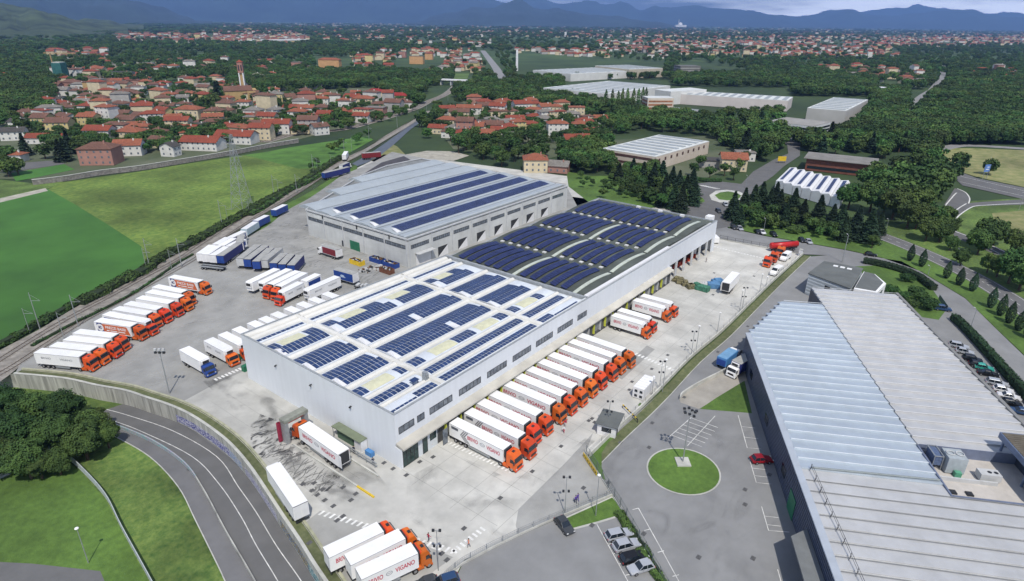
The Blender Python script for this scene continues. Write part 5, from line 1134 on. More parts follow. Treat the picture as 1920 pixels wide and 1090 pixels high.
t = thing('flatbed_trailer', 'long empty steel chassis trailer lying across the yard below the blue rank', 'trailer', (lambda p: (p.x, p.y, 0))(G(378, 503)), math.radians(pang((378, 502), (434, 508))))
one(t, 'bed', STEEL, (0, 9, -1.1, -.6, .9, 1.15)); one(t, 'bed', STEEL, (0, 9, .6, 1.1, .9, 1.15)); one(t, 'cross_frame', DARK, (0, 9, -.58, .58, .8, 1.0))
for x in (1.2, 2.5, 6.8, 8): 
    for s in (-1, 1): wheel(t, x, s*1.0, .45)
def skip(px_, ang, m, label, L=5.5, fill=None, H=1.6):
    p = G(*px_); t = thing('skip', label, 'skip', (p.x, p.y, 0), math.radians(ang)); b = MB(); w_ = 1.15
    b.box(0, L, -w_, w_, 0, .12); b.box(0, L, -w_, -w_+.08, .12, H); b.box(0, L, w_-.08, w_, .12, H); b.box(0, .08, -w_+.08, w_-.08, .12, H); b.box(L-.08, L, -w_+.08, w_-.08, .12, H)
    for i in range(int(L/.8)): b.box(.3+i*.8, .4+i*.8, -w_-.06, -w_, .1, H-.05)
    b.build('container', m, t)
    rr_ = random.Random(int(px_[0])); b = MB()
    for i in range(26): x, y = rr_.uniform(.4, L-.5), rr_.uniform(-.85, .85); s = rr_.uniform(.15, .4); b.mi = rr_.randint(0, 2); b.box(x-s, x+s, y-s*.7, y+s*.7, H-.7, H-.35+rr_.random()*.6)
    b.build('load', fill or [mat('scrap_brown', (.16, .09, .05), .8, .3, 2), LGREY, DARK], t)
a_ = pang((660, 490), (690, 500))
skip((660, 492), a_, YELLOW, 'yellow skip filled with pale scrap in front of the green factory door')
skip((697, 488), a_, BLUE, 'blue skip nearer the green door, left of two blue ones', 6)
skip((722, 496), a_, BLUE, 'blue skip nearer the factory corner, right of two blue ones', 6)
skip((716, 508), a_, mat('rust_brown', (.17, .07, .04), .8, .2, 1), 'rusty brown skip in front of the blue ones', 5)
rr_ = random.Random(5)
o = MB()
sp = thing('scrap_heap', 'low heap of brown crates and scrap between the yellow and rusty skips', 'scrap heap', (lambda p: (p.x, p.y, 0))(G(697, 505)), 0)
b = MB()
for i in range(60):
    x, y, s = rr_.gauss(0, 2.4), rr_.gauss(0, 1.0), rr_.uniform(.15, .5); b.mi = rr_.randint(0, 2); b.M = Matrix.Translation((x-.6*y, y, 0)) @ Matrix.Rotation(rr_.random()*3, 4, 'Z'); b.box(-s, s, -s*.6, s*.6, 0, s*rr_.uniform(.6, 1.6))
b.M = None; b.build('scrap', [mat('scrap_brown', (.16, .09, .05)), LGREY, DARK], sp)
sp = thing('tarpaulin_heap', 'long heap of netting and green and blue covered goods beside the open trailer', 'goods heap', (lambda p: (p.x, p.y, 0))(G(1300, 543)), 0)
for i, (x, y, sx, m_) in enumerate(((1268,527,1.4,0),(1275,531,1.3,0),(1284,535,1.2,0),(1294,541,1.0,0),(1305,541,1.3,1),(1318,545,1.9,1),(1325,538,1.5,2),(1337,540,1.9,3),(1345,532,1.9,3))):
    p = G(x, y)-G(1300, 543); b = MB(); b.M = Matrix.Translation(p) @ Matrix.Rotation(.3*i, 4, 'Z'); b.box(-sx, sx, -1.1, 1.1, 0, 1.0+(.5*i)%.9); b.box(-sx*.7, sx*.6, -.8, .7, .9, 1.6+(.4*i)%.6); b.M = None; bev(b, .15); b.build('stack', [mat('net_olive', (.20, .18, .10), .9, .4, 1.5), mat('net_green', (.06, .20, .13), .8, .3, 2), LGREY, mat('tarp_blue', (.09, .22, .40), .7, .15, 1)][m_], sp)
# red pallets by the open bays
for i in range(9):
    p = G(1256+i*5.4, 507-i*3.0); o = MB(); o.box(-.6, .6, -.9, .9, 0, .4+.5*(i % 3)); o.box(-.5, .4, -.5, .6, .4, 1.1+.3*(i % 2)); o = o.build('red_machine', mat('machine_red', (.45, .05, .02), .5, .2, 2), None, loc=(p.x, p.y, 0), rz=i*.4); tag(o, 'small red machine, %s from the camera in the line by the open bays' % nth[i], 'machine', 'red machines by the open bays')
# ================================================================== walls, fences, masts
GRAF = {}
def graf(name, cols, sc):
    M = bpy.data.materials.new(name); M.use_nodes = True; t = M.node_tree; b = t.nodes['Principled BSDF']; N = t.nodes.new; L = t.links.new
    c = N('ShaderNodeTexCoord'); n = N('ShaderNodeTexNoise'); n.inputs['Scale'].default_value = sc; n.inputs['Detail'].default_value = 2; n.inputs['Distortion'].default_value = 2.5
    r = N('ShaderNodeValToRGB'); r.color_ramp.interpolation = 'CONSTANT'; e = r.color_ramp.elements
    while len(e) < len(cols): e.new(.5)
    for i, k in enumerate(cols): e[i].position = [0, .38, .46, .52, .6][i]; e[i].color = (*k, 1)
    L(c.outputs['Object'], n.inputs[0]); L(n.outputs[0], r.inputs[0]); L(r.outputs[0], b.inputs['Base Color']); b.inputs['Roughness'].default_value = .8; return M
rw = thing('retaining_wall', 'long curved streaky concrete retaining wall with graffiti above the sunken road', 'wall')
WS = mat('streaked_concrete', (.50, .50, .45), .9, .3, 1.0, col2=(.20, .20, .18), big=.15)
for l_ in [l for l in WS.node_tree.links if l.from_node.bl_idname == 'ShaderNodeTexCoord']:
    mp_ = WS.node_tree.nodes.new('ShaderNodeMapping'); mp_.inputs['Scale'].default_value = (1.3, 1.3, .10); to_ = l_.to_socket; fr_ = l_.from_socket; WS.node_tree.links.new(fr_, mp_.inputs[0]); WS.node_tree.links.new(mp_.outputs[0], to_)
b = MB(); wallstrip(b, wallbase, .4, ZL-.02, .30, 0); b.build('wall', WS, rw)
b = MB(); wallstrip(b, wallbase, .55, .30, .42, 0); b.build('coping', CONCL, rw)
n0 = len(wallbase)
for i, (u0, u1, cols) in enumerate(((.33, .47, ((.5,.5,.52),(.05,.06,.25),(.04,.04,.16),(.6,.6,.65),(.08,.08,.30))), (.475, .53, ((.35,.37,.38),(.5,.52,.55),(.10,.16,.35),(.35,.37,.38),(.2,.3,.45))), (.535, .66, ((.55,.55,.56),(.08,.08,.2),(.65,.65,.68),(.12,.10,.22),(.6,.6,.62))), (.67, .78, ((.3,.3,.25),(.35,.25,.05),(.03,.04,.06),(.12,.18,.3),(.35,.35,.3))), (.79, .97, ((.4,.43,.42),(.08,.28,.27),(.04,.06,.08),(.25,.45,.47),(.40,.42,.4))))):
    seg = wallbase[int(u0*n0):int(u1*n0)+1]
    if len(seg) > 1: b = MB(); wallstrip(b, seg, .02, ZL+.3, ZL+2.1, -.215); b.build('graffiti', graf('graffiti_paint', cols, 1.1), rw)
kw = thing('yard_kerb_wall', 'low yellowish concrete kerb wall between the yard and the weedy wall top', 'kerb wall'); b = MB(); wallstrip(b, wallbase, .45, 0, .4, 2.2); b.build('kerb', mat('lichen_concrete', (.42, .41, .30), .9, .25, .8, col2=(.25, .26, .17)), kw)
lw = thing('low_wall', 'low painted wall between the sunken road and its pavement', 'wall'); seg = lefte[6:24]; b = MB(); wallstrip(b, seg, .22, ZL, ZL+.85, -.1 if False else .1); b.build('wall', graf('graffiti_teal', ((.33,.33,.33),(.15,.35,.35),(.36,.36,.35),(.25,.25,.35),(.4,.4,.38)), .9), lw)
b = MB(); wallstrip(b, lefte[23:], .22, ZL, ZL+.75, .1); b.build('wall', CONC, lw)
fl = pline([(109,843),(154,884),(200,936),(231,997),(282,1090),(330,1180)], ZL)
t = thing('panel_fence', 'pale grey curved panel fence dividing the lower lawn from rough grass', 'fence'); b = MB(); wallstrip(b, fl, .12, ZL, ZL+1.5); b.build('panel', mat('fence_grey', (.42, .46, .46), .7, .08, .8), t)
t = thing('slatted_fence', 'grey slatted fence on a low kerb meeting the curved panel fence', 'fence')
A = G(109, 848, ZL); B_ = G(-60, 925, ZL); d = (B_-A); L_ = d.length; ang = math.atan2(d.y, d.x); t.location = A; t.rotation_euler[2] = ang
one(t, 'kerb', CONCL, (0, L_, -.12, .12, 0, .4)); b = MB()
b.box(0, L_, -.02, .02, .5, .56); b.box(0, L_, -.02, .02, 1.7, 1.76)
for i in range(int(L_/.22)): b.box(i*.22, i*.22+.12, .021, .04, .4, 1.95)
b.build('slats', mat('slat_grey', (.36, .37, .36), .7, .08, 1), t)
# yard boundary wall, railing
t = thing('boundary_wall', 'long pale low wall with wire fence along the south east yard edge', 'wall')
b = MB(); wallstrip(b, fo, .25, 0, .95); b.build('wall', mat('boundary_white', (.55, .55, .50), .85, .12, .5), t)
b = MB(); wallstrip(b, fo, .03, 1.95, 1.99); wallstrip(b, fo, .02, 1.45, 1.47); b.build('rail', STEEL, t)
L_ = 0; acc = 0
for i in range(len(fo)-1):
    d = fo[i+1]-fo[i]; k = 0
    while acc <= d.length: p = fo[i]+d.normalized()*acc; b = MB(); b.box(p.x-.04, p.x+.04, p.y-.04, p.y+.04, .951, 2.0); b.build('post', STEEL, t); acc += 4.6
    acc -= d.length
def fence(name, label, pts, h, m, dx=2.5, kerb=.25, cat='fence', bars=True):
    t = thing(name, label, cat); L = pline(pts, 0, 2); b = MB(); wallstrip(b, L, .2, 0, kerb); b.build('kerb', CONCL, t)
    b = MB(); 
    for z in ([h-.05, h*.5, kerb+.15] if bars else [h-.05]): wallstrip(b, L, .04, z, z+.05)
    for i in range(len(L)-1):
        d = L[i+1]-L[i]; n = int(d.length/.35)
        for k in range(n): p = L[i]+d*(k/n); b.box(p.x-.012, p.x+.012, p.y-.012, p.y+.012, kerb, h)
    b.build('mesh', m, t); acc = 0
    for i in range(len(L)-1):
        d = L[i+1]-L[i]
        while acc <= d.length: p = L[i]+d.normalized()*acc; b = MB(); b.box(p.x-.045, p.x+.045, p.y-.045, p.y+.045, kerb, h+.1); b.build('post', m, t); acc += dx
        acc -= d.length
    return t
fence('yard_railing', 'grey railing on a pale kerb closing the bottom side of the yard', [(828,1093),(868,1058),(975,1003),(1060,966),(1148,929)], 1.5, STEEL, 3.0, .4)
t = fence('mesh_fence', 'tall grey green mesh fence between the two car parks', [(1099,853),(1149,931),(1168,962),(1205,1028),(1240,1090),(1270,1140)], 2.2, mat('fence_green_grey', (.13, .16, .16), .6, .1, 1), 2.5, .3)
A = G(1097, 856); B_ = G(1122, 893); d = B_-A; t = thing('sliding_gate', 'yellow sliding gate with a row of black squares at the yard entrance', 'gate', A, math.atan2(d.y, d.x)); L_ = d.length
one(t, 'panel', YELLOW, (0, L_, -.45, -.37, .2, 1.1)); 
for i in range(7): one(t, 'marker', DARK, (L_*(i+.35)/7, L_*(i+.7)/7, -.47, -.451, .55, .85)); 
def solve_h(base, top, z0=0):
    p = G(*base, z0); lo, hi = 0, 90
    for _ in range(40):
        mid_ = (lo+hi)/2
        if PX((p.x, p.y, z0+mid_))[1] > top[1]: lo = mid_
        else: hi = mid_
    return p, lo
def pole(base, top, kind, label, group=None, z0=0, name='lamp_post', cat='lamp post'):
    p, h = solve_h(base, top, z0); t = thing(name, label, cat, (p.x, p.y, z0), YAW, group); r = .09 if h < 9 else .14
    b = MB(); b.tube((0, 0, 0), (0, 0, h), r, 6, r*.6); b.build('pole', STEEL, t)
    if kind == 'flood6':
        for i in range(3):
            for z in (h, h-.7): one(t, 'floodlight', LGREY if z == h else DARK, (-.2, .2, (i-1)*.9-.25, (i-1)*.9+.25, z-.2, z+.25))
        one(t, 'crossbar', STEEL, (-.05, .05, -1.1, 1.1, h-.5, h-.4))
    elif kind == 'flood8':
        one(t, 'base', CONCL, (-1.3, 1.3, -1.3, 1.3, 0, .35))
        for i in range(9):
            a = 2*PI*i/9; rr = 1.25 if i % 2 else .9; x, y, z = rr*math.cos(a), rr*math.sin(a), h-.2*(i % 3)
            b = MB(); b.box(x-.2, x+.2, y-.22, y+.22, z-.2, z+.15); b.build('floodlight', DARK, t)
        b = MB()
        for i in range(10): b.tube((1.1*math.cos(2*PI*i/10), 1.1*math.sin(2*PI*i/10), h-.35), (1.1*math.cos(2*PI*(i+1)/10), 1.1*math.sin(2*PI*(i+1)/10), h-.35), .05, 4)
        for i in range(5): b.tube((0, 0, h-.35), (1.1*math.cos(2*PI*i/5), 1.1*math.sin(2*PI*i/5), h-.35), .04, 4)
        b.build('ring', STEEL, t)
    elif kind == 'double':
        for s in (-1, 1): one(t, 'floodlight', DARK, (-.15, .15, s*.5-.2, s*.5+.2, h-.15, h+.2)); 
        one(t, 'crossbar', STEEL, (-.04, .04, -.55, .55, h-.1, h-.03)); 
        if h > 6:
            for s in (-1, 1): one(t, 'floodlight', DARK, (-.15, .15, s*.45-.18, s*.45+.18, h*.62-.15, h*.62+.2))
    elif kind == 'lamp': one(t, 'arm', STEEL, (-.03, 1.0, -.03, .03, h-.08, h)); one(t, 'lamp_head', LGREY, (.6, 1.25, -.15, .15, h-.02, h+.14), bv=.04)
    elif kind == 'globe': b = MB(); b.ball((0, 0, h+.1), .32, .32, .18); b.build('lamp_head', WHITE, t)
    elif kind == 'cat':
        one(t, 'arm', STEEL, (-.04, .04, -2.4, 0, h*.78, h*.78+.08)); b = MB(); b.tube((0, 0, h*.95), (0, -2.3, h*.8), .03, 4); b.build('stay', STEEL, t)
    return t
pole((318,738), (298,656), 'flood6', 'tall floodlight mast with six lamps at the west yard edge', None)
pole((1280,868), (1297,770), 'flood8', 'tall mast with a ring of black floodlights on the round grass island')
pole((1059,963), (1061,895), 'double', 'slim mast with two lamp pairs left of the triangular lawn')
pole((822,1070), (816,995), 'double', 'slim mast with two lamp pairs by the bottom railing')
pole((1117,967), (1123,892), 'globe', 'street lamp with small pale head standing on the triangular lawn')
pole((166,1056), (143,992), 'globe', 'pale lamp post on the lower left lawn', None, ZL)
g = 'slim masts along the boundary wall'
for i, (b_, t_) in enumerate((((1140,803),(1138,753)), ((1222,742),(1223,707)), ((1236,731),(1234,678)), ((1242,735),(1244,675)), ((1296,666),(1297,622)), ((1304,664),(1303,612)), ((1345,622),(1345,587)), ((1386,585),(1387,545)), ((1391,583),(1393,540)), ((1424,548),(1425,515)), ((1436,538),(1434,520)))):
    pole(b_, t_, 'double' if i in (0, 2, 4, 8) else 'globe', 'slim grey mast, %s along the boundary wall counting from the gate' % nth[i], g)
for b_, t_, l in (((1579,492),(1588,441),'street lamp on the side road above the small office'), ((1660,437),(1666,412),'street lamp at the bend of the main road by the last fir'), ((1792,494),(1800,468),'street lamp beyond the main road near the dry grass'), ((1910,395),(1915,362),'tall lamp cut by the right edge near the motorway'), ((1740,515),(1741,500),'small lamp near the cypresses'), ((1852,325),(1812,297),'lamp beside the motorway bend'), ((1818,620),(1829,580),'lamp post rising over the clipped hedge'), ((1431,438),(1433,411),'lamp on the grass bank by the white car'), ((1398,352),(1400,330),'lamp beside the small roundabout')):
    pole(b_, t_, 'lamp', l)
g = 'railway masts'
for i, (b_, t_) in enumerate((((75,617),(52,549)), ((56,624),(40,578)), ((147,612),(130,553)), ((120,635),(107,585)), ((281,503),(268,447)), ((275,506),(265,465)), ((341,500),(330,447)), ((323,508),(315,468)), ((417,425),(408,375)), ((428,420),(423,385)), ((467,398),(460,375)), ((514,367),(508,328)), ((523,365),(519,337)), ((557,362),(553,327)), ((588,327),(583,290)), ((596,325),(593,297)), ((621,310),(618,289)), ((646,290),(642,262)), ((660,285),(656,258)), ((692,262),(689,236)), ((745,240),(741,212)), ((800,212),(797,190)), ((820,205),(817,182)), ((118,345) if False else (840,190),(838,166)))):
    pole(b_, t_, 'cat', 'grey railway mast, number %d along the track from the lower left' % (i+1), g, name='railway_mast', cat='railway mast')
# pylon
p, h = solve_h((455, 392), (437, 252)); t = thing('power_pylon', 'lattice power pylon standing in the corn field beside the railway', 'pylon', (p.x, p.y, 0), .3)
b = MB(); nl = 9; hw = lambda z: 2.9*(1-z/h)**1.1+.35
for k in range(nl):
    z0 = h*k/nl; z1 = h*(k+1)/nl
    for i in range(4):
        s = [(-1,-1),(1,-1),(1,1),(-1,1)]; a = s[i]; c = s[(i+1) % 4]; w0, w1 = hw(z0), hw(z1)
        b.tube((a[0]*w0, a[1]*w0, z0), (a[0]*w1, a[1]*w1, z1), .10, 4); b.tube((a[0]*w0, a[1]*w0, z0), (c[0]*w1, c[1]*w1, z1), .05, 4); b.tube((c[0]*w0, c[1]*w0, z0), (a[0]*w1, a[1]*w1, z1), .05, 4); b.tube((a[0]*w1, a[1]*w1, z1), (c[0]*w1, c[1]*w1, z1), .05, 4)
b.build('tower', STEEL, t)
for z in (h*.72, h*.84, h*.95): b = MB(); b.tube((0, -4.2, z), (0, 4.2, z), .08, 4); b.tube((0, -4.2, z), (0, 0, z+1), .05, 4); b.tube((0, 4.2, z), (0, 0, z+1), .05, 4); b.build('crossarm', STEEL, t)
# stone wall beside the village railway
t = thing('stone_wall', 'long grey brown stone wall with pale coping between village and corn field', 'wall')
L = pline([(62,347),(120,340),(193,328),(260,320),(340,307),(440,290),(500,278),(560,268)], 0, 3); b = MB(); wallstrip(b, L, .6, 0, 2.5); b.build('wall', mat('rubble_stone', (.24, .225, .205), .9, .25, .9), t); b = MB(); wallstrip(b, L, .9, 2.5, 2.7); b.build('coping', CONCL, t)
# lorry wash
t = thing('lorry_wash', 'lorry wash gantry with red brushes at the west wall of the white warehouse', 'lorry wash', (-6.3, 22.6, 0))
one(t, 'leg', STEEL, (-2.6, -1.9, -.8, .8, 0, 4.8)); one(t, 'leg', STEEL, (1.9, 2.6, -.8, .8, 0, 4.8)); one(t, 'top_beam', mat('wash_grey', (.25, .26, .22), .7, .15, 1), (-2.7, 2.7, -.9, .9, 4.8, 5.5)); one(t, 'top_brush', RED, (-1.8, 1.8, -.35, .35, 4.2, 4.7))
for x in (-3.1, -2.85): b = MB(); b.tube((x, .95, .3), (x, .95, 4.6), .3, 10); b.build('brush', mat('brush_red', (.28, .02, .05), .8, .2, 4), t)
one(t, 'guide_kerb', CONCL, (-2.15, -1.85, -21, -1.5, 0, .35)); one(t, 'guide_end', YELLOW, (-2.15, -1.85, -25.5, -21.01, 0, .3)); one(t, 'guide_kerb', CONCL, (2.0, 2.3, -22, -1.5, 0, .35)); one(t, 'pipe_rack', STEEL, (3.4, 3.6, -20, -1, 1.1, 1.25)); one(t, 'pipe_rack', STEEL, (3.4, 3.6, -20, -1, .6, .7))
for i in range(8): one(t, 'rack_post', STEEL, (3.42, 3.58, -19.5+i*2.4, -19.35+i*2.4, 0, 1.1))
t = thing('service_shelter', 'small shelter with dull green roof against the west warehouse wall', 'shelter', (-.1, 8.3, 0))
one(t, 'roof', mat('roof_sage', (.17, .20, .13), .7, .1, .6), (-1.9, 0, 0, 8.6, 2.6, 2.75)); one(t, 'cabinet', WHITE2, (-1.5, -.05, .1, 2.2, 0, 2.59)); one(t, 'cabinet', mat('cab_green', (.08, .14, .09), .7, .1, 1), (-1.2, -.05, 3, 7.8, 0, 1.8)); one(t, 'post', STEEL, (-1.8, -1.7, 8.3, 8.4, 0, 2.6)); one(t, 'tank', LBLUE, (-1.3, -.4, -2.4, -.6, 0, 1.0))
for s, (x, y) in enumerate(((453, 672), (461, 695))): p = G(x, y); b = MB(); b.box(-.7, .7, -.55, .55, 0, 1.35); b.box(-.75, .75, -.6, .6, 1.35, 1.45); o = b.build('waste_bin', GREENP, None, loc=(p.x, p.y, 0), rz=.1); tag(o, 'green waste container %s by the far corner of the white warehouse' % ('behind' if s == 0 else 'nearer'), 'container')
# kiosk and containers by the boundary wall
A = G(1142, 806); t = thing('kiosk', 'small white gatehouse with dark flat roof beside the boundary wall', 'gatehouse', (A.x, A.y, 0), math.radians(14))
one(t, 'wall', WHITE2, (-2.4, 2.6, -1.9, 1.9, 0, 2.6)); one(t, 'roof', mat('office_roof', (.13, .14, .135)), (-2.8, 3.0, -2.3, 2.3, 2.6, 2.75)); one(t, 'window', GLASS, (-2.45, -2.41, -1, 1, 1, 2)); one(t, 'door', DARK, (-1.6, -.7, -1.95, -1.91, 0, 2.1))
A = G(1205, 738); t = thing('site_cabin', 'long white site cabin with dark windows in its end by the boundary wall', 'cabin', (A.x, A.y, 0), math.radians(3))
one(t, 'body', WHITE2, (-2.8, 3.6, -1.3, 1.3, .15, 2.8)); 
for i in range(6): one(t, 'roof_rib', WHITE, (-2.6+i*1.05, -2.0+i*1.05, -1.25, 1.25, 2.8, 2.86))
for y in (-.7, .5):
    for z in (.5, 1.7): one(t, 'window', GLASS, (-2.86, -2.81, y-.3, y+.35, z, z+.6))
A = G(1181, 779); t = thing('height_barrier', 'yellow and black striped barrier rail near the gatehouse', 'barrier', (A.x, A.y, 0), math.radians(60))
for i in range(10): one(t, 'stripe', YELLOW if i % 2 else DARK, (-3+i*.6, -2.4+i*.6, -.08, .08, .7, .95))
for x in (-2.9, 2.9): one(t, 'post', DARK, (x-.06, x+.06, -.06, .06, 0, .7))
A = G(1500, 480); t = thing('gate_pillar', 'white gate pillar at the far end of the boundary wall', 'gate pillar', (A.x, A.y, 0)); one(t, 'pillar', WHITE2, (-.5, .5, -.5, .5, 0, 2.4)); one(t, 'cap', CONCL, (-.6, .6, -.6, .6, 2.4, 2.55))
fence('yard_fence', 'dark wire fence between the far yard end and the side road', [(1349,449),(1400,459),(1450,468),(1496,476)], 1.7, DARK, 3, .3)
t = thing('ramp_wall', 'low curved pale wall beside the loading ramp of the blue hall', 'wall'); b = MB(); wallstrip(b, pline([(1275,750),(1280,741),(1310,722),(1350,702),(1374,688)], 0, 4), .3, 0, .9); b.build('wall', CONCL, t)
A = G(1845, 336); t = thing('road_sign', 'blue direction sign on two posts above the motorway', 'road sign', (A.x, A.y, 0), YAW+.3); one(t, 'panel', mat('sign_blue', (.10, .22, .55), .5, .05, 1), (-.1, 0, -2, 2, 4, 8)); one(t, 'post', STEEL, (-.2, -.1, -1.5, -1.3, 0, 8)); one(t, 'post', STEEL, (-.2, -.1, 1.3, 1.5, 0, 8))
for k, y in enumerate((5.2, 6.4)): one(t, 'arrow', WHITE, (-.13, -.101, -1.2, .8-k*.5, y, y+.35))
A = G(1465, 306); t = thing('advert_board', 'yellow board beside the estate road', 'sign', (A.x, A.y, 0), YAW+1.57); one(t, 'panel', YELLOW, (-2.5, 2.5, -.1, .1, 1.2, 4)); one(t, 'post', DARK, (-2, -1.8, -.1, .1, 0, 1.2)); one(t, 'post', DARK, (1.8, 2, -.1, .1, 0, 1.2))
A = G(843, 160); t = thing('bridge', 'pale road bridge crossing the railway beyond the villages', 'bridge', (A.x, A.y, 0), math.radians(-70)); one(t, 'deck', WHITE2, (-18, 26, -4, 4, 6, 7.4)); 
for x in (-12, 2, 16): one(t, 'pier', LGREY, (x, x+1.5, -3, 3, 0, 6))
b = MB(); A = G(1766, 572); t = thing('garden_gate', 'grey sliding gate at the end of the office garden hedge', 'gate', (A.x, A.y, 0), math.radians(pang((1752, 553), (1778, 590)))); one(t, 'panel', mat('fence_green_grey', (.13, .16, .16)), (-4, 5, -.04, .04, .2, 1.8))
for i in range(10): one(t, 'bar', LGREY, (-4+i*.98, -3.92+i*.98, .041, .08, .2, 1.9))
# people
def skinned(nodes, edges, root=0, sub=1):
    me = bpy.data.meshes.new('s'); me.from_pydata([n[:3] for n in nodes], edges, []); o = bpy.data.objects.new('s', me); COL.objects.link(o)
    o.modifiers.new('k', 'SKIN'); sv = me.skin_vertices[0].data
    for i, n in enumerate(nodes): sv[i].radius = (n[3], n[3] if len(n) < 5 else n[4]); sv[i].use_root = i == root
    m2 = o.modifiers.new('u', 'SUBSURF'); m2.levels = sub; m2.render_levels = sub
    dg = bpy.context.evaluated_depsgraph_get(); r = bpy.data.meshes.new_from_object(o.evaluated_get(dg)); bpy.data.objects.remove(o); bpy.data.meshes.remove(me); return r
def person(px_, ang, top, legs, label, pose='stand', hair=(.03, .02, .015), z=0):
    st_ = .22 if pose == 'walk' else .05; ar = .18 if pose == 'walk' else .06; rz = pose == 'reach'
    n = [(0,0,.95,.15,.12), (0,0,1.15,.13,.15), (0,0,1.38,.13,.18), (0,0,1.50,.06), (.02,0,1.58,.06), (.03,0,1.66,.10), (.02,0,1.73,.09),
         (0,.10,.90,.095), (st_*.6,.11,.50,.065), (st_*.5-.02,.11,.09,.045), (st_*.5+.17,.12,.04,.035), (0,-.10,.90,.095), (-st_*.3,-.11,.50,.065), (-st_-.05,-.11,.09,.045), (-st_+.14,-.12,.04,.035),
         (0,.20,1.42,.06), (-ar,.27,1.14,.045), ((ar if not rz else .35),.28,(.90 if not rz else 1.15),.035), (0,-.20,1.42,.06), (ar,-.27,1.14,.045), ((ar*2 if not rz else .35),-.27,(.90 if not rz else 1.2),.035)]
    e = [(0,1),(1,2),(2,3),(3,4),(4,5),(5,6),(0,7),(7,8),(8,9),(9,10),(0,11),(11,12),(12,13),(13,14),(2,15),(15,16),(16,17),(2,18),(18,19),(19,20)]
    for s, hx in ((1, 17), (-1, 20)):
        h = n[hx]
        for f in range(5):
            k = len(n); dy = (f-2)*.016; n.append((h[0]+.01, h[1]+dy, h[2]-.07-.01*(f in (1, 2, 3)), .009)); n.append((h[0]+.02, h[1]+dy*1.2, h[2]-.12-.012*(f in (1, 2, 3)), .007)); e += [(hx, k), (k, k+1)]
    me = skinned(n, e, 0, 1)
    for x in (SKIN, mat('cloth_%s' % top[0], top[1], .8, .1, 6), mat('cloth_%s' % legs[0], legs[1], .8, .1, 6), DARK): me.materials.append(x)
    for p in me.polygons:
        c = p.center; p.material_index = 0 if c.z > 1.52 else (3 if c.z < .10 else 2 if c.z < .96 and abs(c.y) < .24 else (0 if c.z < 1.0 and (abs(c.y) >= .24) else 1))
    q = G(*px_, z); t = thing('person', label, 'person', (q.x, q.y, z), math.radians(ang)); o = bpy.data.objects.new('body', me); COL.objects.link(o); o.parent = t
    b = MB(); b.ball((.0, 0, 1.74), .105, .098, .095, 10, 6); b.v = [v if True else v for v in b.v]; b.build('hair', mat('hair_dark', hair, .8, 0), t)
    b = MB(); b.ball((.125, .035, 1.68), .012, .014, .012, 5, 4); b.build('eye', DARK, o); b = MB(); b.ball((.125, -.035, 1.68), .012, .014, .012, 5, 4); b.build('eye', DARK, o); b = MB(); b.ball((.14, 0, 1.645), .02, .014, .022, 5, 4); b.build('nose', SKIN, o)
    return t
OV = ('orange', (.75, .16, .06)); DK_ = ('navy', (.02, .025, .05)); RDT = ('crimson', (.40, .02, .06)); PU = ('violet', (.10, .06, .28)); GY_ = ('grey', (.2, .2, .22)); WT = ('white', (.6, .6, .6))
person((655, 853), 160, OV, DK_, 'person in orange vest and dark trousers beside the open trailer at the lorry wash', 'reach')
person((664, 850), 200, DK_, DK_, 'person in dark clothes standing behind the orange vested worker')
person((700, 872), 40, DK_, GY_, 'person in dark clothes bending near the pipes by the warehouse wall', 'walk')
person((801, 843), 250, GY_, GY_, 'person in grey standing left of the glass entrance door')
person((808, 840), 230, DK_, GY_, 'person in dark top standing right beside the grey figure at the entrance')
person((804, 1015), -20, RDT, DK_, 'person in crimson top and dark trousers walking on the striped crossing', 'walk')
person((879, 1026), 120, ('salmon', (.70, .25, .15)), GY_, 'person in salmon orange top near the bottom railing', 'walk')
person((1079, 944), 60, PU, DK_, 'person in violet clothes, left of two on the grey paving', 'walk')
person((1083, 940), 60, PU, PU, 'person in violet clothes, right of two on the grey paving', 'walk')
person((1057, 812), 200, WT, RDT, 'person in white top with red trousers in front of the orange lorries', 'walk')
person((1324, 492), 120, GY_, ('brown', (.15, .1, .08)), 'person in grey and brown alone on the wide far yard', 'walk')
person((857+0, 1045) if False else (1060, 800), 190, RDT, WT, 'person in red top standing close behind the white topped figure')
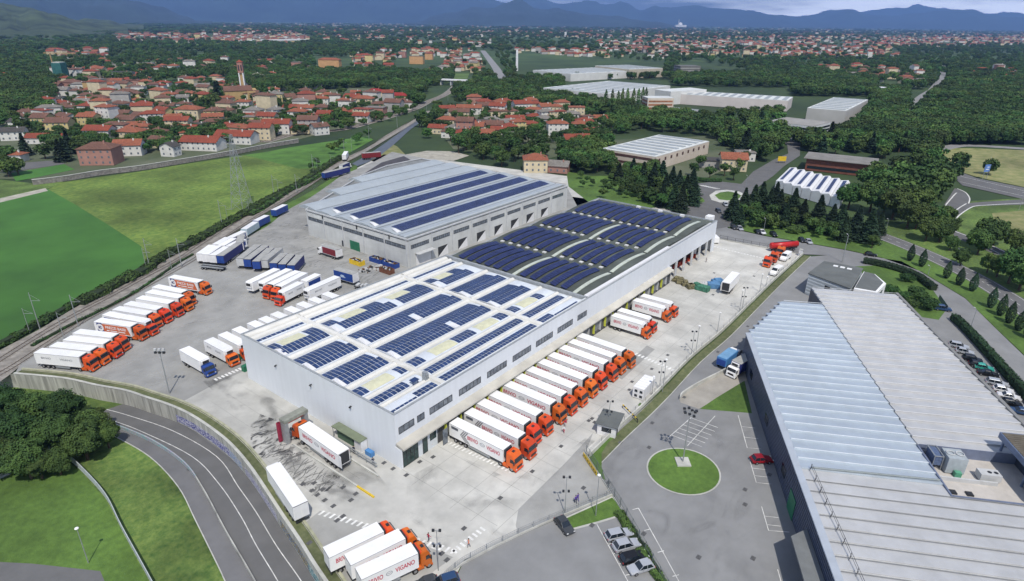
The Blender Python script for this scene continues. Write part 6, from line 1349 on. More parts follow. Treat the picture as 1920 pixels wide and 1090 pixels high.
# ================================================================== vegetation
def crown_mesh(name, kind, n, leaf, seed, m):
    r = random.Random(seed); vs = []; fs = []
    lobes = []
    if kind == 'broad':
        lobes.append((0, 0, 6.3, 3.1, 2.6))
        for i in range(9): a = r.uniform(0, 2*PI); d = r.uniform(1.4, 2.9); lobes.append((d*math.cos(a), d*math.sin(a), r.uniform(4.2, 7.9), r.uniform(1.2, 2.2), r.uniform(1.1, 1.8)))
    elif kind == 'round':
        lobes.append((0, 0, 5.2, 3.9, 3.6))
        for i in range(12): a = r.uniform(0, 2*PI); d = r.uniform(2, 3.4); lobes.append((d*math.cos(a), d*math.sin(a), r.uniform(3.2, 7.0), r.uniform(1.0, 1.7), r.uniform(.9, 1.5)))
    elif kind == 'bush':
        lobes.append((0, 0, 1.1, 1.5, 1.1))
        for i in range(5): a = r.uniform(0, 2*PI); lobes.append((1.1*math.cos(a), 1.1*math.sin(a), r.uniform(.7, 1.5), .8, .7))
    def leafq(p, nrm, s):
        nrm = (nrm+Vector((r.gauss(0, .38), r.gauss(0, .38), r.gauss(0, .38)))).normalized(); x = nrm.orthogonal().normalized(); y = nrm.cross(x); a = r.uniform(0, PI)
        u = x*math.cos(a)+y*math.sin(a); v = nrm.cross(u); s *= r.uniform(.6, 1.3); k = len(vs); j = nrm*s*.35
        vs.extend([p-u*s-v*s*.3-j, p+u*s*.2-v*s*.8, p+u*s+v*s*.2-j, p-u*s*.2+v*s*.8]); fs.append((k, k+1, k+2, k+3))
    if kind in ('broad', 'round', 'bush'):
        wt = [l[3]*l[3] for l in lobes]; tot = sum(wt)
        for l, w_ in zip(lobes, wt):
            for i in range(int(n*w_/tot)):
                d = Vector((r.gauss(0, 1), r.gauss(0, 1), r.gauss(0, 1))).normalized(); q = .72+.33*noise.noise(d*2.1+Vector((l[0], l[1], l[2]+seed)))+r.uniform(-.12, .14)
                p = Vector((l[0]+d.x*l[3]*q, l[1]+d.y*l[3]*q, l[2]+d.z*l[4]*q)); leafq(p, d+Vector((0, 0, .35)), leaf)
    elif kind == 'fir':
        H = 11.0; lay = 15
        for i in range(n):
            t_ = r.random()**.75; t_ = 1-t_; z = .8+t_*(H-.8); tier = (t_*lay) % 1.0; R = (1-t_)*2.9*(.62+.45*(1-tier))+.12
            a = r.uniform(0, 2*PI); R *= .75+.35*noise.noise(Vector((math.cos(a)*1.7, math.sin(a)*1.7, int(t_*lay)*.9+seed))); q = r.uniform(.45, 1)**.5
            p = Vector((math.cos(a)*R*q, math.sin(a)*R*q, z-.25*q)); leafq(p, Vector((math.cos(a)*.6, math.sin(a)*.6, .9)), leaf)
    elif kind == 'cypress':
        for i in range(n):
            t_ = r.random(); z = .2+t_*6.5; R = 1.05*math.sin(PI*min(1, (t_*.93+.09)))**.75*(1-.25*t_); a = r.uniform(0, 2*PI); q = r.uniform(.8, 1.08)
            leafq(Vector((math.cos(a)*R*q, math.sin(a)*R*q, z)), Vector((math.cos(a), math.sin(a), .5)), leaf)
    elif kind == 'poplar':
        for i in range(n):
            t_ = r.random(); z = .8+t_*12; R = 1.7*math.sin(PI*min(1, (t_*.9+.12)))**.7; a = r.uniform(0, 2*PI); q = r.uniform(.7, 1.1)*(1+.2*noise.noise(Vector((a, z*.6, seed))))
            leafq(Vector((math.cos(a)*R*q, math.sin(a)*R*q, z)), Vector((math.cos(a), math.sin(a), .5)), leaf)
    me = bpy.data.meshes.new(name); me.from_pydata(vs, [], fs); me.materials.append(m); me.update(); return me
def trunk_mesh(kind):
    b = MB()
    if kind in ('broad', 'round'):
        b.tube((0, 0, 0), (.1, 0, 3.4), .32, 7, .2); 
        for i in range(5): a = 2*PI*i/5+.4; b.tube((.1, 0, 2.6+.2*i), (1.8*math.cos(a), 1.8*math.sin(a), 5.2+.3*i), .14, 5, .05)
    elif kind == 'bush': b.tube((0, 0, 0), (0, 0, .9), .08, 5, .04)
    elif kind == 'fir': b.tube((0, 0, 0), (0, 0, 10.8), .24, 6, .03)
    elif kind == 'poplar': b.tube((0, 0, 0), (0, 0, 12), .22, 6, .04)
    else: b.tube((0, 0, 0), (0, 0, 6), .12, 5, .03)
    return b.mesh('trunk', BARK)
SPEC = { 'broad': (2600, .27, LEAF), 'round': (3600, .29, LEAF), 'fir': (3200, .24, LEAFD), 'cypress': (1100, .17, LEAFD), 'poplar': (1500, .27, LEAF), 'bush': (700, .17, LEAFB)}
CAPT = {'broad': 'broad_tree', 'round': 'round_tree', 'fir': 'fir_tree', 'cypress': 'cypress', 'poplar': 'poplar_tree', 'bush': 'bush'}
CM = {}; TM = {}
for k, (n, lf, m_) in SPEC.items():
    TM[k] = trunk_mesh(k); CM[k] = [crown_mesh('crown', k, n, lf, 11+j*7, m_) for j in range(3 if k in ('broad', 'round', 'fir') else 1)]
    CM[k+'_lo'] = [crown_mesh('crown', k, n//5, lf*1.9, 31+j*5, m_) for j in range(2)]
CM['near'] = [crown_mesh('crown', 'round', 11000, .19, 77+j, LEAF) for j in range(2)]
TREES = []      # (x, y, z, scale xy, scale z, kind, zone)
def T1(px_, py_, kind, sc=1.0, zone='', z=0, scz=None): p = G(px_, py_, z); TREES.append((p.x, p.y, z, sc, scz or sc, kind, zone))
rt = random.Random(42)
# lower left clump beside the sunken road
for x, y, s in ((20,742,1.25),(75,748,1.2),(130,745,1.15),(175,775,1.0),(-25,760,1.3),(45,800,1.25),(110,800,1.3),(165,810,1.1),(-10,840,1.2),(60,845,1.1),(115,838,.8),(205,788,.8),(10,790,1.2),(-20,845,1.1),(30,835,1.0),(190,765,.85),(80,845,.8)): T1(x, y+52, 'near', s*.86, 'clump', ZL)
# firs north of the long shed
for x, y, s in ((1160,340,.95),(1186,332,1.0),(1205,345,1.0),(1224,352,1.15),(1240,345,1.2),(1258,362,1.2),(1270,372,1.25),(1284,380,1.25),(1296,366,1.3),(1262,392,1.15),(1240,388,1.0),(1215,375,.9),(1276,398,1.1),(1246,372,1.1),(1300,385,1.0)): T1(x, y, 'fir', s, 'firs between the long shed and the roundabout')
for x, y, s in ((1372,412,1.1),(1392,404,1.1),(1410,398,1.2),(1385,425,.8),(1440,400,1.0),(1458,405,1.1),(1483,412,1.25),(1502,420,1.0),(1530,428,1.3),(1555,436,1.1),(1572,440,1.2),(1600,450,1.25),(1625,455,1.25),(1580,452,.9),(1470,425,.9),(1645,440,.9),(1425,392,1.15),(1452,385,1.0)): T1(x, y, 'fir', s, 'firs on the bank above the side road')
for x, y, s in ((1468,432,.5),(1533,446,.55),(1563,452,.55),(1634,466,.6),(1440,420,.4)): T1(x, y, 'broad', s, 'young trees on the grass bank by the side road')
for x, y in ((1488,438),(1500,436),(1440,425)): T1(x, y, 'bush', 1.6, 'bushes on the grass bank by the side road')
for x, y in ((1088,336),(1101,343),(1110,350),(1092,352),(1140,362),(1150,356),(1165,366),(1175,372),(1186,368),(1200,378),(1158,345),(1178,352),(1192,356),(1210,362),(1132,352),(1145,340),(1168,336),(1225,385),(1130,372)): T1(x, y, 'broad', rt.uniform(.45, .62), 'small trees on the lawn behind the long shed')
for x, y in ((1076,300),(1060,316),(1084,310),(1098,298),(1112,306),(1128,300),(1140,316),(1120,322)): T1(x, y, 'broad', rt.uniform(.8, 1.1), 'trees along the lawn behind the factory')
# plane trees
for x, y, s in ((1590,392,1.15),(1618,352,.9),(1630,398,1.25),(1655,404,1.25),(1672,412,1.2),(1690,398,1.3),(1712,410,1.3),(1735,392,1.25),(1755,372,1.2),(1768,352,1.1),(1785,338,1.0),(1700,372,1.3),(1725,360,1.3),(1672,372,1.2),(1745,340,1.2),(1650,362,1.2),(1690,352,1.2),(1716,430,1.0),(1740,430,1.0),(1700,428,1.1),(1765,425,.8),(1640,340,1.0),(1795,318,1.0),(1680,332,1.1),(1720,325,1.1),(1750,312,1.0)): T1(x, y, 'round', s*1.35, 'tall dark trees between workshop and slip road')
for x, y, s in ((1845,468,1.15),(1832,478,.9),(1862,460,.95),(1852,328,.9),(1770,448,.9),(1890,532,1.1),(1910,545,1.1),(1868,520,.8),(1915,515,1.0),(1780,470,.6),(1760,455,.8),(1905,482,.9),(1735,452,.9),(1800,498,.6),(1850,512,.6)): T1(x, y, 'round', s*1.25, 'trees standing on the dry grass by the slip road')
for i, (x, y) in enumerate(((1705,489),(1727,500),(1773,522),(1797,535),(1822,546),(1856,577),(1874,592),(1890,606),(1908,620),(1925,634))): T1(x, y, 'cypress', .95, 'cypresses in a row along the main road')
for x, y in ((1690,560),(1718,556),(1728,565),(1705,578),(1668,552),(1700,528),(1740,580)): T1(x, y, 'bush', rt.uniform(1.1, 1.7), 'bushes in the office garden')
for x, y in ((1330,338),(1375,338),(1358,330),(1388,322),(1395,305),(1300,330)): T1(x, y, 'broad', .85, 'trees around the small roundabout')
for x, y in ((1135,201),(1147,201),(1158,200),(1166,199),(1175,198),(1187,196),(1196,195),(1204,194),(1210,193)): T1(x, y, 'poplar', 1.25, 'poplars in a row before the big white warehouse')
# belts of trees: (polygon in the photo, number, kinds, scale range, zone)
BELT = [
 ([(825,262),(1000,262),(1040,290),(1020,318),(985,330),(900,300),(860,288),(838,275)], 34, ('broad','round','broad'), (.9,1.3), 'trees between the factory and the red roofed hamlet'),
 ([(780,205),(825,205),(838,262),(800,262),(775,240)], 14, ('round','broad'), (.9,1.25), 'trees beside the second railway'),
 ([(1040,235),(1150,215),(1160,255),(1100,290),(1060,285)], 22, ('broad','round'), (.9,1.3), 'trees left of the beige factory'),
 ([(1330,232),(1470,215),(1480,262),(1455,290),(1400,300),(1330,262)], 34, ('round','fir','round','broad'), (1.1,1.5), 'big trees right of the beige factory'),
 ([(1160,212),(1330,222),(1335,255),(1210,245),(1160,235)], 30, ('round','broad'), (1.1,1.45), 'trees behind the beige factory'),
 ([(1480,262),(1640,262),(1740,290),(1650,300),(1520,290)], 26, ('round','broad','fir'), (1.0,1.3), 'trees behind the brick building'),
 ([(0,285),(30,300),(40,330),(0,335)], 6, ('round',), (1,1.2), 'trees at the left edge below the village'),
 ([(45,285),(160,275),(165,300),(60,308)], 10, ('round','fir','round'), (1.0,1.25), 'dark trees below the yellow apartment block'),
 ([(0,215),(60,225),(55,282),(0,280)], 10, ('round','broad'), (1,1.2), 'trees at the left edge inside the village'),
 ([(380,185),(420,180),(422,205),(385,205)], 5, ('fir','round'), (1.4,1.7), 'dark trees beside the church'),
 ([(520,252),(640,232),(660,215),(600,212),(540,236)], 12, ('round',), (.9,1.2), 'trees by the village end of the stone wall'),
 ([(575,330),(640,290),(700,262),(690,256),(640,272),(575,315)], 18, ('bush','broad'), (.55,.9), 'bushes between the meadow and the railway'),
 ([(120,215),(420,208),(430,268),(330,285),(230,292),(150,275)], 34, ('broad','round','bush'), (.6,.95), 'village garden trees left of the church'),
 ([(430,190),(760,192),(740,222),(620,240),(440,262)], 34, ('broad','round','bush'), (.6,.95), 'village garden trees right of the church'),
 ([(130,165),(420,160),(420,205),(130,210)], 26, ('broad','round'), (.8,1.1), 'trees in the upper village'),
 ([(800,200),(1110,205),(1080,262),(840,265)], 26, ('broad','bush','fir'), (.55,.9), 'garden trees in the red roofed hamlet'),
 ([(1080,330),(1110,300),(1060,290),(1040,320)], 5, ('round',), (.9,1.1), 'trees beside the cream villa'),
]
for P_, n, kinds, (s0_, s1_), zone in BELT:
    for x, y in scatter(P_, n, rt): T1(x, y, rt.choice(kinds) , rt.uniform(s0_, s1_), zone)
# woods (mostly too many to tell apart)
AVOID = [[(1055,150),(1262,150),(1262,200),(1140,205),(1055,175)], [(1183,160),(1485,165),(1485,215),(1320,222),(1200,222),(1183,190)], [(1460,180),(1635,182),(1630,215),(1560,265),(1462,262)], [(1440,290),(1645,285),(1645,365),(1440,365)], [(965,100),(1245,118),(1245,145),(968,150)], [(1270,118),(1330,118),(1400,135),(1400,146),(1270,142)], [(1640,158),(1692,158),(1692,172),(1640,170)], [(1690,225),(1712,190),(1770,140),(1775,160),(1735,190),(1705,230)], [(395,68),(585,68),(585,82),(395,82)], [(850,135),(885,135),(885,165),(845,165)], [(890,95),(925,95),(955,160),(935,160)], [(740,110),(830,105),(832,135),(742,138)], [(590,110),(660,110),(660,136),(590,136)], [(800,165),(860,155),(840,210),(790,215)], [(1765,272),(1930,272),(1930,470),(1800,440)],[(1140,262),(1335,255),(1335,310),(1230,325),(1145,300)]]
TOWNS = [[(90,98),(205,98),(205,112),(95,112)], [(90,128),(300,118),(330,150),(300,190),(110,190)], [(660,100),(905,92),(905,140),(670,132)], [(960,92),(1110,96),(1100,125),(985,124)], [(1120,76),(1660,78),(1690,108),(1450,112),(1130,100)], [(1510,125),(1740,135),(1720,165),(1560,145)], [(210,62),(560,60),(560,85),(330,82),(220,78)], [(1660,68),(1930,66),(1930,86),(1640,88)], [(0,45),(240,50),(240,62),(0,60)]]
WOODS = [
 ([(1050,262),(1145,262),(1150,325),(1070,330),(1045,300)], 70, (.9,1.2)), ([(1150,325),(1235,325),(1240,345),(1150,345)], 26, (.7,1.0)), ([(1165,340),(1290,350),(1300,392),(1230,392),(1165,365)], 46, (.6,.95)), ([(1285,296),(1335,280),(1345,300),(1300,325)], 18, (.7,.95)), ([(1365,400),(1440,385),(1600,430),(1640,452),(1560,445),(1400,425)], 50, (.5,.85)),
 ([(1040,142),(1260,140),(1270,160),(1040,160)], 160, (1.0,1.3)), ([(1400,140),(1640,150),(1640,185),(1490,182)], 330, (1,1.4)), ([(1255,128),(1320,142),(1420,160),(1400,178),(1260,165)], 160, (1,1.3)), ([(1630,182),(1700,185),(1690,225),(1640,262),(1560,262),(1640,215)], 220, (1,1.4)),
 ([(120,150),(420,150),(760,185),(800,200),(740,225),(620,250),(440,270),(330,285),(160,285),(60,270),(0,215),(90,180)], 1250, (.55,1.0)), ([(800,195),(870,185),(1120,200),(1180,240),(1160,270),(1070,320),(1040,270),(900,300),(830,262)], 480, (.5,.95)),
 ([(860,150),(1060,140),(1180,180),(1190,225),(1110,212),(900,192)], 420, (1.0,1.35)), ([(1150,205),(1330,215),(1470,212),(1480,262),(1440,310),(1330,262),(1200,245),(1150,262)], 230, (1.0,1.45)), ([(1480,255),(1640,258),(1760,282),(1740,310),(1650,290),(1500,285)], 120, (1,1.4)), ([(1640,235),(1700,222),(1930,225),(1930,275),(1760,280)], 240, (1.1,1.5)),
 ([(430,132),(860,140),(880,175),(800,205),(690,165),(520,172),(430,168)], 1500, (1.0,1.4)), ([(870,160),(1060,150),(1190,200),(1180,215),(1100,210),(870,190)], 700, (1.0,1.4)),
 ([(1600,205),(1930,200),(1930,275),(1760,280),(1640,262)], 1100, (1.05,1.5)), ([(1240,135),(1640,130),(1690,180),(1640,200),(1480,180),(1250,160)], 1300, (1.0,1.5)), ([(1630,200),(1700,150),(1700,215),(1640,240)], 260, (1.0,1.4)),
 ([(1770,160),(1930,150),(1930,195),(1720,195)], 600, (1.0,1.4)), ([(-10,80),(130,85),(330,95),(480,85),(460,140),(290,160),(110,160),(100,215),(-10,225)], 2300, (1.0,1.5)), ([(480,85),(740,75),(760,105),(480,110)], 800, (1.1,1.5)),
 ([(430,110),(1250,95),(1250,130),(860,165),(430,140)], 1300, (1.0,1.4)), ([(1250,98),(1930,90),(1930,165),(1640,170),(1250,140)], 2600, (1.1,1.6)), ([(-10,62),(1930,68),(1930,98),(1250,100),(-10,95)], 3400, (1.5,2.6)), ([(-10,54),(1930,60),(1930,72),(-10,66)], 2600, (2.6,5.0)), ([(-10,46),(960,44),(1930,57),(1930,62),(-10,56)], 1500, (5, 10))]
for P_, n, (s0_, s1_) in WOODS:
    for x, y in scatter(P_, n, rt):
        if any(inpoly(x, y, A_) for A_ in AVOID): continue
        if any(inpoly(x, y, A_) for A_ in TOWNS) and rt.random() > .30: continue
        k = 'broad' if rt.random() < .6 else 'round'; s = rt.uniform(s0_, s1_); p = G(x, y); TREES.append((p.x, p.y, 0, s, s if s < 1.7 else 1.4+s*.12, k, 'wood'))
def dist(t): return (Vector((t[0], t[1], 0))-CAM).length
named = [t for t in TREES if t[6] != 'wood']; wood = [t for t in TREES if t[6] == 'wood']
named.sort(key=lambda t: -t[3]*(2.5 if t[5] == 'bush' else 60 if t[5] == 'poplar' else 6)/dist(t)); NIND = 296
extra = named[NIND:]; named = named[:NIND]
zones = {}
for t in named: zones.setdefault((t[6], t[5]), []).append(t)
KL = {'broad': 'leafy green tree', 'round': 'full round tree', 'fir': 'dark fir', 'cypress': 'dark cypress', 'poplar': 'slim poplar', 'bush': 'green bush', 'near': 'large dense tree'}
KC = {'fir': 'fir', 'bush': 'bush', 'cypress': 'cypress'}
src = {}
def make_tree(t, label, group):
    x, y, z, s, sz, k, zone = t; d = dist(t); kk = 'round' if k == 'near' else k
    o = thing(CAPT[kk], label, KC.get(k, 'tree'), (x, y, z), rt.uniform(0, 6.28), group); o.scale = ((s*1.65,)*2 if k == 'fir' else (s*1.35,)*2 if k == 'cypress' else (s,)*2)+(sz*rt.uniform(.93, 1.07),)
    lo = d > 330
    me = rt.choice(CM['near'] if k == 'near' else CM[kk+('_lo' if lo else '')]); c = bpy.data.objects.new('crown', me); COL.objects.link(c); c.parent = o
    u = bpy.data.objects.new('trunk', TM[kk]); COL.objects.link(u); u.parent = o
    if lo and kk in ('broad', 'round', 'fir'): src[kk] = c
    return o
for (zone, k), ts in zones.items():
    ts.sort(key=lambda t: PX((t[0], t[1], t[2]))[0]); n = len(ts)
    for i, t in enumerate(ts):
        if zone == 'clump': lab = 'large dense tree, %s from the left in the clump beside the sunken road' % (nth[i] if i < 13 else 'last')
        elif n == 1: lab = '%s, the only one among %s' % (KL[k], zone)
        else: lab = '%s, number %d from the left, %s' % (KL[k], i+1, zone)
        w_ = lab.split()
        if len(w_) > 16: lab = '%s %d from left, %s' % (KL[k], i+1, zone)
        make_tree(t, lab, zone if zone != 'clump' else 'trees in the lower left clump')
def stuffwood(name, label, pts, srcobj):
    me = bpy.data.meshes.new(name); me.from_pydata([(p[0], p[1], p[2]-.2) for p in pts], [], [])
    a = me.attributes.new('sc', 'FLOAT_VECTOR', 'POINT'); 
    for i, p in enumerate(pts): a.data[i].vector = (p[3], p[3], p[4])
    r = me.attributes.new('rz', 'FLOAT_VECTOR', 'POINT')
    for i, p in enumerate(pts): r.data[i].vector = (0, 0, rt.uniform(0, 6.28))
    o = bpy.data.objects.new(name, me); COL.objects.link(o); o['kind'] = 'stuff'; tag(o, label, 'wood')
    ng = bpy.data.node_groups.new('scatter_'+name, 'GeometryNodeTree'); ng.interface.new_socket('Geometry', in_out='INPUT', socket_type='NodeSocketGeometry'); ng.interface.new_socket('Geometry', in_out='OUTPUT', socket_type='NodeSocketGeometry')
    N = ng.nodes.new; L = ng.links.new; gi = N('NodeGroupInput'); go = N('NodeGroupOutput'); m2p = N('GeometryNodeMeshToPoints'); ip = N('GeometryNodeInstanceOnPoints'); oi = N('GeometryNodeObjectInfo')
    oi.transform_space = 'ORIGINAL'; oi.inputs['Object'].default_value = srcobj; oi.inputs['As Instance'].default_value = True
    def at(n_): q = N('GeometryNodeInputNamedAttribute'); q.data_type = 'FLOAT_VECTOR'; q.inputs['Name'].default_value = n_; return q.outputs[0]
    L(gi.outputs[0], m2p.inputs[0]); L(m2p.outputs[0], ip.inputs['Points']); L(oi.outputs['Geometry'], ip.inputs['Instance']); L(at('sc'), ip.inputs['Scale']); e2r = N('FunctionNodeEulerToRotation'); L(at('rz'), e2r.inputs[0]); L(e2r.outputs[0], ip.inputs['Rotation']); L(ip.outputs[0], go.inputs[0])
    md = o.modifiers.new('scatter', 'NODES'); md.node_group = ng; return o
W_ = [t for t in wood+extra if t[5] not in ('bush',)]
for k, nm, lb in (('broad', 'wood', 'woods of light and dark leafy trees covering the plain behind the villages'), ('round', 'woodland', 'rounder darker trees mixed through the woods across the plain')):
    q = [t for t in W_ if (t[5] == k or (k == 'round' and t[5] in ('fir', 'cypress', 'poplar')))]
    if q: stuffwood(nm, lb, q, src[k])
# hedges: one continuous clipped or wild hedge each
def hedge(name, label, pts, w, h, z, n, leaf, m, wild=.0, cat='hedge'):
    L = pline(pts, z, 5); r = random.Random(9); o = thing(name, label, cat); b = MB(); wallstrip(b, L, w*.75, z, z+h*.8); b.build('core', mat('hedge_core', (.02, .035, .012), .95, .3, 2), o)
    cum = [0]
    for i in range(len(L)-1): cum.append(cum[-1]+(L[i+1]-L[i]).length)
    vs = []; fs = []
    for i in range(n):
        s = r.uniform(0, cum[-1]); j = max(k for k in range(len(cum)-1) if cum[k] <= s); d = (L[j+1]-L[j]).normalized(); p = L[j]+d*(s-cum[j]); nn = Vector((-d.y, d.x, 0)); hh = h*(1+wild*noise.noise(Vector((s*.22, 3, 0)))*1.6); ww = w*(1+wild*noise.noise(Vector((s*.3, 9, 0))))
        a = r.uniform(-.3, PI+.3); q = p+nn*(math.cos(a)*ww/2*r.uniform(.85, 1.1))+Vector((0, 0, max(.1, (hh*.5+hh*.5*math.sin(a))*r.uniform(.6, 1.05) if abs(math.cos(a)) > .8 else hh*(.8+.25*math.sin(a)*r.random()))))
        nr = (nn*math.cos(a)+Vector((0, 0, max(.2, math.sin(a))))+Vector((r.gauss(0, .4), r.gauss(0, .4), r.gauss(0, .4)))).normalized(); x = nr.orthogonal().normalized(); y = nr.cross(x); s_ = leaf*r.uniform(.6, 1.4); k = len(vs); vs.extend([q-x*s_, q-y*s_*.8, q+x*s_, q+y*s_*.8]); fs.append((k, k+1, k+2, k+3))
    me = bpy.data.meshes.new('foliage'); me.from_pydata(vs, [], fs); me.materials.append(m); c = bpy.data.objects.new('foliage', me); COL.objects.link(c); c.parent = o
hedge('railway_hedge', 'wild hedge of shrubs between the corn field and the railway', [(150,572),(215,538),(275,508),(300,488),(360,458),(412,428),(455,405),(500,378),(560,348),(605,318),(640,297)], 4.2, 1.9, 0, 11000, .28, LEAFB, .7)
hedge('field_hedge', 'thin dark weeds hedge along the green meadow side of the railway', [(-40,668),(0,650),(75,610),(150,567),(215,535)], 2.2, 1.4, 0, 2500, .26, LEAFB, .9)
hedge('clipped_hedge', 'long clipped dark hedge behind the metal hall car park', [(1787,600),(1810,622),(1850,665),(1890,710),(1930,755),(1960,790)], 2.2, 2.2, 0, 6000, .18, LEAFD)
hedge('garden_hedge', 'clipped hedge curving round the office garden', [(1618,493),(1650,499),(1690,510),(1722,524),(1750,545)], 2.4, 2.0, 0, 4500, .2, LEAFD)
hedge('weed_hedge', 'overgrown weeds along the mesh fence beside the parked cars', [(1160,962),(1178,992),(1205,1035),(1235,1085),(1255,1120)], 1.8, .8, 0, 3500, .14, LEAFB, .8, 'weeds')
hedge('yard_shrubs', 'scrubby shrubs along the railway behind the parked lorries', [(60,650),(130,612),(200,578),(260,545),(330,497),(362,478)], 1.0, .6, 0, 1500, .16, LEAFB, 1.2, 'shrubs')
hedge('path_shrubs', 'shrubs and rubble strip between railway and factory path', [(470,405),(505,385),(545,358),(575,345),(600,330)], 2.6, 1.6, 0, 2500, .25, LEAFB, 1.0, 'shrubs')
hedge('villa_hedge', 'clipped bright hedge below the villa at the roundabout', [(1305,338),(1330,341),(1352,341)], 2.0, 1.8, 0, 1500, .2, LEAFB)
# ================================================================== houses
WC = {'white': (.62, .61, .57), 'cream': (.58, .50, .34), 'yellow': (.55, .46, .22), 'pink': (.36, .19, .15), 'orange': (.52, .30, .14), 'grey': (.36, .35, .33), 'ochre': (.42, .29, .13)}
RC = {'red': (.235, .055, .030), 'orange': (.27, .090, .048), 'brown': (.155, .078, .055), 'grey': (.20, .185, .165), 'dark': (.07, .065, .06), 'crimson': (.26, .025, .02)}
winm = MB(); winm.box(-.5, .5, -.04, 0, 0, 1.2); winm = winm.mesh('window', GLASSB)
HM = {k: mat('wall_'+k, v, .8, .08, .3) for k, v in WC.items()}; RM = {k: mat('tiles_'+k, v, .85, .22, 1.4, big=.12) for k, v in RC.items()}
def house_geo(w_, d, h, kind, rise, ov=.6):
    a = MB(); r = MB()
    x, y = w_/2, d/2
    if kind == 'gable':
        a.yprism([(-x, 0), (x, 0), (x, h), (-x, h)], -y, y) if False else a.xprism([(-y, 0), (y, 0), (y, h), (0, h+rise), (-y, h)], -x, x)
        k = rise/y
        for s in (-1, 1): r.add([(-x-ov, s*(y+ov), h-k*ov+.05), (x+ov, s*(y+ov), h-k*ov+.05), (x+ov, 0, h+rise+.05), (-x-ov, 0, h+rise+.05), (-x-ov, s*(y+ov), h-k*ov+.25), (x+ov, s*(y+ov), h-k*ov+.25), (x+ov, 0, h+rise+.27), (-x-ov, 0, h+rise+.27)], [(0, 1, 2, 3), (4, 5, 6, 7), (0, 1, 5, 4), (1, 2, 6, 5), (0, 3, 7, 4)])
    elif kind == 'hip':
        a.box(-x, x, -y, y, 0, h); q = max(0, x-y*.95)
        r.add([(-x-ov, -y-ov, h), (x+ov, -y-ov, h), (x+ov, y+ov, h), (-x-ov, y+ov, h), (-q, 0, h+rise), (q, 0, h+rise), (-x-ov, -y-ov, h+.15), (x+ov, -y-ov, h+.15), (x+ov, y+ov, h+.15), (-x-ov, y+ov, h+.15)], [(3, 2, 1, 0), (6, 7, 5, 4), (7, 8, 5), (8, 9, 4, 5), (9, 6, 4), (0, 1, 7, 6), (1, 2, 8, 7), (2, 3, 9, 8), (3, 0, 6, 9)])
    else: a.box(-x, x, -y, y, 0, h); r.box(-x-.4, x+.4, -y-.4, y+.4, h, h+.35)
    return a, r
def house(p, w_, d, h, kind, ang, wc, rc, label, group=None, windows=True, name='house', cat='house', rise=None):
    rise = rise or d*.24; t = thing(name, label, cat, (p[0], p[1], 0), ang, group); a, r = house_geo(w_, d, h, kind, rise)
    a.build('wall', HM[wc], t); o = r.build('roof', RM[rc], t); c = MB(); c.box(w_*.2, w_*.2+.7, -d*.12-.3, -d*.12+.4, h, h+rise+.8) if kind != 'flat' else c.box(w_*.2, w_*.2+1, 0, 1, h+.35, h+1.3); c.build('chimney', HM['pink' if wc != 'white' else 'white'], o)
    if windows:
        fl = max(1, int(round(h/3.0))); nw = max(2, int(w_/3.2)); nd = max(1, int(d/4))
        for f in range(fl):
            z = 1.0+f*3.0
            if z+1.2 > h: break
            for i in range(nw):
                q = bpy.data.objects.new('window', winm); COL.objects.link(q); q.parent = t; q.location = (-w_/2+w_*(i+.5)/nw, -d/2-.002, z)
            for i in range(nd):
                q = bpy.data.objects.new('window', winm); COL.objects.link(q); q.parent = t; q.location = (-w_/2-.002, -d/2+d*(i+.5)/nd, z); q.rotation_euler[2] = -PI/2
    return t
VA = YAW-PI/2
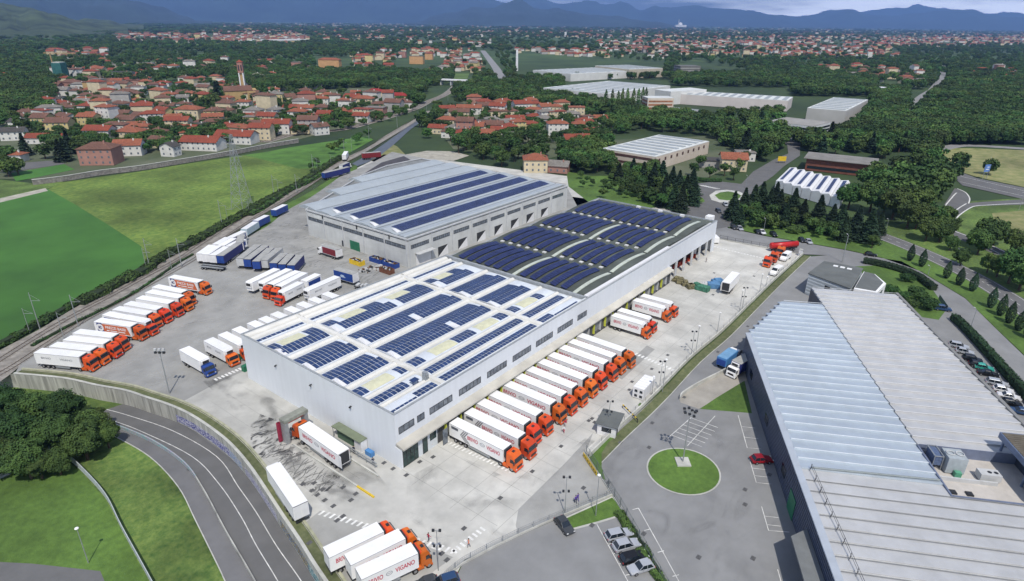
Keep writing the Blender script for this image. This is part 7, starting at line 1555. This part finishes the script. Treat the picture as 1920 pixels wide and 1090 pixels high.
# hand placed: px, py(base), width m, depth, height, roof kind, turn(deg), wall, roof, label
HH = [(86,244,11,11,9.5,'gable',0,'yellow','brown','yellow apartment block, left half, with brown roof'),(118,252,15,11,9,'gable',8,'yellow','brown','yellow apartment block, right half, with brown tiled roof'),(90,268,22,9,4,'gable',6,'white','red','long low house with bright red roof below the yellow apartment block'),(193,306,18,13,9,'hip',6,'pink','brown','big pink block with brown hip roof behind the stone wall'),(246,290,15,11,6.5,'gable',14,'white','orange','white house with orange roof right of the pink block'),(192,262,17,11,7,'gable',0,'white','red','white house with two red roofs above the pink block'),(250,262,17,12,6,'hip',-6,'cream','orange','cream house with broad orange hip roof above the white one'),(36,302,8,7,4,'hip',0,'white','orange','small house with orange roof at the left edge'),(190,232,20,10,6.5,'gable',-4,'cream','orange','long cream house with red roof behind the yellow block'),(232,226,14,9,6,'gable',0,'cream','brown','cream terrace house, left of two'),(275,230,18,9,6,'gable',-12,'cream','brown','cream terrace house with yellow gable, right of two'),(30,262,14,9,6,'gable',20,'white','dark','white house with dark roof at the far left'),(40,240,12,9,5,'gable',-10,'white','dark','low white house with dark roof, far left above'),
 (383,280,24,12,5.5,'gable',-6,'white','red','long house with red roof and white gable beside the stone wall, left of two'),(446,268,25,12,5.5,'gable',-6,'white','red','long house with red roof beside the stone wall, right of two'),(322,292,7,9,6,'gable',80,'white','dark','small white gabled house just above the stone wall'),(302,275,12,9,4.5,'gable',-20,'cream','brown','brown roofed house left of the small white gable'),(522,250,19,11,7.5,'gable',4,'white','red','tall white house with red roof and many windows'),(360,228,19,12,10,'hip',-4,'cream','orange','four storey brown and beige house with arcades'),(397,229,8,8,9,'hip',10,'yellow','brown','slim yellow tower house'),(520,196,13,12,10,'hip',10,'yellow','grey','tall yellow block with grey hip roof'),(424,215,14,9,4,'hip',0,'cream','brown','low house with brown hip roof near the yellow tower'),(458,203,13,9,6,'hip',0,'white','orange','cream house with orange hip roof below the church'),(478,222,14,11,7,'hip',0,'white','grey','white house with grey hip roof below the church'),(472,236,9,8,7,'flat',0,'yellow','grey','flat yellow house left of the tall white one'),(320,187,14,10,5.5,'hip',0,'white','orange','white house with orange hip roof in the upper village'),(358,184,12,9,5,'hip',5,'cream','orange','beige house with orange hip roof in the upper village'),(318,208,13,9,5,'gable',0,'white','brown','white house with brown roof behind green trees'),(335,240,11,8,4,'gable',10,'cream','red','small house with red roof left of the arcaded house'),(372,246,14,9,4,'gable',20,'white','dark','white gabled house with dark roof below the arcaded house'),(505,225,17,9,5,'hip',0,'white','grey','low white house with grey roof'),(560,222,15,10,6,'hip',0,'white','orange','white house with bright orange hip roof'),(552,240,10,8,4.5,'hip',0,'cream','grey','grey roofed house behind the tree clump'),
 (620,133,34,12,17,'hip',-6,'orange','orange','long orange seven storey apartment block'),(558,130,16,12,11,'flat',0,'pink','grey','pink block of flats left of the orange apartments'),(588,135,14,10,9,'flat',0,'pink','grey','darker pink block between the pink and orange flats'),(782,120,26,14,14,'flat',-5,'orange','grey','stepped beige apartment block on the skyline right'),(755,108,16,12,12,'flat',-5,'pink','grey','pink flats left of the stepped apartments'),(805,112,16,12,12,'flat',-5,'orange','orange','orange flats right of the stepped apartments'),
 (748,192,20,11,7,'hip',-4,'yellow','crimson','yellow school building with crimson hip roof'),(705,184,18,12,7,'hip',-6,'cream','crimson','building with big crimson roof left of the yellow school'),(682,196,20,11,6,'hip',-4,'cream','orange','cream house with wide orange roof left of the school'),(680,229,13,9,5.5,'gable',-10,'white','red','white house with red roof beside the second railway'),(706,219,16,11,8,'flat',-8,'pink','grey','pink flat roofed block beside the second railway'),(652,206,14,9,8,'flat',-5,'white','brown','white block with small dark windows'),(600,196,19,10,6,'hip',0,'white','orange','white house with brown orange roof, upper right village'),(616,190,14,10,6.5,'hip',0,'white','orange','white house with orange roof just above'),(570,196,17,10,6,'gable',0,'white','brown','pale pink house with brown roof'),(640,218,13,9,5,'hip',0,'cream','orange','low house with orange roof near the tree clump'),(585,232,14,10,5.5,'hip',0,'cream','red','cream house with bright red hip roof among trees'),(600,252,11,9,6,'gable',40,'white','brown','small white house with brown gable roof at the railway bend'),(575,212,15,9,5,'gable',0,'white','orange','pink and white house with orange roof'),(668,182,10,8,5,'gable',0,'white','orange','small orange roofed house behind'),(590,167,20,9,5,'flat',0,'grey','dark','long dark glass roofed building'),
 (838,238,14,10,6,'hip',-8,'cream','orange','cream house with orange hip roof at the left end of the hamlet'),(822,250,13,8,4.5,'gable',-10,'cream','red','long red roofed house in front, left end of hamlet'),(862,222,17,9,6,'gable',-4,'cream','brown','long cream house with brown tiled roof'),(880,214,22,9,6,'gable',-3,'white','orange','long red roofed terrace at the top of the hamlet'),(905,212,12,9,7,'gable',35,'cream','brown','tan house with gable toward the camera'),(880,240,15,9,5,'hip',0,'cream','red','house with red roof in the middle of the hamlet'),(912,242,14,9,5,'gable',0,'grey','dark','house with dark roof and blue panels'),(950,244,13,10,6,'gable',30,'white','grey','house with bright white gable and grey roof'),(905,262,17,10,5,'gable',-4,'cream','orange','long low house with orange brown roof in front'),(968,262,12,8,3.5,'gable',10,'grey','grey','grey roofed barn in front of the hamlet'),(935,255,11,8,5,'gable',0,'white','red','small house with red roof beside the white gable'),(978,208,17,11,7,'gable',20,'white','red','white house with terraces and deep red roof'),(1000,222,13,10,4.5,'hip',0,'grey','grey','house with grey hip roof behind the terraces'),(1020,232,13,10,4.5,'hip',0,'grey','grey','second grey hip roofed house to the right'),(992,244,14,9,5,'hip',0,'cream','red','house with bright red roof right of the white gable'),(1040,246,12,9,5,'gable',0,'cream','red','red roofed house at the right end of the hamlet'),(932,200,9,8,5,'hip',0,'cream','red','small red roofed house at the wood edge'),(1070,224,15,10,5,'hip',0,'white','grey','grey roofed house among trees right of the hamlet'),(1095,238,14,10,5,'hip',0,'white','red','red roofed house among trees, upper of three'),(1112,258,14,10,5,'hip',8,'cream','red','red roofed house among trees, lower of three'),(1125,232,11,8,5,'gable',0,'white','orange','orange roofed house among trees at the right'),(1080,276,17,11,6,'gable',10,'cream','red','house with red roof above the cream villa'),(1003,320,13,12,7,'hip',2,'cream','orange','cream villa with red hip roof beside the lawn'),(1048,322,11,9,4,'gable',-15,'pink','grey','low house with grey roof and crimson wall'),(1372,318,14,11,7,'gable',-8,'cream','orange','villa with bright orange roof and terraces near the roundabout'),(1338,312,17,10,4,'flat',-8,'grey','dark','dark flat roofed annex left of the roundabout villa'),(1395,300,11,9,5,'flat',-8,'white','grey','white flat annex right of the roundabout villa'),
 (140,170,22,12,9,'hip',-8,'pink','brown','large brown roofed house on the rise at left'),(178,176,16,10,12,'flat',0,'ochre','brown','beige apartment house with dark balconies'),(165,158,18,12,7,'hip',0,'cream','brown','brown roofed building above the beige apartments'),(105,172,14,10,7,'gable',0,'pink','brown','house with brown roof left of the beige apartments'),(215,168,18,12,7,'hip',0,'pink','brown','brown roofed house right of the beige apartments'),(240,182,17,11,6,'hip',5,'pink','brown','wide brown roofed house at the middle left'),(160,200,15,9,5,'gable',0,'white','grey','white house with grey roof below the beige apartments'),(205,200,16,9,5,'gable',0,'cream','red','house with red roof below the beige apartments'),(180,146,13,11,7,'flat',0,'cream','grey','pale flat house behind'),(232,150,30,9,10,'flat',-4,'grey','dark','long dark building with a flat overhanging roof'),(328,138,13,11,11,'hip',0,'white','orange','tall white house with dark windows on the left rise'),(410,140,12,10,7,'flat',0,'white','grey','white house left of the church tower'),(405,150,14,9,5,'hip',0,'cream','orange','orange roofed house left of the church tower'),(15,150,16,12,6,'gable',0,'pink','red','red roofed house at the far left edge'),(110,195,12,9,5,'gable',0,'white','dark','white house with dark roof left'),(30,205,14,10,5,'gable',0,'pink','grey','pink house with grey roof at the left edge')]
HL_ = []
for q in HH: p = G(q[0], q[1]); HL_.append((p, *q[2:]))
rh = random.Random(11)
ZN = [([(120,165),(330,150),(520,175),(740,190),(770,205),(700,225),(620,240),(500,262),(300,272),(230,262),(40,255),(30,215)], 210, 'in the main village left of the railway'), ([(90,98),(200,98),(205,112),(95,112)], 60, 'in the hillside hamlet far left'), ([(90,125),(300,115),(330,150),(300,185),(110,188)], 90, 'on the rise left of the church'), ([(320,118),(540,112),(560,150),(330,160)], 40, 'behind the church tower'), ([(660,100),(900,92),(905,140),(670,132)], 150, 'around the stepped apartments'), ([(830,190),(1110,205),(1100,255),(840,262)], 60, 'in the red roofed hamlet'), ([(960,92),(1110,96),(1100,125),(985,122)], 150, 'behind the white chimney'), ([(1080,85),(1270,92),(1270,112),(1090,112)], 40, 'behind the distant works'), ([(1120,76),(1450,78),(1500,112),(1130,98)], 330, 'in the far red town'), ([(1440,75),(1660,78),(1690,108),(1450,112)], 230, 'in the far town at right'), ([(1510,125),(1740,135),(1720,165),(1560,145)], 60, 'among trees left of the far road'), ([(1820,130),(1930,135),(1930,165),(1825,165)], 16, 'among trees at the right edge'), ([(1620,75),(1930,70),(1930,85),(1640,90)], 260, 'far'), ([(210,65),(560,60),(560,85),(330,82),(220,78)], 330, 'far'), ([(0,45),(240,50),(240,62),(0,60)], 60, 'far'), ([(0,85),(60,85),(60,92),(0,92)], 8, 'far'), ([(400,44),(960,42),(1930,58),(1930,76),(1100,72),(600,62),(400,60)], 2200, 'far'), ([(560,62),(900,62),(960,90),(560,80)], 130, 'far'), ([(380,45),(500,42),(500,70),(380,70)], 70, 'far'), ([(1250,50),(1290,50),(1290,55),(1250,55)], 14, 'far')]
for P_, n, zn in ZN:
    for x, y in scatter(P_, n, rh):
        if y > 90 and any(inpoly(x, y, A_) for A_ in AVOID): continue
        p = G(x, y); dd = (p-CAM).length
        if dd < 1300 and any((p-h_[0]).length < (h_[1]+9)*.52 for h_ in HL_[:460]): continue
        f = 1 if dd < 2500 else 1.2+rh.random()*.5; r_ = rh.random(); wc = rh.choice(('white', 'white', 'white', 'cream', 'cream', 'pink', 'grey', 'yellow') if rh.random() < .6 else ('white', 'cream')); rc = rh.choice(('red', 'orange', 'orange', 'red', 'brown', 'brown', 'grey' if dd < 1500 else 'orange'))
        HL_.append((p, rh.uniform(10, 17)*f, rh.uniform(8, 11)*f, rh.choice((4.5, 6, 6.5, 8.5)) if r_ < .93 else rh.uniform(11, 16), rh.choice(('gable', 'hip', 'hip')) if rh.random() < .9 else 'flat', rh.uniform(-25, 25), wc, rc, zn))
key = lambda h_: -(h_[1]+h_[3])/(h_[0]-CAM).length
hand = HL_[:len(HH)]; rest = sorted(HL_[len(HH):], key=key); IND = 298-len(hand)
ind = rest[:IND]; far_ = rest[IND:]
for p, w_, d, h, k, a, wc, rc, lab in hand: house(p, w_, d, h, k, VA+math.radians(a), wc, rc, lab, None, (p-CAM).length < 700, 'apartment_block' if h > 9.4 else 'house', 'apartment block' if h > 9.4 else 'house')
hg = {}
for q in ind: hg.setdefault((q[6], q[7], q[4], q[8]), []).append(q)
rn = {'hip': 'hip', 'gable': 'gabled', 'flat': 'flat'}
for (wc, rc, k, zn), qs in hg.items():
    qs.sort(key=lambda q: PX(q[0])[0])
    for i, q in enumerate(qs):
        lab = '%s house with %s %s roof, %s' % (wc, rc, rn[k], zn if zn != 'far' else 'near the horizon')
        if len(qs) > 1: lab = '%s %s house, %s roof, %d from left, %s' % (rn[k], wc, rc, i+1, zn if zn != 'far' else 'near the horizon')
        house(q[0], q[1], q[2], q[3], k, VA+math.radians(q[5]), wc, rc, lab, 'houses '+(zn if zn != 'far' else 'near the horizon'), (q[0]-CAM).length < 600)
b = MB(); wl2 = list(WC); rl2 = list(RC)
for p, w_, d, h, k, a, wc, rc, zn in far_:
    s, r = house_geo(w_, d, h, k, d*.24); M_ = Matrix.Translation((p.x, p.y, 0)) @ Matrix.Rotation(VA+math.radians(a), 4, 'Z')
    b.M = M_; b.mi = wl2.index(wc); b.add(s.v, s.f); b.mi = 7+rl2.index(rc); b.add(r.v, r.f)
o = b.build('distant_houses', [HM[k] for k in wl2]+[RM[k] for k in rl2]); o['kind'] = 'stuff'; tag(o, 'countless tiny houses of the towns strung along the horizon', 'town')
# church, tower crane and landmark
A = G(448, 186); t = thing('church', 'brown brick church with tiled roofs beside its bell tower', 'church', (A.x, A.y, 0), VA+.5)
a, r = house_geo(26, 13, 9, 'gable', 4); a.build('nave', HM['ochre'], t); r.build('roof', RM['brown'], t)
b = MB(); b.box(8, 16, -9, 9, 0, 8); b.build('transept', HM['ochre'], t); one(t, 'apse', HM['ochre'], (13, 18, -5, 5, 0, 10), bv=.8)
p, h = solve_h((458, 176), (452, 112)); t = thing('bell_tower', 'tall bell tower with open white legs and brick belfry', 'bell tower', (p.x, p.y, 0), VA+.2)
for sx in (-1, 1):
    for sy in (-1, 1): one(t, 'leg', WHITE2, (sx*2.6, sx*1.5, sy*2.6, sy*1.5, 0, h*.62))
one(t, 'core', HM['ochre'], (-1.4, 1.4, -1.4, 1.4, 0, h*.62)); one(t, 'belfry', HM['pink'], (-2.7, 2.7, -2.7, 2.7, h*.62, h*.93)); b = MB(); b.add([(-3.2, -3.2, h*.93), (3.2, -3.2, h*.93), (3.2, 3.2, h*.93), (-3.2, 3.2, h*.93), (0, 0, h)], [(3, 2, 1, 0), (0, 1, 4), (1, 2, 4), (2, 3, 4), (3, 0, 4)]); b.build('roof', RM['red'], t)
for s in (-1, 1): one(t, 'bell_opening', DARK, (s*1.3-.7, s*1.3+.7, -2.75, -2.701, h*.68, h*.85))
A = G(118, 152); t = thing('scaffolded_building', 'building wrapped in green scaffold netting beside a crane', 'scaffold', (A.x, A.y, 0), VA); one(t, 'netting', mat('net_teal', (.03, .13, .12), .8, .2, .3), (-6, 6, -6, 6, 0, 22)); one(t, 'top', CONCL, (-5, 5, -5, 5, 22, 23))
A = G(107, 152); t = thing('tower_crane', 'tan tower crane beside the green netted building', 'crane', (A.x, A.y, 0), VA); b = MB(); b.box(-.6, .6, -.6, .6, 0, 33); b.build('mast', mat('crane_tan', (.35, .25, .12), .6, .1, 1), t); one(t, 'jib', mat('crane_tan', (.35, .25, .12)), (-8, 32, -.5, .5, 33, 34))
A = G(1275, 53); t = thing('basilica', 'pale domed basilica with a tall spire on the horizon', 'church', (A.x, A.y, 0), VA); k_ = (A-CAM).length/1171
one(t, 'body', WHITE2, (-9*k_, 9*k_, -6*k_, 6*k_, 0, 5*k_)); b = MB(); b.ball((0, 0, 5*k_), 3.5*k_, 3.5*k_, 4*k_); b.build('dome', WHITE2, t); b = MB(); b.tube((-3*k_, 0, 0), (-3*k_, 0, 14*k_), .8*k_, 6, .3*k_); b.build('spire', WHITE2, t)
A = G(1060, 70); t = thing('water_tower', 'white water tower on the distant plain', 'tower', (A.x, A.y, 0)); b = MB(); b.tube((0, 0, 0), (0, 0, 26), 5, 10, 6); b.build('tower', WHITE2, t)
# far open fields
for nm, pts in (('far_meadow', [(1310,136),(1400,140),(1395,152),(1300,150)]), ('far_meadow', [(1715,215),(1830,213),(1840,228),(1740,226)]), ('far_meadow', [(1830,172),(1930,165),(1930,178),(1800,182)]), ('far_meadow', [(95,62),(150,62),(145,72),(95,72)]), ('far_meadow', [(845,138),(880,138),(875,153),(848,152)]), ('far_meadow', [(365,108),(420,112),(410,122),(368,120)]), ('far_meadow', [(330,82),(380,80),(370,88),(320,90)])):
    sheet(nm, pts, .05, mat('far_meadow_grass', (.09, .15, .035), .9, .15, .05))
sheet('village_ground', [(-20,225),(130,195),(420,165),(700,165),(775,190),(700,225),(560,262),(440,288),(260,316),(120,338),(-20,335)], -.1, mat('village_ground', (.13, .14, .09), .95, .5, .03, col2=(.05, .075, .03)))
sheet('hamlet_ground', [(800,215),(870,190),(1120,200),(1130,270),(1020,300),(850,280)], -.1, mat('village_ground', (.13, .14, .09)))
sheet('estate_ground', [(1145,262),(1340,255),(1400,300),(1300,345),(1150,320)], -.1, mat('village_ground', (.13, .14, .09)))
# ================================================================== mountains and haze
def ridge(name, label, prof, D, depth, m, seed, rough=.15):
    prof = sorted(prof); x0, x1 = prof[0][0], prof[-1][0]; n = 150; rows = 14; vs = []; fs = []
    for i in range(n+1):
        x = x0+(x1-x0)*i/n
        for a_, c_ in zip(prof, prof[1:]):
            if a_[0] <= x <= c_[0]: t_ = (x-a_[0])/(c_[0]-a_[0]); t_ = t_*t_*(3-2*t_); y = a_[1]+(c_[1]-a_[1])*t_; break
        d = ray(x, y); hl = math.hypot(d.x, d.y); top = max(30, CAM.z+d.z/hl*D); dx, dy = d.x/hl, d.y/hl
        for j in range(rows+1):
            u = j/rows; dist_ = D+(u-.62)*depth; k = (1-abs((u-.62)/(.62 if u < .62 else .38))**1.15)
            nz_ = noise.fractal(Vector((x*.011, u*3.2, seed)), .9, 2.1, 6); z = top*max(0, k)*(1+rough*nz_*(1.6 if u < .62 else 1)*(1-k*.75)*4)
            if j == 0 or j == rows: z = -2
            vs.append((CAM.x+dx*dist_, CAM.y+dy*dist_, max(-2, z)))
    for i in range(n):
        for j in range(rows): a_ = i*(rows+1)+j; fs.append((a_, a_+1, a_+rows+2, a_+rows+1))
    me = bpy.data.meshes.new(name); me.from_pydata(vs, [], fs); me.materials.append(m); me.polygons.foreach_set('use_smooth', [True]*len(fs)); me.update(); o = bpy.data.objects.new(name, me); COL.objects.link(o); o['kind'] = 'structure'; return o
MM = mat('mountain_forest', (.030, .055, .05), .95, .25, .0012, col2=(.008, .018, .018), detail=12)
MM2 = mat('hill_forest', (.07, .10, .04), .95, .35, .008, col2=(.006, .016, .006), detail=10)
ridge('hill', '', [(-260,20),(-120,-6),(0,2),(50,14),(100,27),(150,38),(200,47),(240,56)], 4300, 2200, MM2, 1.3)
ridge('hill', '', [(120,48),(160,36),(200,38),(235,47),(270,54)], 5200, 1400, MM2, 2.3)
ridge('mountain', '', [(-300,-60),(-100,-50),(60,-35),(180,-12),(250,-1),(300,12),(345,30),(385,46),(400,52)], 11000, 5000, MM, 3.1)
ridge('mountain', '', [(100,-30),(240,-25),(330,-22),(450,-40),(620,-30),(760,-32),(860,-12),(920,-4),(975,12),(1010,18),(1040,26),(1100,46)], 19000, 7000, MM, 4.7)
ridge('mountain', '', [(760,50),(785,40),(815,27),(850,20),(880,14),(915,16),(950,10),(975,5),(1000,13),(1035,13),(1070,22),(1110,27),(1150,30),(1190,37),(1230,41),(1280,50),(1300,54)], 13000, 5000, MM, 6.2)
ridge('mountain', '', [(940,8),(1000,-6),(1060,0),(1100,2),(1140,10),(1170,8),(1200,20),(1235,9),(1262,14),(1310,12),(1340,12),(1400,20),(1450,29),(1500,33),(1560,42),(1620,52)], 22000, 7000, MM, 7.9)
ridge('mountain', '', [(1380,50),(1430,40),(1480,32),(1520,28),(1560,19),(1595,16),(1635,24),(1680,27),(1700,22),(1740,25),(1780,24),(1825,18),(1855,28),(1900,34),(1960,36),(2040,30),(2120,44)], 25000, 8000, MM, 9.4)
ridge('mountain', '', [(1500,30),(1600,22),(1690,16),(1720,12),(1760,18),(1860,26),(2000,24),(2100,20)], 31000, 6000, MM, 12.4)
b = MB(); b.box(-6000, 36000, -14000, 33000, -8, 4200); hz = b.build('haze', None); hz['kind'] = 'stuff'; tag(hz, 'thin blue haze hanging over the plain toward the mountains', 'haze')
M = bpy.data.materials.new('haze_air'); M.use_nodes = True; t_ = M.node_tree; t_.nodes.clear(); ov = t_.nodes.new('ShaderNodeOutputMaterial'); pv = t_.nodes.new('ShaderNodeVolumePrincipled')
pv.inputs['Color'].default_value = (.24, .45, 1, 1); pv.inputs['Density'].default_value = 6.6e-5; pv.inputs['Anisotropy'].default_value = .0; t_.links.new(pv.outputs[0], ov.inputs['Volume'])
hz.data.materials.clear(); hz.data.materials.append(M)
SC.cycles.volume_max_steps = 64; SC.cycles.volume_bounces = 0
